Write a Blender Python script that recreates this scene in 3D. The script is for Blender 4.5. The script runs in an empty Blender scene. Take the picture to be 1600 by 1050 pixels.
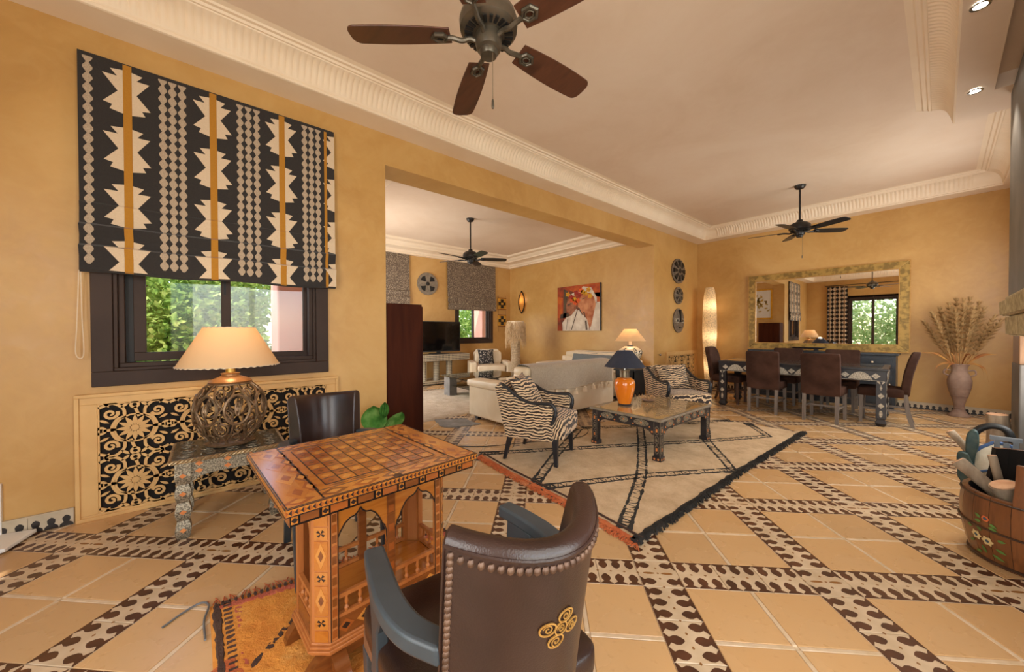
import bpy, math, random
from mathutils import Vector, Matrix, Euler
R = random.Random(7)
PI = math.pi
SC = bpy.context.scene
COL = SC.collection

# ---------------------------------------------------------------- camera
cam_d = bpy.data.cameras.new('camera')
cam = bpy.data.objects.new('camera', cam_d)
COL.objects.link(cam)
CX, CY, CZ = 3.65, 0.0, 1.25
YAW, PITCH, ROLL = math.radians(50.051), math.radians(-0.68), math.radians(-0.14)
F0 = Vector((-math.sin(YAW), math.cos(YAW), 0)); R0 = Vector((math.cos(YAW), math.sin(YAW), 0)); U0 = Vector((0, 0, 1))
FW = F0 * math.cos(PITCH) + U0 * math.sin(PITCH)
UP = U0 * math.cos(PITCH) - F0 * math.sin(PITCH)
RT = R0 * math.cos(ROLL) + UP * math.sin(ROLL)
UP2 = UP * math.cos(ROLL) - R0 * math.sin(ROLL)
m = Matrix((( RT.x, UP2.x, -FW.x, CX), (RT.y, UP2.y, -FW.y, CY), (RT.z, UP2.z, -FW.z, CZ), (0, 0, 0, 1)))
cam.matrix_world = m
cam_d.sensor_width = 36
cam_d.lens = 561.17 / 1600 * 36
cam_d.clip_start = 0.02
cam_d.clip_end = 200
SC.camera = cam

# ---------------------------------------------------------------- view, world, sun
SC.view_settings.view_transform = 'Standard'
SC.view_settings.look = 'None'
SC.view_settings.gamma = 1
SC.view_settings.use_curve_mapping = False
SC.view_settings.exposure = 0.16
w = bpy.data.worlds.new('sky'); SC.world = w; w.use_nodes = True
nt = w.node_tree; nt.nodes.clear()
o = nt.nodes.new('ShaderNodeOutputWorld'); bg = nt.nodes.new('ShaderNodeBackground'); sky = nt.nodes.new('ShaderNodeTexSky')
sky.sky_type = 'NISHITA'; sky.sun_disc = False; sky.sun_elevation = math.radians(50); sky.sun_rotation = math.radians(200)
bg.inputs['Strength'].default_value = 0.55
nt.links.new(sky.outputs[0], bg.inputs[0]); nt.links.new(bg.outputs[0], o.inputs[0])
sd = bpy.data.lights.new('sun', 'SUN'); sd.energy = 6.0; sd.angle = 0.01; sd.color = (1, .93, .82)
so = bpy.data.objects.new('sun', sd); COL.objects.link(so)
so.rotation_euler = Vector((-0.38, 0.5, -0.95)).to_track_quat('-Z', 'Y').to_euler()   # shines to -x and down, as from beyond the right wall

def area(name, loc, target, sx, sy, power, col):
    d = bpy.data.lights.new(name, 'AREA'); d.shape = 'RECTANGLE'; d.size = sx; d.size_y = sy; d.energy = power; d.color = col
    ob = bpy.data.objects.new(name, d); COL.objects.link(ob); ob.location = loc
    ob.rotation_euler = (Vector(target) - Vector(loc)).to_track_quat('-Z', 'Y').to_euler()
    return ob
DAY = (1.0, 0.985, 0.95)
# added fill lamps at the unseen right wall and annex; one boosts garden door daylight
area('fill_side_near', (4.26, 0.6, 1.5), (0, 1.6, 1.5), 1.7, 2.2, 50, DAY)
area('fill_side_far', (4.26, 4.4, 1.7), (0, 5.2, 1.6), 1.3, 1.9, 70, DAY)
area('fill_dining', (4.40, 6.75, 1.8), (0, 6.9, 1.5), 1.9, 1.7, 58, DAY)  # added to brighten the dining end from out of view
area('daylight_garden_door', (3.55, -1.75, 1.6), (1.4, 5, 1.7), 1.0, 2.2, 55, DAY)
area('fill_annex', (-3.0, 1.55, 1.5), (-2.2, 6.0, 1.7), 1.8, 2.1, 80, DAY)  # added to brighten the annex from its unseen side

# ---------------------------------------------------------------- mesh builder
class MB:
    def __init__(s): s.v = []; s.f = []; s.m = []
    def add(s, vs, fs, mi=0):
        o = len(s.v); s.v += [tuple(v) for v in vs]
        for f in fs: s.f.append([o + i for i in f]); s.m.append(mi)
        return s
    def box(s, x0, x1, y0, y1, z0, z1, mi=0):
        if x0 > x1: x0, x1 = x1, x0
        if y0 > y1: y0, y1 = y1, y0
        if z0 > z1: z0, z1 = z1, z0
        return s.add([(x0,y0,z0),(x1,y0,z0),(x1,y1,z0),(x0,y1,z0),(x0,y0,z1),(x1,y0,z1),(x1,y1,z1),(x0,y1,z1)],
              [(0,3,2,1),(4,5,6,7),(0,1,5,4),(1,2,6,5),(2,3,7,6),(3,0,4,7)], mi)
    def taper(s, c0, hx0, hy0, c1, hx1, hy1, mi=0):
        q = [(-1,-1),(1,-1),(1,1),(-1,1)]
        return s.add([(c0[0]+a*hx0, c0[1]+b*hy0, c0[2]) for a,b in q] + [(c1[0]+a*hx1, c1[1]+b*hy1, c1[2]) for a,b in q],
              [(0,3,2,1),(4,5,6,7),(0,1,5,4),(1,2,6,5),(2,3,7,6),(3,0,4,7)], mi)
    def tube(s, pts, r, n=8, closed=False, mi=0, sx=1.0):
        pts = [Vector(p) for p in pts]; N = len(pts)
        rr = r if isinstance(r, (list, tuple)) else [r] * N
        vs = []; up = Vector((0, 0, 1))
        t0 = (pts[1] - pts[0]).normalized()
        if abs(t0.z) > .95: up = Vector((1, 0, 0))
        nrm = (up - t0 * up.dot(t0)).normalized()
        for i, p in enumerate(pts):
            if closed: t = pts[(i + 1) % N] - pts[i - 1]
            else: t = pts[min(i + 1, N - 1)] - pts[max(i - 1, 0)]
            t = t.normalized() if t.length > 1e-9 else t0
            nrm = nrm - t * nrm.dot(t)
            nrm = nrm.normalized() if nrm.length > 1e-6 else t.orthogonal().normalized()
            b = t.cross(nrm)
            for k in range(n):
                a = 2 * PI * k / n
                vs.append(p + (nrm * math.cos(a) * sx + b * math.sin(a)) * rr[i])
        fs = []
        for i in range(N if closed else N - 1):
            j = (i + 1) % N
            for k in range(n):
                l = (k + 1) % n
                fs.append((i*n+k, i*n+l, j*n+l, j*n+k))
        if not closed: fs.append(tuple(range(n))[::-1]); fs.append(tuple((N-1)*n + k for k in range(n)))
        return s.add(vs, fs, mi)
    def lathe(s, prof, n=24, c=(0,0,0), mi=0, cap=True, sy=1.0, a0=0.0):
        vs = []; fs = []; N = len(prof)
        for r, z in prof:
            for k in range(n):
                a = a0 + 2*PI*k/n
                vs.append((c[0] + r*math.cos(a), c[1] + sy*r*math.sin(a), c[2] + z))
        for i in range(N-1):
            for k in range(n):
                l = (k+1) % n
                fs.append((i*n+k, i*n+l, (i+1)*n+l, (i+1)*n+k))
        if cap:
            if prof[0][0] > 1e-4: fs.append(tuple(range(n))[::-1])
            if prof[-1][0] > 1e-4: fs.append(tuple((N-1)*n+k for k in range(n)))
        return s.add(vs, fs, mi)
    def prism(s, poly, w0, w1, mp=None, mi=0, top_mi=None, bottom=True):
        """extrude a 2D polygon (u,v) from w0 to w1; mp maps (u,v,w) to xyz"""
        mp = mp or (lambda u, v, w: (u, v, w))
        n = len(poly)
        ar = sum(poly[i][0]*poly[(i+1)%n][1] - poly[(i+1)%n][0]*poly[i][1] for i in range(n))
        if ar < 0: poly = poly[::-1]
        vs = [mp(u, v, w0) for u, v in poly] + [mp(u, v, w1) for u, v in poly]
        fs = [(i, (i+1)%n, n+(i+1)%n, n+i) for i in range(n)]
        if bottom: fs.append(tuple(range(n))[::-1])
        s.add(vs, fs, mi)
        o = len(s.v) - n
        s.f.append([o+i for i in range(n)]); s.m.append(mi if top_mi is None else top_mi)
        return s
    def ribbon(s, pts, wd, w0, w1, mp=None, mi=0, closed=False):
        """flat band along 2D points, width wd (number or list), thickness w0..w1"""
        mp = mp or (lambda u, v, w: (u, v, w))
        N = len(pts); ww = wd if isinstance(wd, (list, tuple)) else [wd]*N
        L = []; Rr = []
        for i, (x, y) in enumerate(pts):
            if closed: a, b = pts[i-1], pts[(i+1)%N]
            else: a, b = pts[max(i-1,0)], pts[min(i+1,N-1)]
            dx, dy = b[0]-a[0], b[1]-a[1]; l = math.hypot(dx, dy) or 1
            nx, ny = -dy/l*ww[i]/2, dx/l*ww[i]/2
            L.append((x+nx, y+ny)); Rr.append((x-nx, y-ny))
        vs = [mp(*p, w1) for p in L] + [mp(*p, w1) for p in Rr] + [mp(*p, w0) for p in L] + [mp(*p, w0) for p in Rr]
        fs = []
        for i in range(N if closed else N-1):
            j = (i+1) % N
            fs += [(i, N+i, N+j, j), (N+i, 3*N+i, 3*N+j, N+j), (2*N+i, i, j, 2*N+j)]
        if not closed: fs += [(0, 2*N, 3*N, N), (N-1, 2*N-1, 4*N-1, 3*N-1)]
        return s.add(vs, fs, mi)
    def grid(s, fn, nu, nv, mi=0, cu=False, cv=False, flip=False):
        vs = [fn(i/(nu if cu else nu), j/nv) for i in range(nu + (0 if cu else 1)) for j in range(nv + (0 if cv else 1))]
        U = nu if cu else nu+1; V = nv if cv else nv+1
        fs = []
        for i in range(nu):
            for j in range(nv):
                a, b = i, (i+1) % U; c, d = j, (j+1) % V
                q = (a*V+c, b*V+c, b*V+d, a*V+d)
                fs.append(q[::-1] if flip else q)
        return s.add(vs, fs, mi)
    def sphere(s, c, r, n=12, k=8, mi=0):
        rx, ry, rz = r if isinstance(r, (tuple, list)) else (r, r, r)
        vs = [(c[0], c[1], c[2]-rz)]
        for i in range(1, k):
            t = -PI/2 + PI*i/k
            for j in range(n):
                a = 2*PI*j/n
                vs.append((c[0]+rx*math.cos(t)*math.cos(a), c[1]+ry*math.cos(t)*math.sin(a), c[2]+rz*math.sin(t)))
        vs.append((c[0], c[1], c[2]+rz)); fs = []
        for j in range(n): fs.append((0, 1+(j+1)%n, 1+j))
        for i in range(k-2):
            for j in range(n):
                fs.append((1+i*n+j, 1+i*n+(j+1)%n, 1+(i+1)*n+(j+1)%n, 1+(i+1)*n+j))
        t = len(vs)-1
        for j in range(n): fs.append((t, t-n+j, t-n+(j+1)%n))
        return s.add(vs, fs, mi)
    def pad(s, x0, x1, y0, y1, z0, z1, puff=.03, e=.25, nu=12, nv=12, mi=0, wob=0):
        """closed upholstered cushion: rounded superellipse outline, swelling faces"""
        cx, cy, cz = (x0+x1)/2, (y0+y1)/2, (z0+z1)/2; hx, hy, hz = (x1-x0)/2, (y1-y0)/2, (z1-z0)/2
        def sp(c, p): return math.copysign(abs(c)**p, c)
        def fn(u, v):
            a = 2*PI*u; t = -PI/2 + PI*v
            ct, st = math.cos(t), math.sin(t)
            X = sp(ct, e)*sp(math.cos(a), e); Y = sp(ct, e)*sp(math.sin(a), e); Z = sp(st, e*1.6)
            pf = puff*(1-min(1,abs(X))**2)*(1-min(1,abs(Y))**2)*(1 if st > 0 else -1)*min(1, abs(Z)*1.2)
            wz = wob*math.sin(9*X+4*Y)*math.cos(7*Y-3*X)
            return (cx+X*hx, cy+Y*hy, cz+Z*hz+pf+wz)
        vs = []; fs = []; U, V = nu*4, nv
        for j in range(1, V):
            for i in range(U): vs.append(fn(i/U, j/V))
        for j in range(V-2):
            for i in range(U): fs.append((j*U+i, j*U+(i+1)%U, (j+1)*U+(i+1)%U, (j+1)*U+i))
        vs.append(fn(0, 0)); vs.append(fn(0, 1)); b, t = len(vs)-2, len(vs)-1
        vs[b] = (cx, cy, cz-hz-puff); vs[t] = (cx, cy, cz+hz+puff)
        for i in range(U): fs.append((b, (i+1)%U, i)); fs.append((t, (V-2)*U+i, (V-2)*U+(i+1)%U))
        return s.add(vs, fs, mi)
    def xf(s, M4, start=0):
        for i in range(start, len(s.v)): s.v[i] = tuple(M4 @ Vector(s.v[i]))
        return s
    def rot(s, ax, deg, c=(0,0,0), start=0):
        return s.xf(Matrix.Translation(c) @ Matrix.Rotation(math.radians(deg), 4, ax) @ Matrix.Translation([-k for k in c]), start)
    def mesh(s, name, mats, smooth=35):
        me = bpy.data.meshes.new(name); me.from_pydata(s.v, [], s.f)
        for mt in (mats if isinstance(mats, (list, tuple)) else [mats]): me.materials.append(mt)
        me.polygons.foreach_set('material_index', s.m)
        if smooth:
            me.polygons.foreach_set('use_smooth', [True]*len(s.f))
            me.set_sharp_from_angle(angle=math.radians(smooth))
        me.update()
        return me
    def build(s, name, mats, parent=None, smooth=35, bevel=0, loc=None, seg=2):
        ob = bpy.data.objects.new(name, s.mesh(name, mats, smooth)); COL.objects.link(ob)
        if parent: ob.parent = parent
        if loc: ob.location = loc
        if bevel:
            b = ob.modifiers.new('bevel', 'BEVEL'); b.width = bevel; b.segments = seg; b.limit_method = 'ANGLE'; b.angle_limit = math.radians(40)
        return ob

def thing(name, label, cat, loc=(0,0,0), rz=0, group=None):
    ob = bpy.data.objects.new(name, None); ob.empty_display_size = .1; COL.objects.link(ob)
    ob.location = loc; ob.rotation_euler = (0, 0, rz); ob['label'] = label; ob['category'] = cat
    if group: ob['group'] = group
    return ob
def tag(ob, label=None, cat=None, group=None, kind=None):
    for k, v in (('label', label), ('category', cat), ('group', group), ('kind', kind)):
        if v: ob[k] = v
    return ob
def struct(ob): ob['kind'] = 'structure'; return ob
def kids(ob): return [c for c in bpy.data.objects if c.parent == ob]
def dup(root, loc, rz, label, group=None):
    r = root.copy(); COL.objects.link(r); r.location = loc; r.rotation_euler = (0, 0, rz); r['label'] = label
    if group: r['group'] = group
    for ch in kids(root):
        c = ch.copy(); COL.objects.link(c); c.parent = r
        for g in kids(ch):
            d = g.copy(); COL.objects.link(d); d.parent = c
    return r
def spline(pts, n=8, closed=False):
    P = [Vector(p) for p in pts]; N = len(P); out = []
    for i in range(N if closed else N-1):
        p0 = P[(i-1)%N] if closed or i > 0 else P[0]*2-P[1]; p1 = P[i]; p2 = P[(i+1)%N]
        p3 = P[(i+2)%N] if closed or i < N-2 else P[-1]*2-P[-2]
        for k in range(n):
            t = k/n
            out.append(.5*((2*p1)+(p2-p0)*t+(2*p0-5*p1+4*p2-p3)*t*t+(3*p1-p0-3*p2+p3)*t**3))
    if not closed: out.append(P[-1])
    return out
def sp2(pts, n=8, closed=False): return [(p.x, p.y) for p in spline([(a, b, 0) for a, b in pts], n, closed)]
def spiral(cx, cy, r0, r1, a0, turns, n=20):
    return [(cx+(r0+(r1-r0)*i/n)*math.cos(a0+turns*2*PI*i/n), cy+(r0+(r1-r0)*i/n)*math.sin(a0+turns*2*PI*i/n)) for i in range(n+1)]
def circ(cx, cy, r, n=20, ry=None): return [(cx+r*math.cos(2*PI*i/n), cy+(ry or r)*math.sin(2*PI*i/n)) for i in range(n)]
def petal(cx, cy, a, r0, r1, wd, n=5):
    L = []; ca, sa = math.cos(a), math.sin(a)
    for i in range(n+1):
        t = i/n; L.append((r0+(r1-r0)*t, wd*math.sin(PI*min(1, t**.8))))
    pts = [(x, y) for x, y in L] + [(x, -y) for x, y in L[::-1][1:-1]]
    return [(cx+x*ca-y*sa, cy+x*sa+y*ca) for x, y in pts]

# ---------------------------------------------------------------- materials
class NT:
    def __init__(s, name):
        s.mt = bpy.data.materials.new(name); s.mt.use_nodes = True; s.t = s.mt.node_tree; s.t.nodes.clear()
        s.out = s.t.nodes.new('ShaderNodeOutputMaterial')
    def n(s, typ, **kw):
        nd = s.t.nodes.new('ShaderNode'+typ)
        for k, v in kw.items():
            if k[0] == '_': setattr(nd, k[1:], v)
            else:
                key = int(k[1:]) if k[0] == 'i' and k[1:].isdigit() else k.replace('_', ' ')
                inp = nd.inputs[key]
                if hasattr(v, 'is_linked') or isinstance(v, bpy.types.NodeSocket): s.t.links.new(v, inp)
                else: inp.default_value = v
        return nd
    def ramp(s, fac, stops, interp='LINEAR'):
        nd = s.t.nodes.new('ShaderNodeValToRGB'); s.t.links.new(fac, nd.inputs[0]); e = nd.color_ramp.elements
        nd.color_ramp.interpolation = interp
        while len(e) < len(stops): e.new(0.5)
        for el, (p, c) in zip(e, stops): el.position = p; el.color = (*c, 1)
        return nd.outputs[0]
    def mix(s, fac, a, b, mode='MIX'):
        nd = s.t.nodes.new('ShaderNodeMix'); nd.data_type = 'RGBA'; nd.blend_type = mode
        for i, v in ((0, fac), (6, a), (7, b)):
            if isinstance(v, bpy.types.NodeSocket): s.t.links.new(v, nd.inputs[i])
            elif isinstance(v, tuple) and len(v) == 3: nd.inputs[i].default_value = (*v, 1)
            else: nd.inputs[i].default_value = v
        return nd.outputs[2]
    def math(s, op, a, b=0.0, c=0.0):
        nd = s.t.nodes.new('ShaderNodeMath'); nd.operation = op
        for i, v in enumerate((a, b, c)):
            if isinstance(v, bpy.types.NodeSocket): s.t.links.new(v, nd.inputs[i])
            else: nd.inputs[i].default_value = v
        return nd.outputs[0]
    def coord(s, scale=(1,1,1), rot=(0,0,0)):
        tc = s.n('TexCoord'); mp = s.n('Mapping', Vector=tc.outputs['Object'])
        mp.inputs['Scale'].default_value = scale; mp.inputs['Rotation'].default_value = rot
        return mp.outputs[0]
    def done(s, col, rough=.5, metal=0, bump=None, bstr=.2, spec=.5, coat=0, sheen=0, extra=None, bd=.01):
        p = s.n('BsdfPrincipled'); s.p = p
        for k, v in (('Base Color', col), ('Roughness', rough), ('Metallic', metal), ('Specular IOR Level', spec), ('Coat Weight', coat), ('Sheen Weight', sheen)):
            if isinstance(v, bpy.types.NodeSocket): s.t.links.new(v, p.inputs[k])
            elif isinstance(v, tuple): p.inputs[k].default_value = (*v, 1)
            else: p.inputs[k].default_value = v
        if coat: p.inputs['Coat Roughness'].default_value = .12
        if bump is not None:
            b = s.n('Bump', Height=bump, Strength=bstr, Distance=bd); s.t.links.new(b.outputs[0], p.inputs['Normal'])
        s.t.links.new(p.outputs[0], s.out.inputs[0])
        return s.mt
def M(name, c1, c2=None, scale=6, rough=.5, metal=0, detail=4, bump=.0, bscale=60, rnd=0, stretch=(1,1,1), spec=.5, coat=0, sheen=0, lo=.35, hi=.65, bd=.005):
    t = NT(name); co = t.coord(stretch)
    no = t.n('TexNoise', Vector=co, Scale=scale, Detail=detail).outputs[0]
    col = t.ramp(no, [(lo, c1), (hi, c2 or tuple(k*.85 for k in c1))])
    if rnd:
        oi = t.n('ObjectInfo').outputs['Random']
        hs = t.n('HueSaturation', Value=t.math('MULTIPLY_ADD', oi, 2*rnd, 1-rnd), Color=col)
        col = hs.outputs[0]
    bp = t.n('TexNoise', Vector=co, Scale=bscale, Detail=3).outputs[0] if bump else None
    return t.done(col, rough, metal, bp, bump, spec, coat, sheen, bd=bd)
def wood(name, c1, c2, axis='X', scale=3, rough=.4, rnd=0, coat=0, bump=.1):
    t = NT(name); st = {'X': (.6,6,6), 'Y': (6,.6,6), 'Z': (6,6,.6)}[axis]
    co = t.coord(st)
    no = t.n('TexNoise', Vector=co, Scale=scale, Detail=6, Distortion=.6).outputs[0]
    fi = t.n('TexNoise', Vector=co, Scale=scale*9, Detail=3).outputs[0]
    col = t.ramp(no, [(.3, c1), (.52, c2), (.7, tuple(.5*(a+b) for a, b in zip(c1, c2)))])
    col = t.mix(t.math('MULTIPLY', fi, .35), col, c1)
    if rnd:
        oi = t.n('ObjectInfo').outputs['Random']
        col = t.n('HueSaturation', Value=t.math('MULTIPLY_ADD', oi, 2*rnd, 1-rnd), Color=col).outputs[0]
    return t.done(col, rough, 0, fi, bump, coat=coat, bd=.002, spec=.1 if rough > .6 else .5)
def C(r, g, b):
    f = lambda c: (c/255/12.92 if c/255 <= .04045 else ((c/255+.055)/1.055)**2.4)
    return (f(r), f(g), f(b))

def plaster(name, c1, c2, c3, rough=.38):
    t = NT(name); co = t.coord()
    a = t.n('TexNoise', Vector=co, Scale=.9, Detail=6, Roughness=.6, Distortion=.6).outputs[0]
    b = t.n('TexNoise', Vector=co, Scale=7, Detail=5, Distortion=1.2).outputs[0]
    col = t.ramp(a, [(.3, c1), (.5, c2), (.72, c3)])
    col = t.mix(t.math('MULTIPLY', t.ramp(b, [(.42, (0,0,0)), (.7, (1,1,1))]), .28), col, c3)
    rg = t.math('MULTIPLY_ADD', b, .3, rough-.12)
    return t.done(col, rg, 0, b, .12, bd=.01)
WALL = plaster('tadelakt', C(184,137,74), C(198,152,87), C(211,169,106))
CEIL = plaster('ceiling_plaster', C(222,196,170), C(228,204,180), C(233,212,190), .7)
CORN = M('cornice_plaster', C(238,215,186), C(244,224,198), 2, .6)
STONE = M('chimney_plaster', C(86,80,74), C(108,101,93), 3, .55, bump=.2, bscale=30)
TILE = None
def tile_mat(name, cs):
    t = NT(name); co = t.coord()
    oi = t.n('ObjectInfo').outputs['Random']
    base = t.ramp(oi, [(i/(len(cs)-1), c) for i, c in enumerate(cs)])
    a = t.n('TexNoise', Vector=co, Scale=4, Detail=4).outputs[0]
    b = t.n('TexNoise', Vector=co, Scale=28, Detail=3).outputs[0]
    col = t.mix(t.math('MULTIPLY', a, .45), base, C(206,176,138), 'MIX')
    col = t.mix(t.math('MULTIPLY', t.ramp(b, [(.6,(0,0,0)),(.8,(1,1,1))]), .3), col, C(160,110,58))
    return t.done(col, t.math('MULTIPLY_ADD', a, .25, .14), 0, a, .05, bd=.004)
TILE = tile_mat('terracotta_tile', [C(200,152,96), C(208,162,106), C(194,152,102), C(214,168,112), C(188,146,96)])
GROUT = M('grout', C(214,192,160), C(196,170,135), 30, .6)
GSTRIP = M('light_stone_strip', C(224,200,170), C(206,178,140), 14, .35, rnd=.08)
BT_L = M('border_tile_cream', C(198,172,138), C(214,190,158), 9, .32, rnd=.06)
BT_D = M('border_tile_brown', C(68,40,26), C(92,54,34), 12, .3, rnd=.2)
BT_G = M('border_tile_ochre', C(150,98,42), C(128,82,36), 12, .3)
BB_L = M('baseboard_cream', C(205,188,160), C(186,168,140), 9, .4)
BB_D = M('baseboard_black', C(36,30,28), C(50,42,38), 9, .35)
BLACK = M('black', C(16,15,15), C(24,23,22), 5, .5)
VOID = M('dark_void', C(20,14,10), C(28,20,14), 5, .9)
WFRAME = M('window_frame_brown', C(56,40,32), C(66,48,38), 3, .6, spec=.3)
WDARK = M('window_track_black', C(18,15,14), C(24,20,18), 3, .6)
def glass_mat(name, tint=(1,1,1), refl=.12):
    t = NT(name); tr = t.n('BsdfTransparent', Color=(*tint, 1)); gl = t.n('BsdfGlossy', Roughness=.02)
    lw = t.n('LayerWeight', Blend=.25)
    mx = t.n('MixShader', i0=t.math('MULTIPLY_ADD', lw.outputs['Fresnel'], refl*2.2, refl*.2), i1=tr.outputs[0], i2=gl.outputs[0])
    t.t.links.new(mx.outputs[0], t.out.inputs[0]); return t.mt
GLASS = glass_mat('window_glass')
TGLASS = glass_mat('table_glass', (.86,.95,.93), .5)
MIRROR = M('mirror_silver', (.9,.9,.88), (.9,.9,.88), 1, .015, metal=1)
FENCE = M('garden_wall', C(226,160,140), C(236,176,156), 2, .8)
GROUND = M('garden_lawn', C(92,120,50), C(130,140,70), 3, .9)
LEAF = NT('leaf_green')
def leafm(name, cs, tr=.35):
    t = NT(name); oi = t.n('TexNoise', Vector=t.coord(), Scale=9, Detail=2).outputs[0]
    col = t.ramp(oi, [(.3, cs[0]), (.5, cs[1]), (.7, cs[2])])
    d = t.n('BsdfDiffuse', Color=col); tl = t.n('BsdfTranslucent', Color=col)
    g = t.n('MixShader', i0=tr, i1=d.outputs[0], i2=tl.outputs[0]); t.t.links.new(g.outputs[0], t.out.inputs[0]); return t.mt
LEAFM = leafm('garden_leaves', [C(96,134,66), C(158,188,96), C(212,224,140)], .5)
LEAFP = leafm('pale_garden_leaves', [C(146,172,112), C(190,208,150), C(228,236,190)], .5)
PLANTM = leafm('plant_leaves', [C(52,98,42), C(78,130,58), C(120,160,88)], .2)
TRUNK = M('bark', C(90,66,48), C(120,92,70), 20, .9, bump=.5)

# fabrics, leathers, woods
def leather(name, c1, c2, rough=.32, bump=.15):
    t = NT(name); co = t.coord()
    a = t.n('TexNoise', Vector=co, Scale=3.5, Detail=5, Distortion=.5).outputs[0]
    b = t.n('TexVoronoi', Vector=co, Scale=260).outputs[0]
    return t.done(t.ramp(a, [(.35, c1), (.65, c2)]), t.math('MULTIPLY_ADD', a, .25, rough-.1), 0, t.math('ADD', b, t.math('MULTIPLY', a, 2)), bump, bd=.002)
BLEATH = leather('brown_leather', C(36,21,16), C(56,35,28), .30)
WLEATH = leather('cream_leather', C(222,200,166), C(234,214,184), .42)
BLUEWD = M('blue_grey_painted_wood', C(46,52,56), C(60,67,72), 5, .42, bump=.1, bscale=20)
NAIL = M('nailhead_brass', C(72,50,38), C(104,76,58), 30, .42, metal=.5)
GOLD = M('gold_emboss', C(170,122,58), C(196,150,80), 40, .4, metal=.5)
DWOOD = wood('dark_cabinet_wood', C(50,20,10), C(72,32,16), 'Z', 1.5, .62)
BWOOD = wood('black_painted_wood', C(26,25,28), C(40,40,44), 'Z', 2, .35)
def zebra(name, sc=1.0, rot=(0,0,0), c1=None, c2=None):
    t = NT(name); co = t.coord((1,1,1), rot)
    wv = t.n('TexWave', Vector=co, Scale=11*sc, Distortion=8, Detail=2, _wave_type='BANDS', _bands_direction='Z')
    wv.inputs['Detail Scale'].default_value = .9; wv.inputs['Detail Roughness'].default_value = .55
    col = t.ramp(wv.outputs[1] if len(wv.outputs) > 1 else wv.outputs[0], [(.50, c1 or C(46,33,27)), (.58, c2 or C(222,190,150))])
    nz = t.n('TexNoise', Vector=co, Scale=180, Detail=2).outputs[0]
    return t.done(col, .85, 0, nz, .3, sheen=.2, bd=.002)
ZEBRA = zebra('zebra_fabric', 1.1, (0,0,0))
ZEBRA_S = zebra('zebra_fabric_seat', 1.1, (0,1.2,.5))
ZEBRA_D = zebra('zebra_fabric_dark', 1.1, (.4,.3,.6), C(44,30,22), C(204,164,118))
SUEDE = M('brown_suede', C(58,39,31), C(82,57,46), 5, .9, spec=.12, bump=.2, bscale=120)
GREYLEG = wood('grey_washed_wood', C(104,94,86), C(136,124,114), 'Z', 3, .5)
DLEG = wood('dark_chair_leg', C(70,46,34), C(92,64,48), 'Z', 3, .45)
def weave(name, c1, c2, sc=120, rough=.9, bump=.4):
    t = NT(name); co = t.coord()
    v = t.n('TexChecker', Vector=co, Scale=sc).outputs[1]
    n2 = t.n('TexNoise', Vector=co, Scale=sc*.35, Detail=4).outputs[0]
    col = t.mix(t.math('MULTIPLY', n2, 1.0), c1, c2)
    return t.done(col, rough, 0, t.math('ADD', t.math('MULTIPLY', v, .3), n2), bump, sheen=.2, bd=.003)
THROW = weave('grey_beige_throw', C(142,125,106), C(190,172,148), 160)
THROW2 = weave('blue_grey_throw', C(92,98,100), C(128,130,128), 160)
CREAM = weave('cream_wool', C(216,190,156), C(236,214,184), 120)
BLIND_D = weave('blind_black_fabric', C(34,29,28), C(50,44,41), 260)
BLIND_L = weave('blind_cream_print', C(206,180,150), C(224,200,170), 300)
BLIND_Y = weave('blind_mustard_stripe', C(170,112,24), C(186,128,36), 300)
BLIND_B = weave('blind_bead_print', C(128,108,90), C(214,190,162), 520)
RUG = NT('tmp')
def pile(name, c1, c2, c3, sc=60, bstr=.8):
    t = NT(name); co = t.coord()
    a = t.n('TexNoise', Vector=co, Scale=5, Detail=8, Roughness=.75).outputs[0]
    b = t.n('TexNoise', Vector=co, Scale=sc, Detail=4, Roughness=.7).outputs[0]
    col = t.mix(t.math('MULTIPLY', b, .6), t.ramp(a, [(.3, c1), (.55, c2), (.75, c3)]), c1)
    return t.done(col, .95, 0, b, bstr, bd=.015)
RUGM = pile('berber_rug_wool', C(190,158,120), C(228,200,162), C(242,222,190))
RUGK = pile('black_rug_wool', C(30,28,27), C(58,53,48), C(76,70,62), 120)
RUGO = pile('orange_rug_wool', C(214,124,40), C(240,164,70), C(248,196,112), 90, .7)
RUGR = pile('red_orange_wool', C(176,72,32), C(222,128,74), C(236,178,124), 90)
RUGP = pile('pink_rug_wool', C(184,84,58), C(206,108,80), C(220,138,104), 90)
RUGB = pile('brown_rug_wool', C(62,42,34), C(92,64,50), C(120,88,68), 90)
RUGW = pile('white_shag_wool', C(170,150,128), C(206,188,164), C(226,212,192), 50, 1)
HIDE = pile('grey_hide', C(110,104,98), C(150,144,136), C(196,188,178), 80)

# inlay woods
IW = {k: wood('marquetry_'+k, a, b, ax, 6, .22, coat=.35) for k, a, b, ax in (
    ('amber', C(168,94,30), C(188,116,44), 'Y'), ('walnut', C(104,56,24), C(134,76,34), 'Y'), ('honey', C(176,106,40), C(196,126,54), 'X'),
    ('red', C(138,70,28), C(160,88,38), 'Y'), ('pale', C(188,118,48), C(204,138,64), 'Y'))}
IBLK = M('marquetry_ebony', C(34,24,20), C(46,32,26), 20, .3)
PLAINW = wood('varnished_table_wood', C(160,92,44), C(186,116,60), 'Z', 3, .35)
METAL_D = M('dark_embossed_metal', C(104,98,82), C(62,58,50), 60, .28, metal=.6, bump=.5, bscale=120, lo=.42, hi=.58)
METAL = M('hammered_silver_metal', C(176,164,140), C(96,88,74), 130, .38, metal=.55, bump=.6, bscale=160, lo=.4, hi=.6)
BONE = M('bone_inlay', C(206,196,176), C(150,142,126), 90, .45, bump=.3, lo=.42, hi=.58)
ORNG = M('orange_inlay', C(206,120,60), C(222,140,76), 20, .4)
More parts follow.
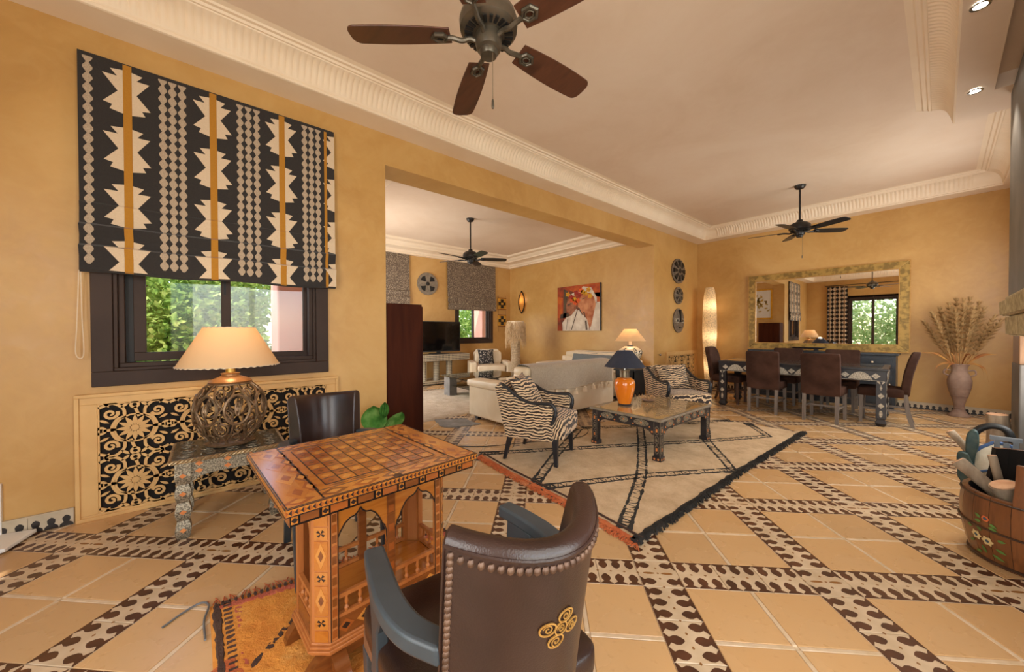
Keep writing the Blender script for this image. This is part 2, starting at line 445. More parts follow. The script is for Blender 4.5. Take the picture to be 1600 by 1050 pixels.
DKTAB = M('dark_inlaid_table_wood', C(38,34,36), C(54,48,48), 12, .35)
TABTOP = M('grey_olive_table_top', C(110,96,76), C(136,120,94), 8, .12, coat=.5)
BRONZE = M('bronze_scroll_metal', C(112,88,64), C(146,120,92), 30, .42, metal=.6)
COPPER = M('copper_cap', C(150,104,62), C(176,128,82), 12, .35, metal=.55)
FANM = M('fan_dark_metal', C(84,76,64), C(104,94,80), 12, .38, metal=.65)
FANW = wood('fan_blade_wood', C(64,36,24), C(92,54,36), 'X', 3, .35)
FANB = M('fan_black_metal', C(34,30,28), C(46,41,38), 9, .35, metal=.3)
STEEL = M('steel', C(150,150,146), C(170,170,166), 9, .25, metal=1)
GREYM = M('grey_metal', C(112,118,124), C(134,140,146), 9, .4, metal=.5)
TERRA = M('pale_terracotta', C(138,110,95), C(162,134,116), 9, .85, bump=.5, bscale=24)
ORGLZ = M('orange_glaze', C(226,116,20), C(238,136,36), 4, .15, coat=.6)
NAVY = M('navy_shade_fabric', C(38,42,56), C(50,54,70), 6, .8)
CHAINM = M('chain_metal', C(120,104,84), C(140,124,100), 9, .4, metal=.6)
WHITE = M('white_plastic', C(232,228,220), C(238,234,226), 4, .4)
def shade(name, col, tr=.6, speck=None):
    t = NT(name); c = col
    if speck:
        co = t.coord(); n1 = t.n('TexNoise', Vector=co, Scale=speck, Detail=5, Roughness=.8).outputs[0]
        c = t.ramp(n1, [(.4, tuple(k*.55 for k in col)), (.55, col)])
        d = t.n('BsdfDiffuse', Color=c); tl = t.n('BsdfTranslucent', Color=c)
    else:
        d = t.n('BsdfDiffuse', Color=(*col, 1)); tl = t.n('BsdfTranslucent', Color=(*col, 1))
    g = t.n('MixShader', i0=tr, i1=d.outputs[0], i2=tl.outputs[0]); t.t.links.new(g.outputs[0], t.out.inputs[0]); return t.mt
SHADE = shade('parchment_shade', C(240,214,174), .45)
PAPER = shade('speckled_paper_shade', C(250,228,190), .5, 40)
def emit(name, col, st):
    t = NT(name); e = t.n('Emission', Color=(*col, 1), Strength=st); t.t.links.new(e.outputs[0], t.out.inputs[0]); return t.mt
BULB = emit('lamp_bulb', (1, .78, .48), 12)
SPOTE = emit('downlight_bulb', (1, .95, .85), 25)
def bulb(parent, z, e, r=.03, col=(1,.82,.6), x=0, y=0):
    MB().sphere((x,y,z), (r,r,r*1.3)).build('bulb', BULB, parent)
    d = bpy.data.lights.new('bulb_light', 'POINT'); d.energy = e*.8; d.color = col; d.shadow_soft_size = .05
    ob = bpy.data.objects.new('bulb_light', d); COL.objects.link(ob); ob.parent = parent; ob.location = (x, y, z+.07)
# ================================================================ SETTING
DY = 8.699; ZC = 3.27; ZT = 3.5; BK = -2.0; RX = 4.46; OP0, OP1, OPZ = 1.375, 6.724, 2.954; AX = -4.458; TH = .34
PHI = math.radians(45.27); U0_, V0_, PER, WB = 1.797, -.321, .8139, .2009
DU = (-math.sin(PHI), math.cos(PHI)); DV = (math.cos(PHI), math.sin(PHI))
def gp(u, v): return (CX + u*DU[0] + v*DV[0], u*DU[1] + v*DV[1])
def inroom(x, y, e=0): return (-e < x < RX+e and BK-e < y < DY+e) or (AX-e < x <= .01 and OP0-e < y < OP1+e)

floor = struct(MB().box(AX-.3, RX+.3, BK-.3, DY+.3, -.2, -.006).build('floor', GROUT, smooth=0))
def project(p):
    d = Vector(p) - Vector((CX, CY, CZ)); z = d.dot(FW)
    if z < .2: return None
    return (800+561.17*d.dot(RT)/z, 525-561.17*d.dot(UP2)/z, z)
def rank(x, y):
    q = project((x, y, 0))
    if q is None: return 1e3 + math.hypot(x-CX, y)
    vis = -60 < q[0] < 1660 and q[1] < 1110
    far = x < -.3
    return (0 if vis else 500) + math.hypot(x-CX, y) + (4 if far else 0)
# meshes of the three kinds of tile
S = (PER - WB - .022)/2; g = .0015
def bevel_tile(mb, x0, x1, y0, y1, h=.008, mi=0, b=.002):
    mb.add([(x0,y0,-h),(x1,y0,-h),(x1,y1,-h),(x0,y1,-h),(x0,y0,-b),(x1,y0,-b),(x1,y1,-b),(x0,y1,-b),(x0+b,y0+b,0),(x1-b,y0+b,0),(x1-b,y1-b,0),(x0+b,y1-b,0)],
       [(0,1,5,4),(1,2,6,5),(2,3,7,6),(3,0,4,7),(4,5,9,8),(5,6,10,9),(6,7,11,10),(7,4,8,11),(8,9,10,11)], mi)
LB = (PER-WB)/3
def leaf_motif(cx, y0, sg, L):
    """brown foot standing on the tile edge with a leaf pointing inward"""
    pr = [(0,.0335),(.006,.031),(.013,.021),(.019,.013),(.026,.017),(.036,.0225),(.050,.0225),(.062,.015),(.072,.004)]
    k = L/.072
    a = [(cx-w, y0+sg*h*k) for h, w in pr]; b = [(cx+w, y0+sg*h*k) for h, w in pr[::-1]]
    return a+b
def border_mesh():
    mb = MB(); bevel_tile(mb, -LB/2+g, LB/2-g, -WB/2+g, WB/2-g)
    for i in (-1, 0, 1):
        for sg in (-1, 1):
            mb.prism(leaf_motif(i*LB/3, -sg*(WB/2-.003), sg, .077), 0, .0004, mi=1, bottom=False)
        mb.prism([(i*LB/3+LB/6-.008, 0), (i*LB/3+LB/6, -.006), (i*LB/3+LB/6+.008, 0), (i*LB/3+LB/6, .006)], 0, .0004, mi=2, bottom=False)
    return mb
def cross_mesh():
    mb = MB(); h = WB/2; bevel_tile(mb, -h+g, h-g, -h+g, h-g)
    for sx in (-1, 1):
        for yy in (-.062, .062):
            p = leaf_motif(yy, -sx*(h-.003), sx, .072)
            mb.prism([(v, u) for u, v in p], 0, .0004, mi=1, bottom=False)
        mb.prism(circ(sx*.045, 0, .03, 10, .008), 0, .0004, mi=2, bottom=False)
    for y in (-.04, 0, .04): mb.prism([(-.007,y),(0,y-.007),(.007,y),(0,y+.007)], 0, .0004, mi=2, bottom=False)
    return mb
tb = MB(); bevel_tile(tb, -S/2, S/2, -S/2, S/2); tile_me = tb.mesh('tile', [TILE], 0)
bmb = border_mesh(); border_me = bmb.mesh('border_tile', [BT_L, BT_D, BT_G], 0)
cmb = cross_mesh(); cross_me = cmb.mesh('crossing_tile', [BT_L, BT_D, BT_G], 0)
gmb = MB(); bevel_tile(gmb, -S/2, S/2, -.0095, .0095); strip_me = gmb.mesh('stone_strip', [GSTRIP], 0)
T1, T2, T3, T4 = [], [], [], []
for i in range(-9, 13):
    for j in range(-14, 12):
        u0 = U0_ + i*PER; v0 = V0_ + j*PER
        def put(lst, u, v, a):
            x, y = gp(u, v)
            if inroom(x, y, .12): lst.append((rank(x, y), x, y, a))
        put(T3, u0+WB/2, v0+WB/2, 0)
        for k in range(3):
            put(T2, u0+WB/2, v0+WB+LB*(k+.5), 0)        # along v
            put(T2, u0+WB+LB*(k+.5), v0+WB/2, PI/2)     # along u
        c = WB + (PER-WB)/2; q = S/2+.011
        for a, b in ((-q,-q), (-q,q), (q,-q), (q,q)): put(T1, u0+c+a, v0+c+b, 0)
        for a in (-q, q): put(T4, u0+c, v0+c+a, 0); put(T4, u0+c+a, v0+c, PI/2)
def place(lst, me, mbs, mats, name, limit, dz=0):
    lst.sort(key=lambda t: t[0])
    for _, x, y, a in lst[:limit]:
        ob = bpy.data.objects.new(name, me); COL.objects.link(ob); ob.parent = floor
        ob.location = (x, y, dz + R.uniform(-.0006, .0003)); ob.rotation_euler = (0, 0, PHI + a)
    rest = lst[limit:]
    if rest:
        mb = MB()
        for _, x, y, a in rest:
            s = len(mb.v); mb.v += mbs.v; mb.f += [[s+i for i in f] for f in mbs.f]; mb.m += mbs.m
            mb.xf(Matrix.Translation((x, y, dz)) @ Matrix.Rotation(PHI+a, 4, 'Z'), s)
        o = mb.build(name+'_field', mats, floor, smooth=0); o['kind'] = 'stuff'
place(T1, tile_me, tb, [TILE], 'tile', 300)
place(T2, border_me, bmb, [BT_L, BT_D, BT_G], 'border_tile', 300)
place(T3, cross_me, cmb, [BT_L, BT_D, BT_G], 'crossing_tile', 90)
place(T4, strip_me, gmb, [GSTRIP], 'stone_strip', 200)

# ---- walls
def wall_with_holes(mb, ax, p0, p1, a0, a1, z0, z1, holes):
    """ax 'x': slab between x=p0..p1 running along y a0..a1; holes (b0,b1,c0,c1)"""
    ys = sorted(set([a0, a1] + [h[0] for h in holes] + [h[1] for h in holes]))
    for ya, yb in zip(ys, ys[1:]):
        zz = [z0]
        for h in holes:
            if h[0] <= ya + 1e-6 and h[1] >= yb - 1e-6: zz += [h[2], h[3]]
        zz.append(z1)
        for k in range(0, len(zz), 2):
            if zz[k+1] - zz[k] > 1e-4:
                if ax == 'x': mb.box(p0, p1, ya, yb, zz[k], zz[k+1])
                else: mb.box(ya, yb, p0, p1, zz[k], zz[k+1])
    return mb
W1 = (-.60, .82, .90, 2.80)
struct(wall_with_holes(MB(), 'x', -TH, 0, BK-.2, OP0, -.1, 3.7, [W1]).box(-TH, 0, OP0, OP1, OPZ, 3.7).box(-TH, 0, OP1, DY+.2, -.1, 3.7).build('wall_left', WALL, smooth=0))
struct(MB().box(-.34, RX+.2, DY, DY+.2, -.1, 3.7).build('wall_far', WALL, smooth=0))
WR = [(-.6, 1.8, .1, 2.6), (2.2, 3.9, .9, 2.7), (5.8, 7.7, .9, 2.7)]
struct(wall_with_holes(MB(), 'x', RX, RX+.2, BK-.2, DY, -.1, 3.7, WR).build('wall_right', WALL, smooth=0))
WBK = (1.26, 3.4, 0, 2.62)
struct(wall_with_holes(MB(), 'y', BK-.2, BK, 0, RX, -.1, 3.7, [WBK]).build('wall_back', WALL, smooth=0))
A1 = (4.86, 6.08, .94, 2.30); A2 = (2.2, 3.5, .94, 2.30)
struct(wall_with_holes(MB(), 'x', AX-.25, AX, OP0-.2, OP1+.2, -.1, 3.6, [A1, A2]).build('wall_annex_left', WALL, smooth=0))
struct(MB().box(AX, -TH, OP1, OP1+.2, -.1, 3.6).build('wall_annex_far', WALL, smooth=0))
WN = (-4.0, -2.0, 0, 2.5)
struct(wall_with_holes(MB(), 'y', OP0-.2, OP0, AX, -TH, -.1, 3.6, [WN]).build('wall_annex_near', WALL, smooth=0))
# ---- ceilings
struct(MB().box(-TH, RX+.2, BK-.2, DY+.2, ZT, ZT+.2).build('ceiling', CEIL, smooth=0))
struct(MB().box(AX-.2, -TH, OP0-.2, OP1+.2, 3.32, 3.5).build('ceiling_annex', CEIL, smooth=0))

# ---- fluted cornice: soffit, bead, fluted cove, top mouldings
def cove(mb, p0, p1, nrm, e0, e1, d0=.27, bulk=False, fl=True):
    """p0->p1 line on the wall; nrm points into the room; e0,e1: +1 mitre inward at that end, 0 square"""
    p0, p1 = Vector((*p0, 0)), Vector((*p1, 0)); t = (p1-p0); L = t.length; t.normalize(); n = Vector((*nrm, 0))
    prof = [(d0-.012, ZC), (d0, ZC+.004), (d0+.004, ZC+.02), (d0-.002, ZC+.026), (d0+.006, ZC+.034)]
    NC = 9; cv = [(d0+.01+.125*(1-math.cos(PI/2*k/NC)), ZC+.045+.145*math.sin(PI/2*k/NC)) for k in range(NC+1)]
    top = [(d0+.14, ZT-.033), (d0+.155, ZT-.033), (d0+.165, ZT-.018), (d0+.19, ZT-.018), (d0+.20, ZT-.006), (d0+.24, ZT)]
    def sweep(pf, s0=None, s1=None):
        k = len(pf); vs = []
        for e, base in ((0, 0), (1, L)):
            for d, z in pf:
                if e == 0: s = (d*e0) if s0 is None else s0
                else: s = (L - d*e1) if s1 is None else s1
                q = p0 + t*s + n*d; vs.append((q.x, q.y, z))
        mb.add(vs, [(i, i+1, k+i+1, k+i) for i in range(k-1)])
    if not bulk: sweep([(0, ZC), (d0-.012, ZC)])
    sweep(prof); sweep(cv[-1:]+top)
    f0 = (.52 if e0 else .02); f1 = L-(.52 if e1 else .02); sp = .0455; nf = int((f1-f0)/sp); f1 = f0+nf*sp
    base = [prof[-1]] + cv
    sweep(base, None, f0); sweep(base, f1, None)
    ns = 6; vs = []; K = len(cv)
    for i in range(nf*ns+1):
        s = f0 + i*sp/ns; a = abs(math.sin(PI*i/ns))
        for k, (d, z) in enumerate(cv):
            th = PI/2*k/NC; w = .011*a*min(1, k/1.2, (NC-k)/1.2)
            q = p0 + t*s + n*(d + w*math.cos(th)); vs.append((q.x, q.y, z - w*math.sin(th)))
    mb.add(vs, [(i*K+k, i*K+k+1, (i+1)*K+k+1, (i+1)*K+k) for i in range(nf*ns) for k in range(K-1)])
    sweep([prof[-1], cv[0]], f0, f1)
    return mb
tr = cove(MB(), (0, BK), (0, DY), (1, 0), 1, 1); struct(tr.build('trim_1', CORN, smooth=40))
tr = cove(MB(), (0, DY), (RX, DY), (0, -1), 1, 1); struct(tr.build('trim_2', CORN, smooth=40))
tr = cove(MB(), (RX, DY), (RX, 5.58), (-1, 0), 1, 0); struct(tr.build('trim_3', CORN, smooth=40))
tr = cove(MB(), (3.76, BK), (0, BK), (0, 1), 1, 1); struct(tr.build('trim_4', CORN, smooth=40))
# bulkhead above the fireplace with the cove on its side, a light slot and downlights
BX = 3.71
bk = MB(); XS0, XS1, YS = 3.925, 4.02, 5.06
bk.box(BX+.012, XS0, BK, 5.58, ZC, ZT); bk.box(XS0, RX, YS, 5.58, ZC, ZT); bk.box(XS1+.12, RX, BK, YS, ZC, ZT); bk.box(XS0, XS1+.12, BK, YS, ZC+.12, ZT)
struct(bk.build('trim_5', CEIL, smooth=0))
tr = cove(MB(), (BX+.27, 5.58), (BX+.27, BK), (-1, 0), 0, 0, bulk=True)
NCp = 9; d0 = .27; prof = [(d0-.012, ZC), (d0, ZC+.004), (d0+.004, ZC+.02), (d0-.002, ZC+.026), (d0+.006, ZC+.034)] + [(d0+.01+.125*(1-math.cos(PI/2*k/NCp)), ZC+.045+.145*math.sin(PI/2*k/NCp)) for k in range(NCp+1)] + [(d0+.14, ZT-.033), (d0+.155, ZT-.033), (d0+.165, ZT-.018), (d0+.19, ZT-.018), (d0+.20, ZT-.006), (d0+.24, ZT), (d0-.02, ZT)]
tr.prism([(BX+.27-d, z) for d, z in prof], 5.575, 5.582, lambda u, v, w: (u, w, v))
struct(tr.build('trim_6', CORN, smooth=40))
# annex: stepped cornice
def step_cornice(mb, x0, x1, y0, y1):
    pf = [(0, 3.07), (.10, 3.07), (.10, 3.10), (.13, 3.115), (.15, 3.15), (.20, 3.17), (.36, 3.17), (.37, 3.20), (.41, 3.225), (.43, 3.26), (.52, 3.28), (.54, 3.32)]
    loops = [[(x0+d, y0+d, z), (x1-d, y0+d, z), (x1-d, y1-d, z), (x0+d, y1-d, z)] for d, z in pf]
    vs = [p for l in loops for p in l]
    return mb.add(vs, [(k*4+i, k*4+(i+1)%4, (k+1)*4+(i+1)%4, (k+1)*4+i) for k in range(len(pf)-1) for i in range(4)])
struct(step_cornice(MB(), AX, -TH, OP0, OP1).build('trim_7', CORN, smooth=30))

# ---- baseboards: cream tiles with black trefoils
def bb_mesh():
    mb = MB(); mb.box(-.0965, .0965, 0, .012, 0, .098)
    mb.box(-.0975, .0975, 0, .016, .098, .108)
    for i in (-1, 0, 1):
        cx = i*.065
        p = [(-.031,0),(-.028,.016),(-.018,.024),(-.012,.028),(-.017,.04),(-.018,.055),(-.010,.066),(0,.072),(.010,.066),(.018,.055),(.017,.04),(.012,.028),(.018,.024),(.028,.016),(.031,0)]
        mb.prism([(cx+a, b) for a, b in p], .012, .014, lambda u, v, w: (u, w, v), mi=1)
    return mb
bb_me = bb_mesh().mesh('baseboard_tile', [BB_L, BB_D], 0)
def baseboard(name, p0, p1, rz):
    p0 = Vector((*p0, 0)); p1 = Vector((*p1, 0)); L = (p1-p0).length; n = max(1, round(L/.195)); root = MB()
    e = (p1-p0).normalized(); nn = Vector((-e.y, e.x, 0))
    a, b = p0, p1 + nn*.005
    root.box(min(a.x,b.x), max(a.x,b.x), min(a.y,b.y), max(a.y,b.y), 0, .10)
    r = struct(root.build(name, BB_L, smooth=0))
    for i in range(n):
        q = p0 + (p1-p0)*((i+.5)/n) + nn*.004
        ob = bpy.data.objects.new('baseboard_tile', bb_me); COL.objects.link(ob); ob.parent = r
        ob.location = q; ob.rotation_euler = (0, 0, rz); ob.scale = (L/n/.195, 1, 1)
baseboard('baseboard_far', (RX, DY), (0, DY), PI)
baseboard('baseboard_left', (0, -.70), (0, BK), -PI/2)
baseboard('baseboard_left_2', (0, OP0), (0, .92), -PI/2)
baseboard('baseboard_left_3', (0, 7.15), (0, OP1), -PI/2)
baseboard('baseboard_annex', (AX, OP1), (AX, OP0), -PI/2)
baseboard('baseboard_annex_far', (-TH, OP1), (AX, OP1), PI)

# ---- windows
def frame_rect(mb, mp, a0, a1, b0, b1, wd, w0, w1, mi=0):
    for q in ((a0, a1, b0, b0+wd), (a0, a1, b1-wd, b1), (a0, a0+wd, b0+wd, b1-wd), (a1-wd, a1, b0+wd, b1-wd)):
        p = [mp(q[0], q[2], w0), mp(q[1], q[3], w1)]
        mb.box(p[0][0], p[1][0], p[0][1], p[1][1], p[0][2], p[1][2], mi)
mpx = lambda a, b, w: (w, a, b)
# window_1: main left window behind the blind
f = MB()
frame_rect(f, mpx, -.615, .83, .885, 2.80, .10, -.12, .022)
frame_rect(f, mpx, -.515, .73, .985, 2.70, .022, -.12, .008)
frame_rect(f, mpx, -.493, .708, 1.007, 2.68, .03, -.12, -.015)
w1 = struct(f.build('window_1', WFRAME, smooth=0, bevel=.004))
MB().box(-.10, -.095, -.463, -.42, 1.037, 2.65).box(-.07, -.06, -.463, -.425, 1.04, 2.6).build('track', WDARK, w1, smooth=0)
f = MB(); frame_rect(f, mpx, -.425, .125, 1.045, 2.66, .062, -.10, -.06); f.build('sash', WFRAME, w1, smooth=0, bevel=.003, loc=(0,0,0))
f = MB(); frame_rect(f, mpx, .065, .70, 1.03, 2.66, .05, -.15, -.11); f.build('sash', WFRAME, w1, smooth=0, bevel=.003)
MB().box(-.083, -.079, -.37, .07, 1.10, 2.60).build('pane', GLASS, w1, smooth=0)
MB().box(-.133, -.129, .11, .66, 1.07, 2.62).build('pane', GLASS, w1, smooth=0)
MB().box(-.06, -.052, .08, .095, 1.55, 1.66).build('window_handle', WDARK, w1, smooth=0)
def annex_window(name, h):
    f = MB(); a0, a1, b0, b1 = h
    mp = lambda a, b, w: (AX + w, a, b)
    frame_rect(f, mp, a0, a1, b0, b1, .09, -.12, .02); frame_rect(f, mp, a0+.09, a1-.09, b0+.09, b1-.09, .03, -.12, -.02)
    r = struct(f.build(name, WFRAME, smooth=0, bevel=.004)); mid = (a0+a1)/2
    for s0, s1, d in ((a0+.11, mid+.02, -.07), (mid-.02, a1-.11, -.11)):
        f = MB(); frame_rect(f, mp, s0, s1, b0+.11, b1-.11, .045, d-.02, d+.02); f.build('sash', WFRAME, r, smooth=0, bevel=.003)
        MB().box(AX+d-.003, AX+d+.003, s0+.04, s1-.04, b0+.15, b1-.15).build('pane', GLASS, r, smooth=0)
annex_window('window_2', A1); annex_window('window_3', A2)
# right wall openings added for the fill lamps, out of frame
for k, h in enumerate(WR):
    f = MB(); mp = lambda a, b, w: (RX + w, a, b); frame_rect(f, mp, h[0], h[1], h[2], h[3], .08, .0, .12); f.box(RX+.02, RX+.1, (h[0]+h[1])/2-.04, (h[0]+h[1])/2+.04, h[2], h[3])
    r = struct(f.build('window_%d' % (4+k), WFRAME, smooth=0)); MB().box(RX+.06, RX+.064, h[0]+.08, h[1]-.08, h[2]+.08, h[3]-.08).build('pane', GLASS, r, smooth=0)
# garden door in the back wall (seen in the mirror)
f = MB(); mp = lambda a, b, w: (a, BK + w, b)
frame_rect(f, mp, WBK[0], WBK[1], 0, WBK[3], .07, -.15, .02); f.box(WBK[0], WBK[1], BK-.15, BK+.02, 2.50, 2.62)
d1 = struct(f.build('door_1', WFRAME, smooth=0, bevel=.004))
for a, b, d in ((1.33, 2.02, -.05), (1.94, 2.66, -.10), (2.60, 3.33, -.05)):
    f = MB(); frame_rect(f, lambda p, q, w: (p, BK+w, q), a, b, .05, 2.5, .08, d-.02, d+.02); f.build('door_leaf', WFRAME, d1, smooth=0, bevel=.003)
    MB().box(a+.07, b-.07, BK+d-.003, BK+d+.003, .12, 2.43).build('pane', GLASS, d1, smooth=0)
# glazed opening added for the annex fill lamp, out of frame
f = MB(); frame_rect(f, lambda p, q, w: (p, OP0-.1+w, q), WN[0], WN[1], 0, WN[3], .08, -.05, .05); f.box(-3.04, -2.96, OP0-.15, OP0-.05, 0, 2.5)
d2 = struct(f.build('annex_fill_opening', WFRAME, smooth=0)); MB().box(WN[0]+.08, WN[1]-.08, OP0-.104, OP0-.1, .08, 2.42).build('pane', GLASS, d2, smooth=0)

# ---- outside
struct(MB().box(RX+.2, RX+4.2, BK-.5, DY, 2.95, 3.1).build('sun_block_slab', CEIL, smooth=0))  # unseen slab added to keep sun out of the right wall openings
struct(MB().box(-30, AX-.3, -30, 30, -.4, -.25).box(AX-.3, -TH-.02, -30, OP0-.22, -.4, -.25).box(-TH-.02, 30, -30, BK-.22, -.4, -.25).box(RX+.22, 30, BK-.22, 30, -.4, -.25).box(AX-.3, RX+.22, DY+.25, 30, -.4, -.25).build('ground', GROUND, smooth=0))
def shrub(label, loc, blobs, n, leaf=.05, group=None, seed=1, mat=None):
    rr = random.Random(seed); t = thing('shrub', label, 'shrub', loc, 0, group)
    mb = MB(); vs = []; fs = []
    for i in range(n):
        bx, by, bz, r = rr.choice(blobs)
        a = rr.uniform(0, 2*PI); c = rr.uniform(-1, 1); q = r*(rr.random()**.35); s = math.sqrt(1-c*c)
        p = Vector((bx+q*s*math.cos(a), by+q*s*math.sin(a), bz+q*c*.95))
        d = Vector((rr.gauss(0,1), rr.gauss(0,1), rr.gauss(0,.8)-.3)).normalized(); e = d.orthogonal().normalized(); e.rotate(Matrix.Rotation(rr.uniform(0,6.28), 3, d))
        L = leaf*rr.uniform(.7, 1.4); wdt = L*.32; k = len(vs)
        vs += [p, p+d*L*.5+e*wdt, p+d*L, p+d*L*.5-e*wdt]; fs.append((k, k+1, k+2, k+3))
    mb.add(vs, fs); o = mb.build('foliage', mat or LEAFM, t, smooth=0); o['kind'] = 'stuff'
    st = MB()
    for bx, by, bz, r in blobs[:6]:
        st.tube(spline([(0, 0, -.3), (bx*.3, by*.3, bz*.4), (bx*.8, by*.8, bz)], 4), [.04*(1-.1*k) for k in range(9)], 6)
    st.build('trunk', TRUNK, t)
    return t
shrub('dense sunlit green shrub seen through the left pane of the near window', (-2.6, -.55, 0), [(0,-.5,1.2,.7),(0,.2,1.5,.7),(-.3,-.1,2.1,.8),(.1,-1.1,1.3,.7),(-.1,.6,1.1,.6),(.1,.1,.6,.7),(-.5,.7,1.9,.6),(.0,-.8,.5,.6)], 15000, .085, seed=3)
shrub('yellow green leafy bush outside the right pane of the near window', (-4.4, .1, 0), [(0,0,1.2,.7),(0,.3,1.8,.6),(0,-.7,1.9,.8),(-.3,-.6,1.2,.7),(0,.4,.7,.5)], 8000, .10, seed=5)
p = thing('garden_pillar', 'sunlit pale pink plastered pillar outside the near window', 'pillar', (-1.05, .86, -.3))
MB().box(-.25, .25, -.33, .28, 0, 3.4).build('shaft', FENCE, p, bevel=.02); MB().box(-.29, .29, -.37, .30, 0, .35).build('plinth', FENCE, p, bevel=.02)
p = thing('garden_pillar', 'reddish pink pillar outside the small far window', 'pillar', (-5.5, 6.58, -.3))
MB().box(-.25, .25, -.3, .5, 0, 3.2).build('shaft', FENCE, p, bevel=.02); MB().box(-.29, .29, -.34, .54, 0, .3).build('plinth', FENCE, p, bevel=.02)
shrub('pale green bush outside the small far window', (-7.6, 6.2, 0), [(0,0,1.2,.8),(0,.9,1.8,.9),(0,-.7,1.9,.8),(-.5,-.3,.8,.8),(-.8,1.9,1.5,1.0)], 7000, .13, seed=6)
shrub('bright garden tree seen in the mirror beyond the glass door', (1.6, -5.0, 0), [(0,0,1.6,1.1),(1.2,-.3,2.0,1.2),(-1.0,-.2,1.4,1.0),(.6,.2,.8,.9),(2.2,0,1.5,1.1),(-.6,-.4,2.9,1.1),(1.8,-.5,3.2,1.0)], 9000, .13, seed=8, mat=LEAFP)
# ================================================================ NEAR OBJECTS
# ---- roman blind with ikat print (flat print as fine inlay on the cloth)
def blind_surface(z, z0, z1, full=True):
    """distance of the cloth from the wall as a function of height"""
    pts = [(z0, .060), (z0+.015, .078), (z0+.10, .074), (z0+.17, .090), (z0+.185, .066), (z0+.24, .060), (z0+.31, .082), (z0+.325, .058), (z0+.42, .052), (z0+.46, .056), (z0+.47, .048), (z1, .042)]
    for (a, x), (b, y) in zip(pts, pts[1:]):
        if z <= b: return x + (y-x)*(z-a)/(b-a)
    return pts[-1][1]
BREAKS = [.015, .10, .17, .185, .24, .31, .325, .42, .46, .47]
def blind_cloth(mb, y0, y1, z0, z1, X0, off=0, mi=0, sk=0, ny=1):
    zs = [z0] + [z0+b for b in BREAKS] + [z1]
    ys = [y0+(y1-y0)*k/ny for k in range(ny+1)]
    K = len(ys); vs = []
    for z in zs:
        for y in ys:
            s = .006*math.sin(y*9)*max(0, 1-(z-z0)/.6)
            vs.append((X0+blind_surface(z, z0, z1)+off, y, z+s))
    mb.add(vs, [(i*K+k, i*K+k+1, (i+1)*K+k+1, (i+1)*K+k) for i in range(len(zs)-1) for k in range(K-1)], mi)
def motif_slabs(mb, yc, zc, prof, X0, z0, z1, mi, ylo, yhi, off=.0018):
    """prof: list of (dz, left half width, right half width) from top to bottom, piecewise linear"""
    for (a, l0, r0), (b, l1, r1) in zip(prof, prof[1:]):
        za, zb = zc+a, zc+b
        cuts = sorted([z for z in [za, zb] + [z0+k for k in BREAKS] if zb-1e-9 <= z <= za+1e-9], reverse=True)
        for u, v in zip(cuts, cuts[1:]):
            if u-v < 1e-5: continue
            if v < z0+.004 or u > z1-.004: continue
            row = []
            for z in (u, v):
                t = (za-z)/(za-zb); row.append((max(ylo, min(yhi, yc-(l0+(l1-l0)*t))), max(ylo, min(yhi, yc+(r0+(r1-r0)*t))), z))
            (a0, a1, zz0), (b0, b1, zz1) = row
            if a1-a0 < 1e-5 and b1-b0 < 1e-5: continue
            def P(y, z): return (X0+blind_surface(z, z0, z1)+off, y, z+.006*math.sin(y*9)*max(0, 1-(z-z0)/.6))
            mb.add([P(a0, zz0), P(a1, zz0), P(b1, zz1), P(b0, zz1)], [(0, 1, 2, 3)], mi)
BY0, BY1, BZ0, BZ1 = -.65, .885, 1.645, 3.09
bl = thing('roman_blind', 'black roman blind with cream jagged stars, beaded stripes and mustard bands over near window', 'blind', (0, 0, 0))
mb = MB(); blind_cloth(mb, BY0, BY1, BZ0, BZ1, 0, ny=30); blind_cloth(mb, BY0, BY1, BZ0, BZ1, -.004, ny=30)
mb.box(.004, .042, BY0, BY1, BZ1-.03, BZ1+.002)
mb.build('cloth', BLIND_D, bl, smooth=20)
pr = MB()
star = [(.150,.022,.022),(.140,.080,.074),(.100,.048,.045),(.0995,.116,.108),(0,.046,.044),(-.090,.114,.112),(-.100,.072,.070),(-.132,.084,.086),(-.146,.022,.022)]
starcols = [-.426, .027, .475, .905]
for sc_ in starcols:
    k = 0
    zt = 2.895
    while zt > BZ0-.1:
        motif_slabs(pr, sc_, zt, star, 0, BZ0, BZ1, 0, BY0, BY1); zt -= .391
    if sc_ < .8: motif_slabs(pr, sc_, (BZ0+BZ1)/2, [((BZ1-BZ0)/2-.006, .021, .021), (-(BZ1-BZ0)/2+.006, .021, .021)], 0, BZ0, BZ1, 1, BY0, BY1, .003)
for bc in (-.606, -.251, -.2, -.148, .192, .246, .301, .645, .697, .75):
    z = BZ1-.03
    while z > BZ0+.03:
        motif_slabs(pr, bc, z, [(.0332,.006,.006),(.006,.0225,.0225),(-.006,.0225,.0225),(-.0332,.006,.006)], 0, BZ0, BZ1, 2, BY0, BY1); z -= .0665
pr.build('print', [BLIND_L, BLIND_Y, BLIND_B], bl, smooth=0)
edge = MB(); motif_slabs(edge, .811, 2.36, [(.71, .011, .011), (-.71, .011, .011)], 0, BZ0, BZ1, 0, BY0, BY1)
edge.build('mustard_edge_stripe', BLIND_Y, bl, smooth=0)
cord = spline([(.05, -.655, 1.66), (.05, -.668, 1.3), (.05, -.675, 1.13), (.05, -.66, 1.085), (.05, -.64, 1.12), (.05, -.645, 1.35), (.05, -.648, 1.66)], 6)
tag(MB().tube(cord, .003, 5).build('pull_cord', CREAM, bl), 'looped white pull cord')

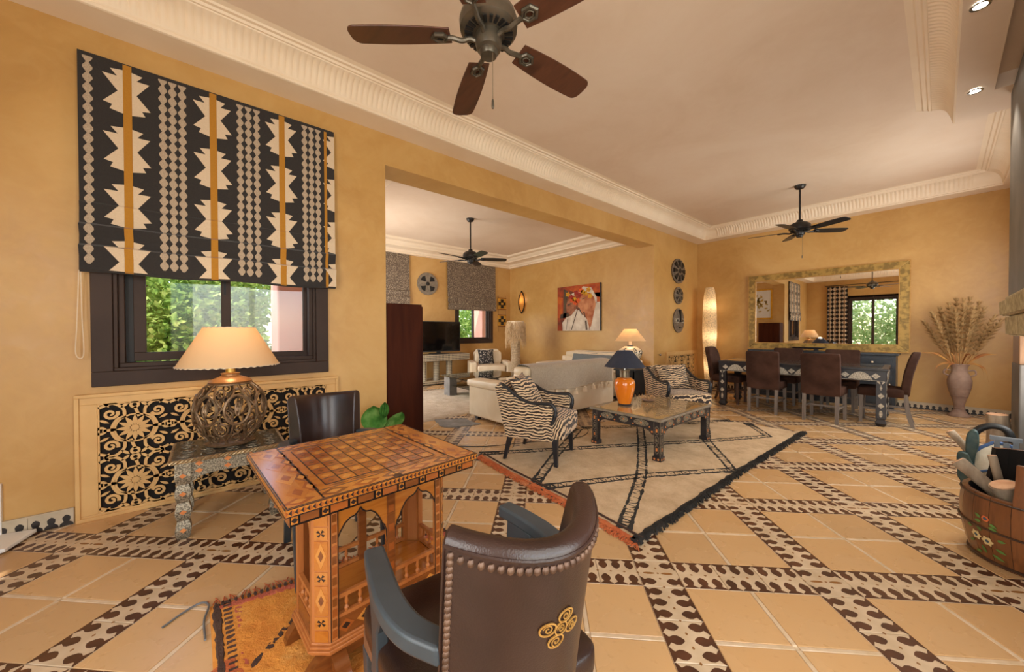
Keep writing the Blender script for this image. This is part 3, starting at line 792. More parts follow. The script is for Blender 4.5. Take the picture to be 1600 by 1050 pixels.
# ---- generic arabesque fretwork
def fretwork(mb, W, H, mp, nx, nz, w0, w1, wd=.011):
    cw, ch = W/nx, H/nz
    for i in range(nx):
        for j in range(nz):
            cx, cz = (i+.5)*cw, (j+.5)*ch; s = min(cw, ch)
            mb.prism(circ(cx, cz, .065*s, 12), w0, w1, mp)
            for k in range(12):
                a = 2*PI*k/12; mb.prism(petal(cx, cz, a, .05*s, .26*s, .036*s), w0, w1, mp)
            mb.ribbon(circ(cx, cz, .275*s, 24), wd*.6, w0, w1, mp, closed=True)
            for sg in (-1, 1):
                for up in (-1, 1):
                    mb.ribbon(sp2([(cx+sg*.12*s, cz+up*.25*s), (cx+sg*.24*s, cz+up*.20*s), (cx+sg*.31*s, cz+up*.06*s), (cx+sg*.30*s, cz-up*.03*s)], 4), wd, w0, w1, mp)
                    mb.ribbon(spiral(cx+sg*.33*cw, cz+up*.30*ch, .105*s, .018*s, PI*(1 if sg > 0 else 0)+up*.4, up*sg*1.35, 16), [wd*(1.15-.5*k/16) for k in range(17)], w0, w1, mp)
                    mb.ribbon(sp2([(cx+sg*.14*s, cz+up*.27*s), (cx+sg*.16*s, cz+up*.40*s), (cx+sg*.30*cw, cz+up*.49*ch), (cx+sg*.49*cw, cz+up*.42*ch)], 4), wd, w0, w1, mp)
                    mb.prism(petal(cx+sg*.08*s, cz+up*.49*ch, PI/2*(1-sg)+up*sg*-.7, 0, .16*s, .026*s), w0, w1, mp)
                    mb.prism(petal(cx+sg*.48*cw, cz+up*.20*ch, (PI if sg > 0 else 0)+up*.5*sg, 0, .15*s, .024*s), w0, w1, mp)
                    mb.prism(petal(cx+sg*.36*cw, cz+up*.44*ch, up*PI/2*.6+(0 if sg > 0 else PI-up*PI*.6), -.02*s, .13*s, .022*s), w0, w1, mp)
                mb.ribbon(circ(cx+sg*.46*cw, cz, .06*s, 12), wd*.9, w0, w1, mp, closed=True)
                mb.ribbon(circ(cx, cz+sg*.44*ch, .055*s, 12), wd*.9, w0, w1, mp, closed=True)
                mb.ribbon([(cx+sg*.06*s, cz+sg*.22*s), (cx, cz+sg*.40*ch)], wd, w0, w1, mp)
                mb.ribbon([(cx+sg*.26*s, cz), (cx+sg*.44*cw, cz)], wd, w0, w1, mp)
GRILLE = M('ochre_painted_grille', C(206,160,98), C(220,176,112), 4, .5)
def radiator_cover(label, y0, y1, zt, nx, nz, x=.03):
    t = thing('radiator_cover', label, 'radiator cover', (0, (y0+y1)/2, 0)); h = (y1-y0)/2
    mb = MB(); mp = lambda a, b, w: (w, a, b)
    for a0, a1, b0, b1 in ((-h, h, zt-.07, zt), (-h, h, 0, .035), (-h, -h+.10, .035, zt-.07), (h-.10, h, .035, zt-.07)): mb.box(0.001, x, a0, a1, b0, b1)
    frame_rect(mb, mp, -h-.0, h+.0, 0, zt+.0, .022, x, x+.012)
    mb.build('frame', GRILLE, t, smooth=0, bevel=.003)
    MB().box(.002, .006, -h+.10, h-.10, .035, zt-.07).build('back_panel', VOID, t, smooth=0)
    fr = MB(); W, Hh = 2*h-.20, zt-.105
    fretwork(fr, W, Hh, lambda a, b, w: (w, a-h+.10, b+.035), nx, nz, x-.012, x-.004, .0165)
    frame_rect(fr, mp, -h+.095, h-.095, .03, zt-.065, .014, x-.014, x-.004)
    o = fr.build('fretwork', GRILLE, t, smooth=0); o['kind'] = 'stuff'
radiator_cover('ochre radiator cover with pierced arabesque fretwork below the near window', -.69, .905, .84, 4, 2)
radiator_cover('small ochre pierced radiator cover below the wall discs', 7.18, 8.60, .82, 4, 2, .025)
kn = thing('door_knob', 'small silver knob on the ochre wall beside the far opening', 'knob', (0, 6.88, .78))
MB().tube([(0.0,0,0),(.035,0,0)], .009, 8).sphere((.05,0,0), .022).build('knob', STEEL, kn)

# ---- silver clad side table
def lump_leg(mb, x, y, z0, z1, r, n=4):
    k = n*8; prof = []
    for i in range(k+1):
        t = i/k; prof.append((r*(.70+.30*abs(math.sin(PI*n*t)))*1.2, z0+(z1-z0)*t))
    mb.lathe(prof, 4, (x, y, 0), a0=PI/4)
st = thing('side_table', 'small side table clad in embossed silver metal with orange diamonds and rope edge', 'table', (.485, .095, 0))
mb = MB(); mb.box(-.235, .235, -.285, .285, .462, .485); mb.build('tabletop', METAL_D, st, smooth=0, bevel=.006)
rp = MB(); loop = []
for a, b in (((-.24,-.29),(.24,-.29)), ((.24,-.29),(.24,.29)), ((.24,.29),(-.24,.29)), ((-.24,.29),(-.24,-.29))):
    for k in range(8): loop.append((a[0]+(b[0]-a[0])*k/8, a[1]+(b[1]-a[1])*k/8, .472))
for ph in range(3):
    pts = []
    n_ = 260
    for i in range(n_):
        f_ = i/n_*32; k = int(f_); q = Vector(loop[k]).lerp(Vector(loop[(k+1)%32]), f_-k); a = i*.55*PI/2+ph*2*PI/3
        e = Vector((0,1,0)) if (k//8) % 2 == 0 else Vector((1,0,0))
        pts.append(q + e*math.cos(a)*.008 + Vector((0,0,1))*math.sin(a)*.008)
    rp.tube(pts, .0065, 5, closed=True)
rp.build('rope_edge', M('brass_rope', C(176,150,112), C(150,124,88), 30, .4, metal=.6), st, smooth=60)
ap = MB(); ap.box(-.20, .20, -.245, -.225, .37, .463).box(-.20, .20, .225, .245, .37, .463).box(-.215, -.195, -.25, .25, .37, .463).box(.195, .215, -.25, .25, .37, .463)
for s in (-1, 1):   # shaped corners below the apron
    ap.prism([(s*.20,.37),(s*.20,.31),(s*.17,.33),(s*.13,.36),(s*.08,.37)], -.245, -.225, lambda u, v, w: (u, w, v)).prism([(s*.20,.37),(s*.20,.31),(s*.17,.33),(s*.13,.36),(s*.08,.37)], .225, .245, lambda u, v, w: (u, w, v))
    ap.prism([(s*.23,.37),(s*.23,.31),(s*.20,.33),(s*.15,.36),(s*.10,.37)], .195, .215, lambda u, v, w: (w, u, v)).prism([(s*.23,.37),(s*.23,.31),(s*.20,.33),(s*.15,.36),(s*.10,.37)], -.215, -.195, lambda u, v, w: (w, u, v))
ap.build('apron', METAL, st, smooth=0)
dm = MB()
for y in (-.16, -.02, .10):
    for dz in (0, .045): dm.prism([(y-.02, .395+dz), (y, .38+dz), (y+.02, .395+dz), (y, .41+dz)], .215, .218, lambda u, v, w: (w, u, v))
dm.build('orange_diamonds', ORNG, st, smooth=0)
for x, y in ((.205,-.235),(.205,.235),(-.205,-.235),(-.205,.235)):
    mb = MB(); lump_leg(mb, x, y, 0, .44, .044, 4); mb.box(x-.036, x+.036, y-.036, y+.036, .37, .462); lg = mb.build('leg', METAL, st, smooth=30)
    d = MB()
    for k in range(4):
        z = .055+.11*k
        d.prism([(y-.017, z), (y, z-.014), (y+.017, z), (y, z+.014)], x+.030, x+.0375, lambda u, v, w: (w, u, v))
        d.prism([(x-.017, z), (x, z-.014), (x+.017, z), (x, z+.014)], y-.0375, y-.030, lambda u, v, w: (u, w, v))
    d.build('orange_diamond', ORNG, lg, smooth=0)
tr_ = MB()   # embossed scrolls on the top
for i in range(4):
    for j in range(5):
        cx, cy = -.165+.11*i, -.22+.11*j
        tr_.ribbon(spiral(cx, cy, .045, .008, (i+j)*1.3, 1.4*(1 if (i+j)%2 else -1), 16), .009, .485, .4885)
tr_.build('embossing', METAL, st, smooth=0)

# ---- scrollwork table lamp
def lamp_shade(parent, r0, z0, r1, z1, mat, n=40, th=.003, trim=None, name='lamp_shade'):
    mb = MB(); mb.lathe([(r0, z0), (r1, z1), (r1-th, z1), (r0-th, z0), (r0, z0)], n, cap=False)
    sh = mb.build(name, mat, parent, smooth=40)
    if trim:
        k = MB()
        for rr_, zz in ((r0, z0), (r1, z1)):
            m_ = 90 if rr_ == r0 else 50
            k.tube([((rr_+.002*math.cos(i*PI*.9))*math.cos(2*PI*i/m_), (rr_+.002*math.cos(i*PI*.9))*math.sin(2*PI*i/m_), zz+.004*math.sin(i*PI*.9)) for i in range(m_)], .0035, 5, closed=True)
        k.build('lacing', trim, sh)
    return sh
def neck(parent, z0, z1, r, mat, name='socket'): MB().lathe([(r,z0),(r,z1),(r*.6,z1+.005)], 16).build(name, mat, parent)
lp = thing('table_lamp', 'table lamp of openwork iron scrolls with wide parchment shade, on the silver side table', 'lamp', (.485, .10, .4892))
def bodyR(z):   # radius of the openwork belly, z from 0 to .42
    P = [(0,.10),(.03,.115),(.09,.163),(.17,.196),(.25,.204),(.33,.186),(.39,.145),(.42,.105)]
    for (a, x), (b, y) in zip(P, P[1:]):
        if z <= b: return x+(y-x)*max(0, z-a)/(b-a)
    return P[-1][1]
def onbody(a, z): r = bodyR(max(0, min(.42, z))); return (r*math.cos(a), r*math.sin(a), z)
MB().lathe([(.0,0),(.135,0),(.14,.008),(.125,.018),(.10,.024),(.0,.026)], 32, cap=False).build('base', BRONZE, lp)
sw = MB(); rr = random.Random(11)
for k in range(7):
    a = 2*PI*k/7+.15
    sw.tube([onbody(a+.35*math.cos(t)*1.0, .25+.095*math.sin(t)) for t in [2*PI*i/22 for i in range(22)]], .0095, 6, closed=True)
    sw.tube([onbody(a+.30*q[0]*5, .25+q[1]) for q in spiral(0, 0, .055, .012, k, 1.6, 22)], .006, 6)
    a2 = a+PI/7
    sw.tube([onbody(a2+q[0]*4.6, .13+q[1]) for q in spiral(0, 0, .062, .012, PI/2, 1.7, 24)], .0065, 6)
    sw.tube([onbody(a2-.05+q[0]*5, .355+q[1]) for q in spiral(0, 0, .04, .01, -PI/2, -1.5, 18)], .0055, 6)
    sw.tube([onbody(a+q[0]*5.5, .065+q[1]) for q in spiral(0, 0, .042, .01, 0, -1.4, 18)], .006, 6)
    sw.tube([onbody(a2+.32*math.sin(t*PI*1.5), .02+.39*t) for t in [i/16 for i in range(17)]], .006, 6)
    sw.tube([onbody(a2-.32*math.sin(t*PI*1.5)+.1, .02+.39*t) for t in [i/16 for i in range(17)]], .006, 6)
for z in (.012, .41): sw.tube([onbody(2*PI*i/40, z) for i in range(40)], .008, 6, closed=True)
o = sw.build('scrollwork', BRONZE, lp); o['kind'] = 'stuff'
MB().lathe([(.0,.415),(.115,.415),(.122,.425),(.105,.44),(.075,.452),(.05,.462),(.05,.475),(.055,.48),(.03,.485),(.0,.486)], 32, cap=False).build('cap', COPPER, lp)
neck(lp, .485, .55, .027, M('brass_socket', C(200,160,80), C(214,174,92), 5, .3, metal=.6))
lamp_shade(lp, .285, .535, .145, .795, SHADE, 48, trim=CREAM)
bulb(lp, .64, 3.2)

# ---- marquetry game table
GX0, GX1, GY0, GY1, GZ = 1.793, 2.451, .130, .813, .75
GW, GL = (GX1-GX0)/2, (GY1-GY0)/2
gt = thing('game_table', 'square marquetry game table with inlaid checkerboard top between the leather armchairs', 'table', ((GX0+GX1)/2, (GY0+GY1)/2, .0), math.radians(4.1))
tp = MB()
for s in (-1, 1):
    y0, y1 = (-GL, -.001) if s < 0 else (.001, GL)
    tp.box(-GW, GW, y0, y1, GZ-.024, GZ)
top = tp.build('tabletop', IW['amber'], gt, smooth=0, bevel=.002)
mats = [IW['amber'], IW['walnut'], IW['honey'], IW['red'], IW['pale'], IBLK]
inl = MB(); zt = GZ+.0002; dz = .0009
def rect(x0, x1, y0, y1, mi, lift=0): inl.box(x0, x1, y0, y1, GZ-.001, GZ+.0006+lift, mi)
def quad(p, mi, lift=0): inl.prism(p, GZ-.001, GZ+.0008+lift, mi=mi, bottom=False)
def border(x0, x1, y0, y1, wd, mi, lift=0):
    rect(x0, x1, y0, y0+wd, mi, lift); rect(x0, x1, y1-wd, y1, mi, lift); rect(x0, x0+wd, y0+wd, y1-wd, mi, lift); rect(x1-wd, x1, y0+wd, y1-wd, mi, lift)
border(-GW+.004, GW-.004, -GL+.004, GL-.004, .068, 2)
border(-GW+.070, GW-.070, -GL+.105, GL-.105, .003, 5, .0006)
rect(-GW+.004, GW-.004, -GL+.100, -GL+.105, 5, .0006); rect(-GW+.004, GW-.004, GL-.105, GL-.100, 5, .0006)
border(-GW+.003, GW-.003, -GL+.003, GL-.003, .003, 5, .0008)
bx0, bx1, by0, by1 = -GW+.105, GW-.105, -.205, .205      # checkerboard
cw, ch = (bx1-bx0)/8, (by1-by0)/8
for i in range(8):
    for j in range(8):
        rect(bx0+i*cw, bx0+(i+1)*cw, by0+j*ch, by0+(j+1)*ch, 3 if (i+j)%2 else 0, .0003)
        if (i+j)%2 == 0: quad([(bx0+(i+.5)*cw, by0+(j+.2)*ch), (bx0+(i+.8)*cw, by0+(j+.5)*ch), (bx0+(i+.5)*cw, by0+(j+.8)*ch), (bx0+(i+.2)*cw, by0+(j+.5)*ch)], 4, .0006)
        else: quad([(bx0+(i+.5)*cw, by0+(j+.3)*ch), (bx0+(i+.7)*cw, by0+(j+.5)*ch), (bx0+(i+.5)*cw, by0+(j+.7)*ch), (bx0+(i+.3)*cw, by0+(j+.5)*ch)], 1, .0006)
for i in range(9):
    rect(bx0+i*cw-.0016, bx0+i*cw+.0016, by0, by1, 5, .0009); rect(bx0, bx1, by0+i*ch-.0016, by0+i*ch+.0016, 5, .0009)
for s in (-1, 1):
    # lozenge bands beside and beyond the board
    for k in range(5):
        c = -.20+.10*k
        quad([(c-.048, s*.247), (c, s*.247-.022), (c+.048, s*.247), (c, s*.247+.022)], 1 if k%2 else 3, .0004)
        quad([(c-.024, s*.247), (c, s*.247-.011), (c+.024, s*.247), (c, s*.247+.011)], 4, .0008)
    for k in range(4):
        c = -.225+.15*k
        quad([(c-.07, s*(GL-.055)), (c, s*(GL-.055)-.032), (c+.07, s*(GL-.055)), (c, s*(GL-.055)+.032)], 0 if k%2 else 4, .0006)
        quad([(c-.035, s*(GL-.055)), (c, s*(GL-.055)-.016), (c+.035, s*(GL-.055)), (c, s*(GL-.055)+.016)], 3, .0009)
    for k in range(7):
        c = -.30+.10*k
        quad([(s*(GW-.037)-.028, c), (s*(GW-.037), c-.046), (s*(GW-.037)+.028, c), (s*(GW-.037), c+.046)], 1 if k%2 else 3, .0004)
        quad([(s*(GW-.037)-.013, c), (s*(GW-.037), c-.022), (s*(GW-.037)+.013, c), (s*(GW-.037), c+.022)], 4, .0008)
    for k in range(6):
        c = -.17+.068*k
        quad([(s*(GW-.088)-.010, c), (s*(GW-.088), c-.03), (s*(GW-.088)+.010, c), (s*(GW-.088), c+.03)], 1, .0004)
rect(-GW, GW, -.002, .002, 5, .0012)
inl.build('marquetry', mats, top, smooth=0)
for s in (-1, 1): MB().box(s*(GW-.012)-.012, s*(GW-.012)+.012, -.014, .014, GZ-.002, GZ+.0022).build('brass_hinge', NAIL, top, smooth=0)
# edge bands of the folding top
eb = MB()
def band_y(x, y0, y1, z0, z1, mi, th=.001):   # band on a face of constant x
    eb.box(x-th if x > 0 else x-th, x+th, y0, y1, z0, z1, mi)
def band_x(y, x0, x1, z0, z1, mi, th=.001): eb.box(x0, x1, y-th, y+th, z0, z1, mi)
for s in (-1, 1):
    n_ = 44
    for k in range(n_):
        y = -GL+2*GL*k/n_; mp = lambda u, v, w, s=s: (s*w, u, v)
        eb.prism([(y, GZ-.020), (y+2*GL/n_*.5, GZ-.012), (y, GZ-.004)], GW, GW+.0012, mp, mi=3)
        eb.prism([(y+2*GL/n_, GZ-.020), (y+2*GL/n_*.5, GZ-.012), (y+2*GL/n_, GZ-.004)], GW, GW+.0012, mp, mi=5)
    band_x(s*GL, -GW, GW, GZ-.024, GZ-.0215, 5); band_x(s*GL, -GW, GW, GZ-.002, GZ, 5); band_y(s*GW, -GL, GL, GZ-.024, GZ-.0215, 5); band_y(s*GW, -GL, GL, GZ-.0022, GZ, 5)
eb.build('edge_band', mats, top, smooth=0)
# lower half of the folding box
lo = MB(); lo.box(-GW+.012, GW-.012, -GL+.012, GL-.012, GZ-.058, GZ-.026)
low = lo.build('box_rim', IW['walnut'], gt, smooth=0)
lb = MB(); eb = lb
for s in (-1, 1):
    xx = s*(GW-.012); yy = s*(GL-.012)
    for k in range(8):
        y = -GL+.012+(2*GL-.024)*k/8; L_ = (2*GL-.024)/8
        band_y(xx, -GL+.013, GL-.013, GZ-.058, GZ-.026, 5, .0004); band_y(xx, y+.028, y+L_-.004, GZ-.052, GZ-.030, 3 if k%2 else 1); band_y(xx, y+.004, y+.022, GZ-.052, GZ-.030, 0)
        lb.prism([(y+.004, GZ-.041), (y+.013, GZ-.049), (y+.022, GZ-.041), (y+.013, GZ-.033)], GW-.012, GW-.0095, lambda u, v, w, s=s: (s*w, u, v), mi=5)
        x = -GW+.012+(2*GW-.024)*k/8; L_ = (2*GW-.024)/8
        band_x(yy, x+.028, x+L_-.004, GZ-.052, GZ-.030, 3 if k%2 else 0)
lb.build('rim_marquetry', mats, low, smooth=0)
# pedestal body: octagonal frame, arcades, railing, stepped base and feet
BW, BL, CHF = .155, .275, .05
def octo(w_, l_, c): return [(-w_+c,-l_),(w_-c,-l_),(w_,-l_+c),(w_,l_-c),(w_-c,l_),(-w_+c,l_),(-w_,l_-c),(-w_,-l_+c)]
by = MB()
by.prism(octo(BW+.004, BL+.004, CHF), GZ-.135, GZ-.058)
fri = by.build('frieze', IW['walnut'], gt, smooth=0, bevel=.002)
fb = MB()
for s in (-1, 1):
    for k in range(14):
        y = -.225+.45*k/14; mp = lambda u, v, w, s=s: (s*w, u, v)
        fb.prism([(y, GZ-.105), (y+.016, GZ-.066), (y+.032, GZ-.105)] if k%2 == 0 else [(y, GZ-.066), (y+.016, GZ-.105), (y+.032, GZ-.066)], BW+.004, BW+.006, mp, mi=(4, 5, 3, 5)[k%4])
        fb.box(s*(BW+.003), s*(BW+.0065), y+.001, y+.030, GZ-.132, GZ-.110, 3 if k%2 else 1)
    fb.box(s*(BW+.003), s*(BW+.005), -.225, .225, GZ-.134, GZ-.060, 5); fb.box(s*(BW+.003), s*(BW+.007), -.225, .225, GZ-.1095, GZ-.106, 5); fb.box(s*(BW+.003), s*(BW+.007), -.225, .225, GZ-.065, GZ-.062, 5)
    fb.box(-.105, .105, s*(BL+.003), s*(BL+.006), GZ-.130, GZ-.064, 0); fb.box(-.09, .09, s*(BL+.003), s*(BL+.0075), GZ-.118, GZ-.078, 3)
fb.build('frieze_marquetry', mats, fri, smooth=0)
def arch_panel(mb, a0, a1, zb, zt_, w0, w1, mp, mi=0):
    """two spandrels of an ogee arch between a0 and a1"""
    c = (a0+a1)/2; h = (a1-a0)/2
    prof = [(1, 0), (.98, .25), (.90, .40), (.80, .47), (.78, .52), (.70, .62), (.55, .76), (.38, .84), (.20, .86), (.08, .92), (0, 1.0)]
    for s in (-1, 1):
        poly = [(c+s*h*a, zb+(zt_-.02-zb)*b) for a, b in prof] + [(c, zt_), (c+s*h, zt_)]
        mb.prism(poly, w0, w1, mp, mi)
Z0, Z1 = .145, GZ-.135
po = []
for sx in (-1, 1):
    for sy in (-1, 1):
        p = MB(); c = CHF
        p.prism([(sx*BW, sy*(BL-c)), (sx*(BW-c), sy*BL), (sx*(BW-c-.012), sy*(BL-.014)), (sx*(BW-.014), sy*(BL-c-.012))], Z0-.03, Z1)
        p.box(sx*(BW-.022), sx*BW, sy*(BL-c-.022), sy*(BL-c), Z0-.03, Z1); p.box(sx*(BW-c), sx*(BW-c-.022), sy*(BL-.022), sy*BL, Z0-.03, Z1)
        pp = p.build('corner_post', PLAINW, gt, smooth=0)
        q = MB(); A = Vector((sx*BW, sy*(BL-c), 0)); B = Vector((sx*(BW-c), sy*BL, 0)); nn = Vector((sx, sy, 0)).normalized()*.002
        z = Z0
        for k, hgt in enumerate((.045, .05, .11, .05, .11, .05, .045)):
            def mp(u, v, w, A=A, B=B, nn=nn): P = A.lerp(B, u)+nn*(w/.002); return (P.x, P.y, v)
            q.prism([(.16, z+.002), (.84, z+.002), (.84, z+hgt-.003), (.16, z+hgt-.003)], -.001, .002, mp, mi=2 if k%2 else 0)
            if hgt > .1:
                q.prism([(.5, z+.008), (.78, z+hgt/2), (.5, z+hgt-.008), (.22, z+hgt/2)], .002, .003, mp, mi=4)
                q.prism([(.5, z+.035), (.64, z+hgt/2), (.5, z+hgt-.035), (.36, z+hgt/2)], .003, .004, mp, mi=1)
            elif k in (1, 3, 5):
                for ang in range(4):
                    q.prism([(.5+.0, z+hgt/2), (.5+.24*math.cos(ang*PI/2+.3), z+hgt/2+.014*math.sin(ang*PI/2+.3)), (.5+.24*math.cos(ang*PI/2+1.0), z+hgt/2+.014*math.sin(ang*PI/2+1.0))], .002, .003, mp, mi=5)
            z += hgt
        for e in (-.001, .024):
            q.box(sx*(BW-.001), sx*(BW+.0012), sy*(BL-c-e)-.0015, sy*(BL-c-e)+.0015, Z0-.03, Z1, 5)
        for k in range(12):
            zz = Z0+.01+k*.038
            q.box(sx*(BW-.001), sx*(BW+.001), sy*(BL-c-.004), sy*(BL-c-.019), zz, zz+.028, 1 if k%2 else 3)
        q.build('post_marquetry', mats, pp, smooth=0)
for s in (-1, 1):
    MB().box(s*(BW-.022), s*BW, -.017, .017, Z0, Z1).build('middle_post', IW['walnut'], gt, smooth=0, bevel=.001)
    k_ = MB(); [k_.box(s*(BW-.001), s*(BW+.001), -.011, .011, Z0+.01+k*.038, Z0+.038+k*.038, 1 if k%2 else 3) for k in range(12)]
    k_.build('post_marquetry', mats, gt, smooth=0)
    ar = MB(); mp = lambda u, v, w, s=s: (s*w, u, v)
    arch_panel(ar, -.222, -.017, Z1-.19, Z1, BW-.014, BW-.003, mp); arch_panel(ar, .017, .222, Z1-.19, Z1, BW-.014, BW-.003, mp)
    ar.build('arch_panel', IW['amber'], gt, smooth=0)
    al = MB()
    for a0, a1 in ((-.222, -.017), (.017, .222)):
        c = (a0+a1)/2; h = (a1-a0)/2; zb, zt_ = Z1-.19, Z1-.02
        for q in (-1, 1):
            al.ribbon([(c+q*h*a, zb+(zt_-zb)*b) for a, b in [(1,0),(.98,.25),(.90,.40),(.80,.47),(.78,.52),(.70,.62),(.55,.76),(.38,.84),(.20,.86),(.08,.92),(0,1)]], .005, BW-.003, BW-.001, mp)
    al.build('arch_edge', IBLK, gt, smooth=0)
    ar = MB(); arch_panel(ar, -.105, .105, Z1-.22, Z1, BL-.014, BL-.003, lambda u, v, w, s=s: (u, s*w, v))
    ar.build('arch_panel', IW['amber'], gt, smooth=0)
    # railing and lower panel on each long side, short side
    rl = MB(); x0, x1 = s*(BW-.018), s*(BW-.004)
    rl.box(x0, x1, -.225, .225, .285, .300).box(x0, x1, -.225, .225, .215, .228)
    rl.box(-.105, .105, s*(BL-.018), s*(BL-.004), .285, .300).box(-.105, .105, s*(BL-.018), s*(BL-.004), .215, .228)
    for y in (-.17, -.12, -.07, .07, .12, .17): rl.lathe([(.006,.228),(.009,.240),(.004,.250),(.008,.262),(.005,.275),(.007,.285)], 8, (s*(BW-.011), y, 0))
    for x in (-.05, 0, .05): rl.lathe([(.006,.228),(.009,.240),(.004,.250),(.008,.262),(.005,.275),(.007,.285)], 8, (x, s*(BL-.011), 0))
    rl.build('railing', PLAINW, gt, smooth=30)
    pn = MB(); pn.box(s*(BW-.012), s*(BW-.002), -.225, .225, .145, .215); pn.box(-.105, .105, s*(BL-.012), s*(BL-.002), .145, .215)
    pnl = pn.build('lower_panel', IW['walnut'], gt, smooth=0)
    pm = MB()
    for k in range(6):
        y = -.205+.07*k
        pm.prism([(y, .18), (y+.03, .155), (y+.06, .18), (y+.03, .205)], BW-.003, BW-.0005, lambda u, v, w, s=s: (s*w, u, v), mi=4 if k%2 else 3)
        pm.prism([(y+.015, .18), (y+.03, .168), (y+.045, .18), (y+.03, .192)], BW-.001, BW+.0005, lambda u, v, w, s=s: (s*w, u, v), mi=5)
    pm.build('panel_marquetry', mats, pnl, smooth=0)
MB().prism(octo(BW-.02, BL-.02, CHF), .208, .214).build('shelf', IW['amber'], gt, smooth=0)
bs = MB(); bs.prism(octo(BW+.016, BL+.016, CHF+.004), .118, .128); bs.prism(octo(BW+.010, BL+.010, CHF), .128, .138); bs.prism(octo(BW+.004, BL+.004, CHF), .138, .146); bs.prism(octo(BW+.006, BL+.006, CHF), .104, .118)
bs.build('base_moulding', PLAINW, gt, smooth=0, bevel=.002)
quarter = [(0,0)]+[(math.cos(t)*.10, .104*(math.sin(t))) for t in [PI/2*i/8 for i in range(9)]]
for s in (-1, 1):
    f = MB()
    for sy in (-1, 1):
        MB().prism([(sy*(BL-.06)+sy*u*1.0, v) for u, v in quarter], s*(BW-.05), s*(BW-.01), lambda u, v, w: (w, u, v)).build('foot', IW['walnut'], gt, smooth=30)
        a_, b_ = (BL-.10, BL-.05) if sy > 0 else (-BL+.05, -BL+.10)
        MB().prism([(s*(BW-.06)+s*u*1.3, v) for u, v in quarter], a_, b_, lambda u, v, w: (u, w, v)).build('foot', IW['walnut'], gt, smooth=30)
    MB().box(s*(BW-.05), s*(BW-.01), -BL+.06, BL-.06, .06, .104).build('foot_rail', IW['walnut'], gt, smooth=0)
for sx in (-1, 1):
    for sy in (-1, 1):
        MB().prism([(0, Z1+.06), (.075, Z1+.06), (.075, Z1+.04), (.05, Z1+.0), (.03, Z1-.02), (0, Z1-.02)], -.014, .014, lambda u, v, w, sx=sx, sy=sy: (sx*(BW-.07)+w, sy*(BL+u-.004), v)).build('bracket', IW['honey'], gt, smooth=20, bevel=.002)

for c_ in kids(gt):
    if c_.name.split('.')[0] not in ('tabletop', 'box_rim'): c_.location = (-.022, .062, 0)
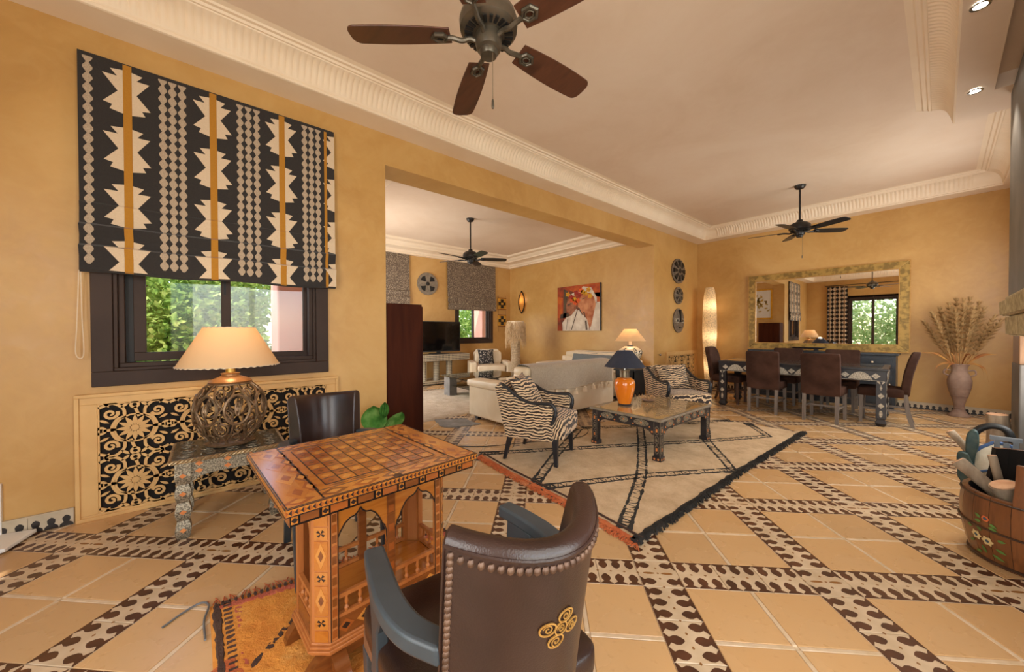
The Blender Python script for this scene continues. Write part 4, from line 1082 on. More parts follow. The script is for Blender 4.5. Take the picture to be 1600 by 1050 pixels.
# ---- leather armchairs
def make_armchair(label):
    t = thing('leather_armchair', label, 'armchair', (0,0,0))
    # seat
    mb = MB()
    mb.pad(-.235, .27, -.235, .235, .385, .455, .035, .16, 10, 12)
    mb.build('seat', BLEATH, t, smooth=60)
    mb = MB(); mb.prism([(-.23,-.20),(.25,-.232),(.268,-.21),(.268,.21),(.25,.232),(-.23,.20)], .335, .40)
    mb.build('seat_rail', M('tan_leather_band', C(112,78,58), C(138,98,74), 6, .4), t, smooth=0, bevel=.012)
    # back: curved shell, thick leather
    HB = .170
    def back(u, v, o):
        y = (u-.5)*2*HB*(.97+.09*v); k = abs(2*u-1)
        x = -.145-.130*(1-k**2.0) - .065*v**1.3
        z = .37 + .47*v + .018*k*k*v
        n = Vector((1, 1.15*(2*u-1)*-1, .12)).normalized()
        return Vector((x, y, z)) + n*o
    NU, NV = 20, 14; th = .026
    vs = []; ring = []
    prof = []   # closed section: up the outside, over the rolled top, down the inside
    for j in range(NV+1): prof.append((j/NV, -th))
    for k in range(1, 6):
        a = PI*k/6; prof.append((1+.045*math.sin(a), -th*math.cos(a)*1.0))
    for j in range(NV, -1, -1): prof.append((j/NV, th + .016*math.sin(PI*min(1, j/NV))))
    K = len(prof)
    for i in range(NU+1):
        for v, o in prof: vs.append(back(i/NU, v, o))
    mb = MB(); fs = [(i*K+k, i*K+(k+1)%K, (i+1)*K+(k+1)%K, (i+1)*K+k) for i in range(NU) for k in range(K)]
    fs += [tuple(range(K))[::-1], tuple(NU*K+k for k in range(K))]
    mb.add(vs, fs); bk_ = mb.build('backrest', BLEATH, t, smooth=50, bevel=.006)
    nl = MB()
    def nail(u, v):
        p = back(u, v, -th-.001); nl.sphere(p, (.006, .0085, .0085), 8, 5)
    for k in range(34):
        v = .02+.95*k/33
        nail(.03, v); nail(.97, v)
    for k in range(1, 28): nail(.03+.94*k/28, .965)
    o = nl.build('nailheads', NAIL, bk_); o['kind'] = 'stuff'
    pp = MB()   # piping around the back panel
    pp.tube([back(.008, v/12, -th+.0) for v in range(13)] + [back(u/16, 1.0, -th) for u in range(1, 16)] + [back(.992, 1-v/12, -th) for v in range(13)], .004, 6)
    pp.build('piping', BLEATH, bk_)
    em = MB()   # gold embossed star flower, turned 45 degrees
    def emp(u, v, w):
        q = back(.52+u*.75, .68+v*.62, -th-.0015-w); return tuple(q)
    a0 = .3
    for k in range(4):
        a = a0+k*PI/2
        em.ribbon([(math.cos(b)*.0+math.cos(a)*.10+.055*math.cos(b), (math.sin(a)*.10+.05*math.sin(b))*.85) for b in [2*PI*i/16 for i in range(16)]], .010, 0, .002, emp, closed=True)
        em.ribbon(spiral(math.cos(a)*.10, math.sin(a)*.085, .035, .008, a, 1.3, 12), .007, 0, .002, emp)
    em.ribbon(circ(0, 0, .045, 14), .009, 0, .002, emp, closed=True); em.ribbon(spiral(0, 0, .03, .006, 0, 1.5, 12), .006, 0, .002, emp)
    tag(em.build('gold_emblem', GOLD, bk_, smooth=0), 'gold embossed scroll emblem')
    # arms
    for s in (-1, 1):
        top_ = spline([(.185, s*.216, .64), (.09, s*.228, .642), (-.02, s*.236, .637), (-.11, s*.222, .63), (-.185, s*.175, .62)], 6)
        wd = [.052+.008*math.sin(PI*i/(len(top_)-1)) for i in range(len(top_))]
        ab = MB(); N = len(top_); vs = []
        for i, p in enumerate(top_):
            tg = (top_[min(i+1, N-1)]-top_[max(i-1, 0)]).normalized(); nn = Vector((-tg.y, tg.x, 0)).normalized()
            for q, dz in ((-.5, -.022), (.5, -.022), (.5, .018), (-.5, .018)):
                vs.append(p + nn*q*wd[i] + Vector((0, 0, dz)))
        fs = [(i*4+k, i*4+(k+1)%4, (i+1)*4+(k+1)%4, (i+1)*4+k) for i in range(N-1) for k in range(4)] + [(3,2,1,0), tuple((N-1)*4+k for k in range(4))]
        ab.add(vs, fs); arm = ab.build('armrest', BLUEWD, t, smooth=50, bevel=.008, seg=3)
        # shaped front support
        sp_ = MB()
        prof_ = [(.15,.622),(.155,.56),(.135,.50),(.125,.44),(.14,.36),(.085,.36),(.08,.44),(.085,.49),(.06,.53),(.045,.57),(.02,.622)]
        sp_.prism(prof_, -.016, .016, lambda u, v, w, s=s: (u, s*.222+w, v))
        sp_.build('arm_support', BLUEWD, arm, smooth=30, bevel=.005)
        # legs
        lg = MB(); lg.taper((.235, s*.205, 0), .017, .017, (.235, s*.205, .34), .026, .026); lg.build('leg', BLUEWD, t, smooth=0, bevel=.004)
        lg = MB(); pr_ = spline([(-.30, s*.20, .0), (-.245, s*.20, .14), (-.20, s*.20, .28), (-.195, s*.20, .40)], 5)
        N = len(pr_); vs = []
        for i, p in enumerate(pr_):
            h = .017+.006*i/N
            for a, b in ((-h,-h),(h,-h),(h,h),(-h,h)): vs.append((p.x+a, p.y+b, p.z))
        lg.add(vs, [(i*4+k, i*4+(k+1)%4, (i+1)*4+(k+1)%4, (i+1)*4+k) for i in range(N-1) for k in range(4)] + [(3,2,1,0), tuple((N-1)*4+k for k in range(4))])
        lg.build('leg', BLUEWD, t, smooth=40, bevel=.003)
    return t
ch1 = make_armchair('brown leather armchair with nailheads and gold emblem, its back to the viewer')
ch1.location = (2.85, .540, 0); ch1.rotation_euler = (0, 0, math.radians(175.5))
dup(ch1, (1.46, .525, 0), math.radians(-2), 'brown leather armchair facing the viewer from behind the game table, near the fretwork cover', None)

# ---- orange rug under the game table
def rug(name, label, corners, th, mats_, zfn=None, n=(60, 60), noise=.004, seed=2, wav=.01):
    """corners a,b,c,d (counter-clockwise); edge slightly wavy"""
    a, b, c, d = [Vector((*p, 0)) for p in corners]; rr = random.Random(seed)
    t = thing(name, label, 'rug', (0, 0, 0)); mb = MB()
    ph = [rr.uniform(0, 6) for _ in range(8)]
    def P(u, v):
        uu = u + wav*math.sin(7*v+ph[0])*(1-abs(2*u-1)*.0) ; vv = v + wav*math.sin(6*u+ph[1])
        q = a*(1-uu)*(1-vv)+b*uu*(1-vv)+c*uu*vv+d*(1-uu)*vv
        e = min(u, v, 1-u, 1-v); z = th*min(1, (e*14)**.5 if e > 0 else 0) + (noise*rr.random() if 0 < u < 1 and 0 < v < 1 else 0)
        return (q.x, q.y, z+.001)
    mb.grid(P, n[0], n[1]); pl = mb.build('pile', mats_, t, smooth=80)
    def Q(u, v, w=0):
        uu = u + wav*math.sin(7*v+ph[0]); vv = v + wav*math.sin(6*u+ph[1])
        q = a*(1-uu)*(1-vv)+b*uu*(1-vv)+c*uu*vv+d*(1-uu)*vv
        return (q.x, q.y, th+.002+w)
    return t, pl, Q
def rug_line(mb, Q, pts, wd, h=.004, mi=0, n=40, jit=.0, rr=random.Random(4)):
    P = [Vector((*p, 0)) for p in pts]; out = []
    for p, q in zip(P, P[1:]):
        k = max(2, int(n*(q-p).length))
        for i in range(k): out.append(p.lerp(q, i/k))
    out.append(P[-1]); W = [Vector(Q(p.x, p.y)) for p in out]; N = len(W); vs = []
    for i, p in enumerate(W):
        tg = (W[min(i+1, N-1)]-W[max(i-1, 0)]); tg.normalize(); nn = Vector((-tg.y, tg.x, 0))
        w2 = wd/2*(1+rr.uniform(-.35, .35)); o = nn*rr.uniform(-jit, jit)
        vs += [p-nn*w2+o-Vector((0,0,.004)), p-nn*w2*.6+o+Vector((0,0,h)), p+nn*w2*.6+o+Vector((0,0,h)), p+nn*w2+o-Vector((0,0,.004))]
    mb.add(vs, [(i*4+k, i*4+k+1, (i+1)*4+k+1, (i+1)*4+k) for i in range(N-1) for k in range(3)], mi)
t, pl, Q = rug('tribal_rug', 'small orange shaggy tribal rug with dark dashed edge under the game table', [(1.53, -.012), (3.02, -.03), (2.92, 1.0), (1.64, 1.13)], .014, RUGO, n=(90, 80), noise=.008)
dl = MB()
for u, v0, v1 in ((.04, 0, 1),): rug_line(dl, Q, [(u, v0+.02), (u, v1-.02)], .045, .003, 1, 60)
rug_line(dl, Q, [(.03, .96), (.97, .96)], .04, .003, 1, 60)
for k in range(46):
    v = .02+k*.021; rug_line(dl, Q, [(.012, v), (.034, v)], .012, .006, 0, 60)
    rug_line(dl, Q, [(.02+k*.021, .972), (.02+k*.021, .992)], .012, .006, 0, 60)
rug_line(dl, Q, [(.02, .022), (.98, .022)], .03, .004, 0, 60); rug_line(dl, Q, [(.02, .085), (.98, .085)], .03, .002, 1, 60)
for k in range(46): rug_line(dl, Q, [(.02+k*.021, .04), (.02+k*.021, .065)], .012, .006, 0, 60)
rug_line(dl, Q, [(.10, .93), (.38, .60), (.10, .36), (.35, .08)], .03, .004, 0, 60, .006)
rug_line(dl, Q, [(.38, .60), (.62, .93), (.93, .60), (.65, .30), (.93, .05)], .03, .004, 0, 60, .006)
rug_line(dl, Q, [(.24, .60), (.17, .66)], .05, .003, 2, 60); rug_line(dl, Q, [(.30, .25), (.22, .3)], .06, .003, 2, 60)
rug_line(dl, Q, [(.05, .90), (.45, .90)], .05, .002, 1, 60); rug_line(dl, Q, [(.07, .86), (.07, .3)], .05, .002, 1, 60)
rug_line(dl, Q, [(.28, .02), (.52, .22), (.6, .1)], .09, .003, 2, 60)
dl.build('woven_pattern', [RUGB, RUGP, RUGR], t, smooth=0)
fr = MB(); rr = random.Random(9)
for k in range(90):
    v = k/90; p = Vector(Q(0, v)); q = p+Vector((-.03-.03*rr.random(), rr.uniform(-.02,.02), 0)); fr.tube([(p.x, p.y, .006), ((p.x+q.x)/2, (p.y+q.y)/2, .008), (q.x, q.y, .003)], .0025, 4)
for k in range(70):
    v = .15+.85*k/70; p = Vector(Q(1, v)); q = p+Vector((.04+.05*rr.random(), rr.uniform(-.03,.03), 0)); fr.tube([(p.x, p.y, .006), ((p.x+q.x)/2, (p.y+q.y)/2, .008), (q.x, q.y, .003)], .003, 4)
o = fr.build('fringe', RUGR, t, smooth=60); o['kind'] = 'stuff'
cb = MB().tube(spline([(1.75, -.03, .008), (1.62, -.035, .006), (1.53, -.02, .014), (1.48, -.05, .010), (1.50, -.11, .006), (1.55, -.17, .006)], 8), .0045, 6).build('loose_cord', GREYM, t); tag(cb, 'loose blue grey edge cord')

# ---- white router box with cable at the left edge
rt = thing('router_box', 'low white plastic box with cable on the floor at far left', 'box', (.10, -.98, 0), math.radians(-8))
MB().prism([(-.10,-.13),(.18,-.10),(.16,.10),(-.07,.13)], .012, .035).build('case', WHITE, rt, smooth=0, bevel=.006)
MB().tube(spline([(.17,.0,.012), (.24,.08,.006), (.36,.12,.006), (.44,.04,.006), (.42,-.1,.006)], 8), .004, 6).build('cable', WHITE, rt)
pp = thing('power_pole', 'thin white upright trunking against the wall at far left', 'trunking', (.012, -1.0, 0))
MB().box(-.012, .012, -.02, .02, .0, .34).build('trunking', WHITE, pp, smooth=0, bevel=.003)
# ================================================================ CARPET GROUP
t, pl, Q = rug('berber_rug', 'large cream berber rug with black double line diamonds and black fringe edge', [(.70, 2.04), (2.515, 1.885), (2.59, 5.52), (.66, 5.50)], .016, RUGM, n=(90, 150), noise=.006, seed=3, wav=.004)
def inv(x, y):   # world -> rug parameters
    u, v = (x-.7)/1.85, (y-1.98)/3.52
    for _ in range(12):
        q = Q(u, v); u += (x-q[0])/1.86; v += (y-q[1])/3.5
    return (u, v)
bl_ = MB()
def dbl(pts, wd=.028, gap=.075):
    for s in (-1, 1):
        P = [Vector((*p, 0)) for p in pts]; o = []
        for i, p in enumerate(P):
            d = (P[min(i+1, len(P)-1)]-P[max(i-1, 0)]).normalized(); o.append(inv(p.x-d.y*gap/2*s, p.y+d.x*gap/2*s))
        rug_line(bl_, Q, o, wd, .004, 0, 110, .003)
    P = [Vector((*p, 0)) for p in pts]   # ladder ticks between the two lines
    for p, q in zip(P, P[1:]):
        n_ = int((q-p).length/.035); d = (q-p).normalized(); nn = Vector((-d.y, d.x, 0))*gap/2
        for k in range(n_):
            c = p.lerp(q, (k+.5)/n_); s = 1 if k % 2 else -1
            rug_line(bl_, Q, [inv(*(c-nn*.9+d*.012*s).xy), inv(*(c+nn*.9-d*.012*s).xy)], .010, .003, 0, 60)
dbl([(.66, 2.07), (1.567, 3.589), (1.975, 4.245), (2.36, 4.99), (1.99, 5.50)])
dbl([(1.55, 1.99), (1.2, 2.6), (.72, 3.56)]); dbl([(.72, 3.62), (1.147, 4.265), (1.61, 5.16), (1.80, 5.50)])
dbl([(1.147, 4.265), (1.567, 3.589), (2.02, 2.80), (2.385, 1.96)]); dbl([(1.62, 1.98), (2.02, 2.80), (2.47, 3.54), (1.975, 4.245), (1.61, 5.1)])
dbl([(.72, 5.0), (1.147, 4.265)])
o = bl_.build('black_diamond_lines', RUGK, t, smooth=0); o['kind'] = 'stuff'
eb_ = MB(); rr = random.Random(5)
for k in range(900):
    v = rr.random(); u = 1.0-rr.random()*.012; p = Vector(Q(u, v)); d = Vector((rr.uniform(-.01, .028), rr.uniform(-.02, .02), 0))
    eb_.tube([(p.x-.02, p.y, .014), (p.x+d.x*.5, p.y+d.y*.5, .024+.008*rr.random()), (p.x+d.x, p.y+d.y, .006)], .006, 4)
rug_line(eb_, Q, [(.985, 0.0), (.985, 1)], .05, .006, 0, 60, .004)
o = eb_.build('black_fringe', RUGK, t, smooth=60); o['kind'] = 'stuff'
eo = MB(); rug_line(eo, Q, [(0, .006), (1, .006)], .032, .006, 0, 60, .003)
for k in range(420):
    u = k/420; p = Vector(Q(u, 0)); L = .018+.026*rr.random()
    eo.tube([(p.x, p.y+.01, .014), (p.x+rr.uniform(-.02,.03), p.y-L*.5, .012), (p.x+rr.uniform(-.03,.05), p.y-L, .003)], .0032, 4)
eo.build('orange_fringe', RUGR, t, smooth=60)['kind'] = 'stuff'
rug_line(MB(), Q, [(0, .01), (1, .01)], .02)
e2 = MB(); rug_line(e2, Q, [(0, .020), (1, .020)], .012, .007, 0, 60); e2.build('dark_edge_line', RUGB, t, smooth=0)

# ---- zebra armchairs
def make_zebra(label):
    t = thing('zebra_armchair', label, 'armchair')
    z0, z1, z2 = .235, .43, .56
    mb = MB(); mb.pad(-.20, .295, -.285, .285, z0+.01, z1, .025, .14, 10, 12); mb.build('seat', ZEBRA_S, t, smooth=60)
    # side panels sweep up into the back
    for s in (-1, 1):
        pts = [(.20, z0)] + sp2([(.20, .40), (.205, .50), (.185, .555), (.12, .56), (0, .565), (-.14, .61), (-.27, .70), (-.34, .735)], 4) + [(-.375, .70), (-.26, z0)]
        mb = MB(); mb.prism(pts, s*.262, s*.312, lambda u, v, w: (u, w, v)); mb.build('side_panel', ZEBRA, t, smooth=30, bevel=.008)
        rail = spline([(.195, s*.297, .40), (.222, s*.297, .46), (.228, s*.297, .53), (.19, s*.297, .575), (.12, s*.297, .575), (.0, s*.295, .572), (-.10, s*.293, .60), (-.22, s*.290, .672), (-.30, s*.288, .725)], 6)
        MB().tube(rail, [.021 if i > 8 else .024 for i in range(len(rail))], 8, sx=.8).build('arm_rail', BWOOD, t, smooth=60)
        MB().taper((.225, s*.262, 0), .016, .016, (.215, s*.262, z0+.01), .026, .026).build('leg', BWOOD, t, smooth=0, bevel=.003)
        MB().taper((-.30, s*.25, 0), .015, .015, (-.235, s*.25, z0+.01), .024, .024).build('leg', BWOOD, t, smooth=0, bevel=.003)
    def bk(u, v):
        a = 2*PI*u; return None
    mb = MB(); mb.pad(-.045, .045, -.285, .285, -.25, .25, .0, .22, 8, 12); mb.rot('Y', -18); mb.xf(Matrix.Translation((-.285, 0, .50))); mb.build('backrest', ZEBRA, t, smooth=60)
    MB().box(-.25, .235, -.27, .27, z0-.006, z0+.02).build('frame_rail', BWOOD, t, smooth=0, bevel=.004)
    return t
def cushion(name, label, loc, rx, ry, rz, w_, h_, d_, mt, cat='cushion'):
    t = thing(name, label, cat, loc); mb = MB(); N = 14
    def P(u, v, s):
        x, y = (2*u-1), (2*v-1); e = (1-x*x)*(1-y*y); pin = 1-.10*(1-abs(x)**2)*abs(y)**3 - .10*(1-abs(y)**2)*abs(x)**3
        return (x*w_/2*(1-.08*(1-x*x)*0)*pin, y*h_/2*pin, s*d_/2*max(0, e)**.45)
    mb.grid(lambda u, v: P(u, v, 1), N, N); mb.grid(lambda u, v: P(u, v, -1), N, N, flip=True)
    mb.xf(Euler((rx, ry, rz)).to_matrix().to_4x4()); mb.build('cover', mt, t, smooth=80)
    pts = [P(i/N, 0, 0) for i in range(N)] + [P(1, i/N, 0) for i in range(N)] + [P(1-i/N, 1, 0) for i in range(N)] + [P(0, 1-i/N, 0) for i in range(N)]
    MB().tube(pts, .004, 5, closed=True).xf(Euler((rx, ry, rz)).to_matrix().to_4x4()).build('piping', mt, t)
    return t
zc1 = make_zebra('zebra print armchair with black arms, its left side to the viewer, on the rug corner')
zc1.location = (1.10, 2.53, 0.018); zc1.rotation_euler = (0, 0, math.radians(25.7))
dup(zc1, (1.38, 4.84, 0.018), math.radians(-30), 'zebra print armchair with black arms behind the inlaid coffee table')
def loc_in(c, a, x, y): return (c[0]+x*math.cos(a)-y*math.sin(a), c[1]+x*math.sin(a)+y*math.cos(a))
a = math.radians(25.7)
x, y = loc_in((1.10, 2.53), a, -.13, -.06); cushion('cushion', 'front zebra print cushion leaning in the near zebra armchair', (x, y, .625), 0, math.radians(60), a-.15, .38, .38, .14, ZEBRA)
x, y = loc_in((1.10, 2.53), a, -.215, .10); cushion('cushion', 'darker zebra print cushion behind the front cushion in the near zebra armchair', (x, y, .635), 0, math.radians(64), a+.2, .38, .38, .11, ZEBRA_D)
a = math.radians(-30); x, y = loc_in((1.38, 4.84), a, -.125, 0); cushion('cushion', 'zebra print cushion in the zebra armchair behind the coffee table', (x, y, .625), 0, math.radians(68), a, .34, .46, .11, ZEBRA)

# ---- coffee table with inlay
ct = thing('coffee_table', 'low black square coffee table with silver lozenge and orange inlay on the berber rug', 'table', (1.57, 3.78, .018))
hx, hy, zt = .395, .555, .40
MB().prism([(-hx-.02,-hy-.02),(hx+.02,-hy-.02),(hx+.02,hy+.02),(-hx-.02,hy+.02)], zt-.022, zt).build('tabletop', M('table_edge_grey', C(120,108,92), C(142,130,112), 20, .4), ct, smooth=0, bevel=.004)
MB().box(-hx+.01, hx-.01, -hy+.01, hy-.01, zt+.0005, zt+.006).build('glass_top', M('smoky_glass_over_wood', C(150,124,84), C(166,138,96), 3, .04, coat=.5), ct, smooth=0)
ap = MB(); zA = zt-.11
for s in (-1, 1):
    pr_ = [(-hx+.06, zt-.022), (-hx+.06, zA-.05), (-hx+.09, zA-.045), (-hx+.12, zA-.015), (-hx+.17, zA), (hx-.17, zA), (hx-.12, zA-.015), (hx-.09, zA-.045), (hx-.06, zA-.05), (hx-.06, zt-.022)]
    ap.prism(pr_, s*(hy-.022), s*(hy-.005), lambda u, v, w: (u, w, v))
    pr_ = [(-hy+.06, zt-.022), (-hy+.06, zA-.05), (-hy+.09, zA-.045), (-hy+.12, zA-.015), (-hy+.17, zA), (hy-.17, zA), (hy-.12, zA-.015), (hy-.09, zA-.045), (hy-.06, zA-.05), (hy-.06, zt-.022)]
    ap.prism(pr_, s*(hx-.022), s*(hx-.005), lambda u, v, w: (w, u, v))
apron = ap.build('apron', DKTAB, ct, smooth=0)
im = MB()
def lens(cx, cz, a, b, n=14): return [(cx+a*math.cos(t)*(abs(math.cos(t))**.0), cz+b*math.sin(t)*abs(math.sin(t))**.15) for t in [2*PI*i/n for i in range(n)]]
def face_inlay(H, fix, horiz):
    for s in (-1, 1):
        mp = (lambda u, v, w, s=s: (u, s*w, v)) if horiz else (lambda u, v, w, s=s: (s*w, u, v))
        n_ = 3 if horiz else 5; stp = (2*H-.20)/n_
        for k in range(n_):
            c = -H+.10+stp*(k+.5); big = k % 2 == 0
            im.prism(lens(c, zt-.062, stp*(.42 if big else .26), .032), fix, fix+.0025, mp, mi=0)
            im.prism(circ(c, zt-.062, .009, 8), fix+.0025, fix+.004, mp, mi=1)
            for q in (-1, 1): im.prism(circ(c+q*stp*.45, zt-.062+.026*((k%2)*2-1), .008, 8), fix, fix+.003, mp, mi=1)
        for q in (-1, 1): im.prism(circ(q*(H-.085), zA-.02, .010, 8), fix, fix+.003, mp, mi=1)
face_inlay(hx, hy-.005, True); face_inlay(hy, hx-.005, False)
im.build('inlay', [METAL, ORNG], apron, smooth=0)
for sx in (-1, 1):
    for sy in (-1, 1):
        lx, ly = sx*(hx-.035), sy*(hy-.035)
        lg = MB(); lg.box(lx-.032, lx+.032, ly-.032, ly+.032, .04, zt-.022); lg.box(lx-.042, lx+.042, ly-.042, ly+.042, 0, .045)
        leg = lg.build('leg', DKTAB, ct, smooth=0, bevel=.003)
        il = MB()
        for k, zz in enumerate((.11, .20, .29)):
            for mpf in (lambda u, v, w, s=sx, l=lx, y=ly: (l+s*w, y+u, v), lambda u, v, w, s=sy, l=ly, x=lx: (x+u, l+s*w, v)):
                il.prism([(-.018, zz-.03), (0, zz-.042), (.018, zz-.03), (.018, zz+.03), (0, zz+.042), (-.018, zz+.03)], .032, .0335, mpf, mi=0)
                il.prism([(-.013, zz-.026), (0, zz-.036), (.013, zz-.026), (.013, zz+.026), (0, zz+.036), (-.013, zz+.026)], .0335, .0345, mpf, mi=2)
                il.prism([(-.008, zz-.016), (.008, zz-.016), (.008, zz+.016), (-.008, zz+.016)], .0345, .0355, mpf, mi=0 if k % 2 else 1)
        for mpf in (lambda u, v, w, s=sx, l=lx, y=ly: (l+s*w, y+u, v), lambda u, v, w, s=sy, l=ly, x=lx: (x+u, l+s*w, v)):
            for q in (-.02, .02): il.prism(circ(q, .022, .010, 8), .042, .0435, mpf, mi=1)
            for q in (-.031, .029): il.prism([(q, .045), (q+.003, .045), (q+.003, zt-.03), (q, zt-.03)], .032, .0335, mpf, mi=0)
        il.build('inlay', [METAL, ORNG, DKTAB], leg, smooth=0)

fc = thing('floor_cable', 'thin black cable running over the floor and rug edge behind the near zebra armchair', 'cable', (0, 0, 0))
MB().tube(spline([(-.10, 1.72, .006), (.25, 2.02, .006), (.50, 2.30, .006), (.72, 2.66, .026), (.90, 3.05, .026), (.96, 3.35, .026), (.80, 3.62, .026), (.45, 3.75, .006)], 8), .004, 6).build('cable', BLACK, fc)
# ---- orange lamp with navy shade
ol = thing('table_lamp', 'table lamp with glossy orange ceramic urn and navy blue shade on the coffee table', 'lamp', (1.37, 3.56, .425))
MB().lathe([(.0,0),(.072,0),(.074,.012),(.065,.02),(.0,.02)], 28, cap=False).build('base', DKTAB, ol)
MB().lathe([(.0,.018),(.066,.018),(.078,.06),(.098,.13),(.112,.20),(.114,.245),(.104,.28),(.078,.303),(.05,.31),(.0,.31)], 32, cap=False).build('urn', ORGLZ, ol, smooth=60)
MB().lathe([(.0,.305),(.052,.305),(.052,.375),(.056,.38),(.056,.39),(.02,.395),(.0,.396)], 24, cap=False).build('metal_collar', M('aged_steel', C(120,106,86), C(150,134,110), 20, .3, metal=.8), ol)
MB().lathe([(.012,.39),(.012,.47)], 10).build('socket', STEEL, ol)
lamp_shade(ol, .222, .43, .082, .61, NAVY, 40)
MB().tube([(-.08,0,.605),(.08,0,.605)], .002, 5).tube([(0,-.08,.605),(0,.08,.605)], .002, 5).tube([(0,0,.47),(0,0,.605)], .003, 5).build('shade_spider', STEEL, ol)
bulb(ol, .52, 1.2, .022)
dr = thing('dried_stems', 'small bunch of dried pods lying on a saucer on the coffee table', 'ornament', (1.42, 3.98, .425))
MB().lathe([(0,0),(.05,0),(.075,.012),(.078,.012),(.05,-.002),(0,-.002)], 20, cap=False).build('saucer', TERRA, dr)
ds = MB(); rr = random.Random(3)
for k in range(12):
    a = rr.uniform(0, 6.28); ds.tube([(0,0,.01), (.03*math.cos(a), .03*math.sin(a), .03), (.07*math.cos(a), .07*math.sin(a), .045+.02*rr.random())], .003, 5).sphere((.07*math.cos(a), .07*math.sin(a), .05), (.011,.011,.015), 6, 5)
ds.build('pods', M('dried_pod', C(150,110,70), C(190,150,104), 20, .8), dr)['kind'] = 'stuff'

# ---- black pedestal with black and white lamp
bp = thing('pedestal_table', 'black lacquered pedestal table with scalloped skirt beside the far zebra armchair', 'table', (.10, 5.72, 0))
pb = MB(); pb.box(-.21, .21, -.21, .21, .56, .59); pb.build('tabletop', BLACK, bp, smooth=0, bevel=.006)
sk = MB()
for s in (-1, 1):
    pts = [(-.18, .56), (.18, .56)] + [(.18-.36*i/24, .16 - .10*abs(math.sin(PI*i/8)) + .0) for i in range(25)]
    pts = [(-.18, .56)] + [(-.18+.36*i/24, .10 + .09*abs(math.sin(PI*i/8))) for i in range(25)] + [(.18, .56)]
    sk.prism(pts, s*.165, s*.18, lambda u, v, w: (u, w, v)); sk.prism(pts, s*.165, s*.18, lambda u, v, w: (w, u, v))
sk.build('skirt', BLACK, bp, smooth=20)
for sx in (-1, 1):
    for sy in (-1, 1): MB().lathe([(.018,0),(.026,.03),(.018,.08),(.022,.2)], 10, (sx*.165, sy*.165, 0)).build('foot', BLACK, bp)
bw = thing('table_lamp', 'table lamp with black and white scroll urn and lit cream shade on black pedestal', 'lamp', (.10, 5.72, .592))
def BR(z):
    P = [(0,.08),(.04,.085),(.12,.13),(.22,.19),(.29,.205),(.34,.185),(.375,.12),(.39,.10)]
    for (a_, x_), (b_, y_) in zip(P, P[1:]):
        if z <= b_: return x_+(y_-x_)*max(0, z-a_)/(b_-a_)
    return P[-1][1]
MB().lathe([(0,0)]+[(BR(z), z) for z in [.39*i/20 for i in range(21)]]+[(0,.392)], 32, cap=False).build('urn', M('ivory_ceramic', C(214,196,164), C(226,208,178), 8, .3), bw, smooth=60)
pt = MB()
for k in range(6):
    a0 = 2*PI*k/6
    def W(u, v, w): z = max(0.005, min(.385, .2+v)); r = BR(z)+w; return (r*math.cos(a0+u), r*math.sin(a0+u), z)
    pt.ribbon([(.30*math.cos(t), .11*math.sin(t)+.01) for t in [2*PI*i/20 for i in range(20)]], .018, .0, .003, W, closed=True)
    pt.ribbon([(q[0]*4.5, q[1]+.04) for q in spiral(0, 0, .05, .012, 0, 1.3, 16)], .014, .0, .003, W)
    pt.ribbon([(.52+q[0]*4.5, q[1]-.06) for q in spiral(0, 0, .05, .012, 2, -1.3, 16)], .014, .0, .003, W)
    pt.ribbon([(.52+q[0]*4.5, q[1]+.12) for q in spiral(0, 0, .045, .012, 1, 1.3, 16)], .014, .0, .003, W)
    pt.ribbon([(.52, -.18), (.40, -.10), (.52, 0), (.60, .08), (.52, .16)], .016, 0, .003, W)
    pt.ribbon([(-.1, -.18), (.1, -.12), (0, -.05)], .02, 0, .003, W)
o = pt.build('scroll_pattern', BLACK, bw, smooth=0); o['kind'] = 'stuff'
MB().lathe([(0,.39),(.055,.39),(.055,.405),(.03,.41),(.026,.415),(0,.415)], 20, cap=False).build('cap', DKTAB, bw)
neck(bw, .41, .50, .024, CREAM)
lamp_shade(bw, .265, .488, .105, .70, SHADE, 40)
bulb(bw, .58, 4.5)
# ================================================================ ANNEX SITTING ROOM
# ---- dark tall cabinet at the near jamb
cb = thing('tall_cabinet', 'tall dark reddish brown wooden cabinet standing at the left jamb of the opening', 'cabinet', (-.36, 1.585, 0))
MB().box(-.33, .32, -.2, .205, 0, 1.552).build('carcass', DWOOD, cb, smooth=0, bevel=.004)
MB().box(.321, .327, -.19, .195, .06, 1.53).build('side_panel', DWOOD, cb, smooth=0, bevel=.002)
for a_, b_ in ((-.32, -.005), (.005, .31)):
    d = MB().box(a_, b_, .206, .222, .06, 1.53).build('door', DWOOD, cb, smooth=0, bevel=.004)
    MB().sphere((b_-.03 if a_ < 0 else a_+.03, .232, .8), .012, 8, 6).build('knob', NAIL, d)
# plant in front of it
pf = thing('potted_plant', 'green pleated leaf house plant behind the game table', 'plant', (.36, 1.17, 0))
MB().lathe([(0,0),(.09,0),(.12,.20),(.13,.22),(.118,.22),(.11,.19),(0,.19)], 24, cap=False).build('pot', TERRA, pf)
def pleaf(cx, cy, cz, az, el, L, Wd, name='leaf'):
    mb = MB(); N = 10
    def P(u, v):
        s = v*2-1; w_ = Wd*math.sin(PI*min(1, .06+u*.94))**.7
        return (L*u, w_*s, -.18*L*u*u + .10*Wd*abs(s) + .005*math.cos(s*22))
    mb.grid(P, N, 18); mb.xf(Matrix.Translation((cx, cy, cz)) @ Matrix.Rotation(az, 4, 'Z') @ Matrix.Rotation(-el, 4, 'Y')); mb.build(name, PLANTM, pf, smooth=80)
    MB().tube(spline([(0, 0, .18), (cx*.5, cy*.5, .2+.5*(cz-.2)), (cx, cy, cz)], 4), .004, 5).build('stem', PLANTM, pf)
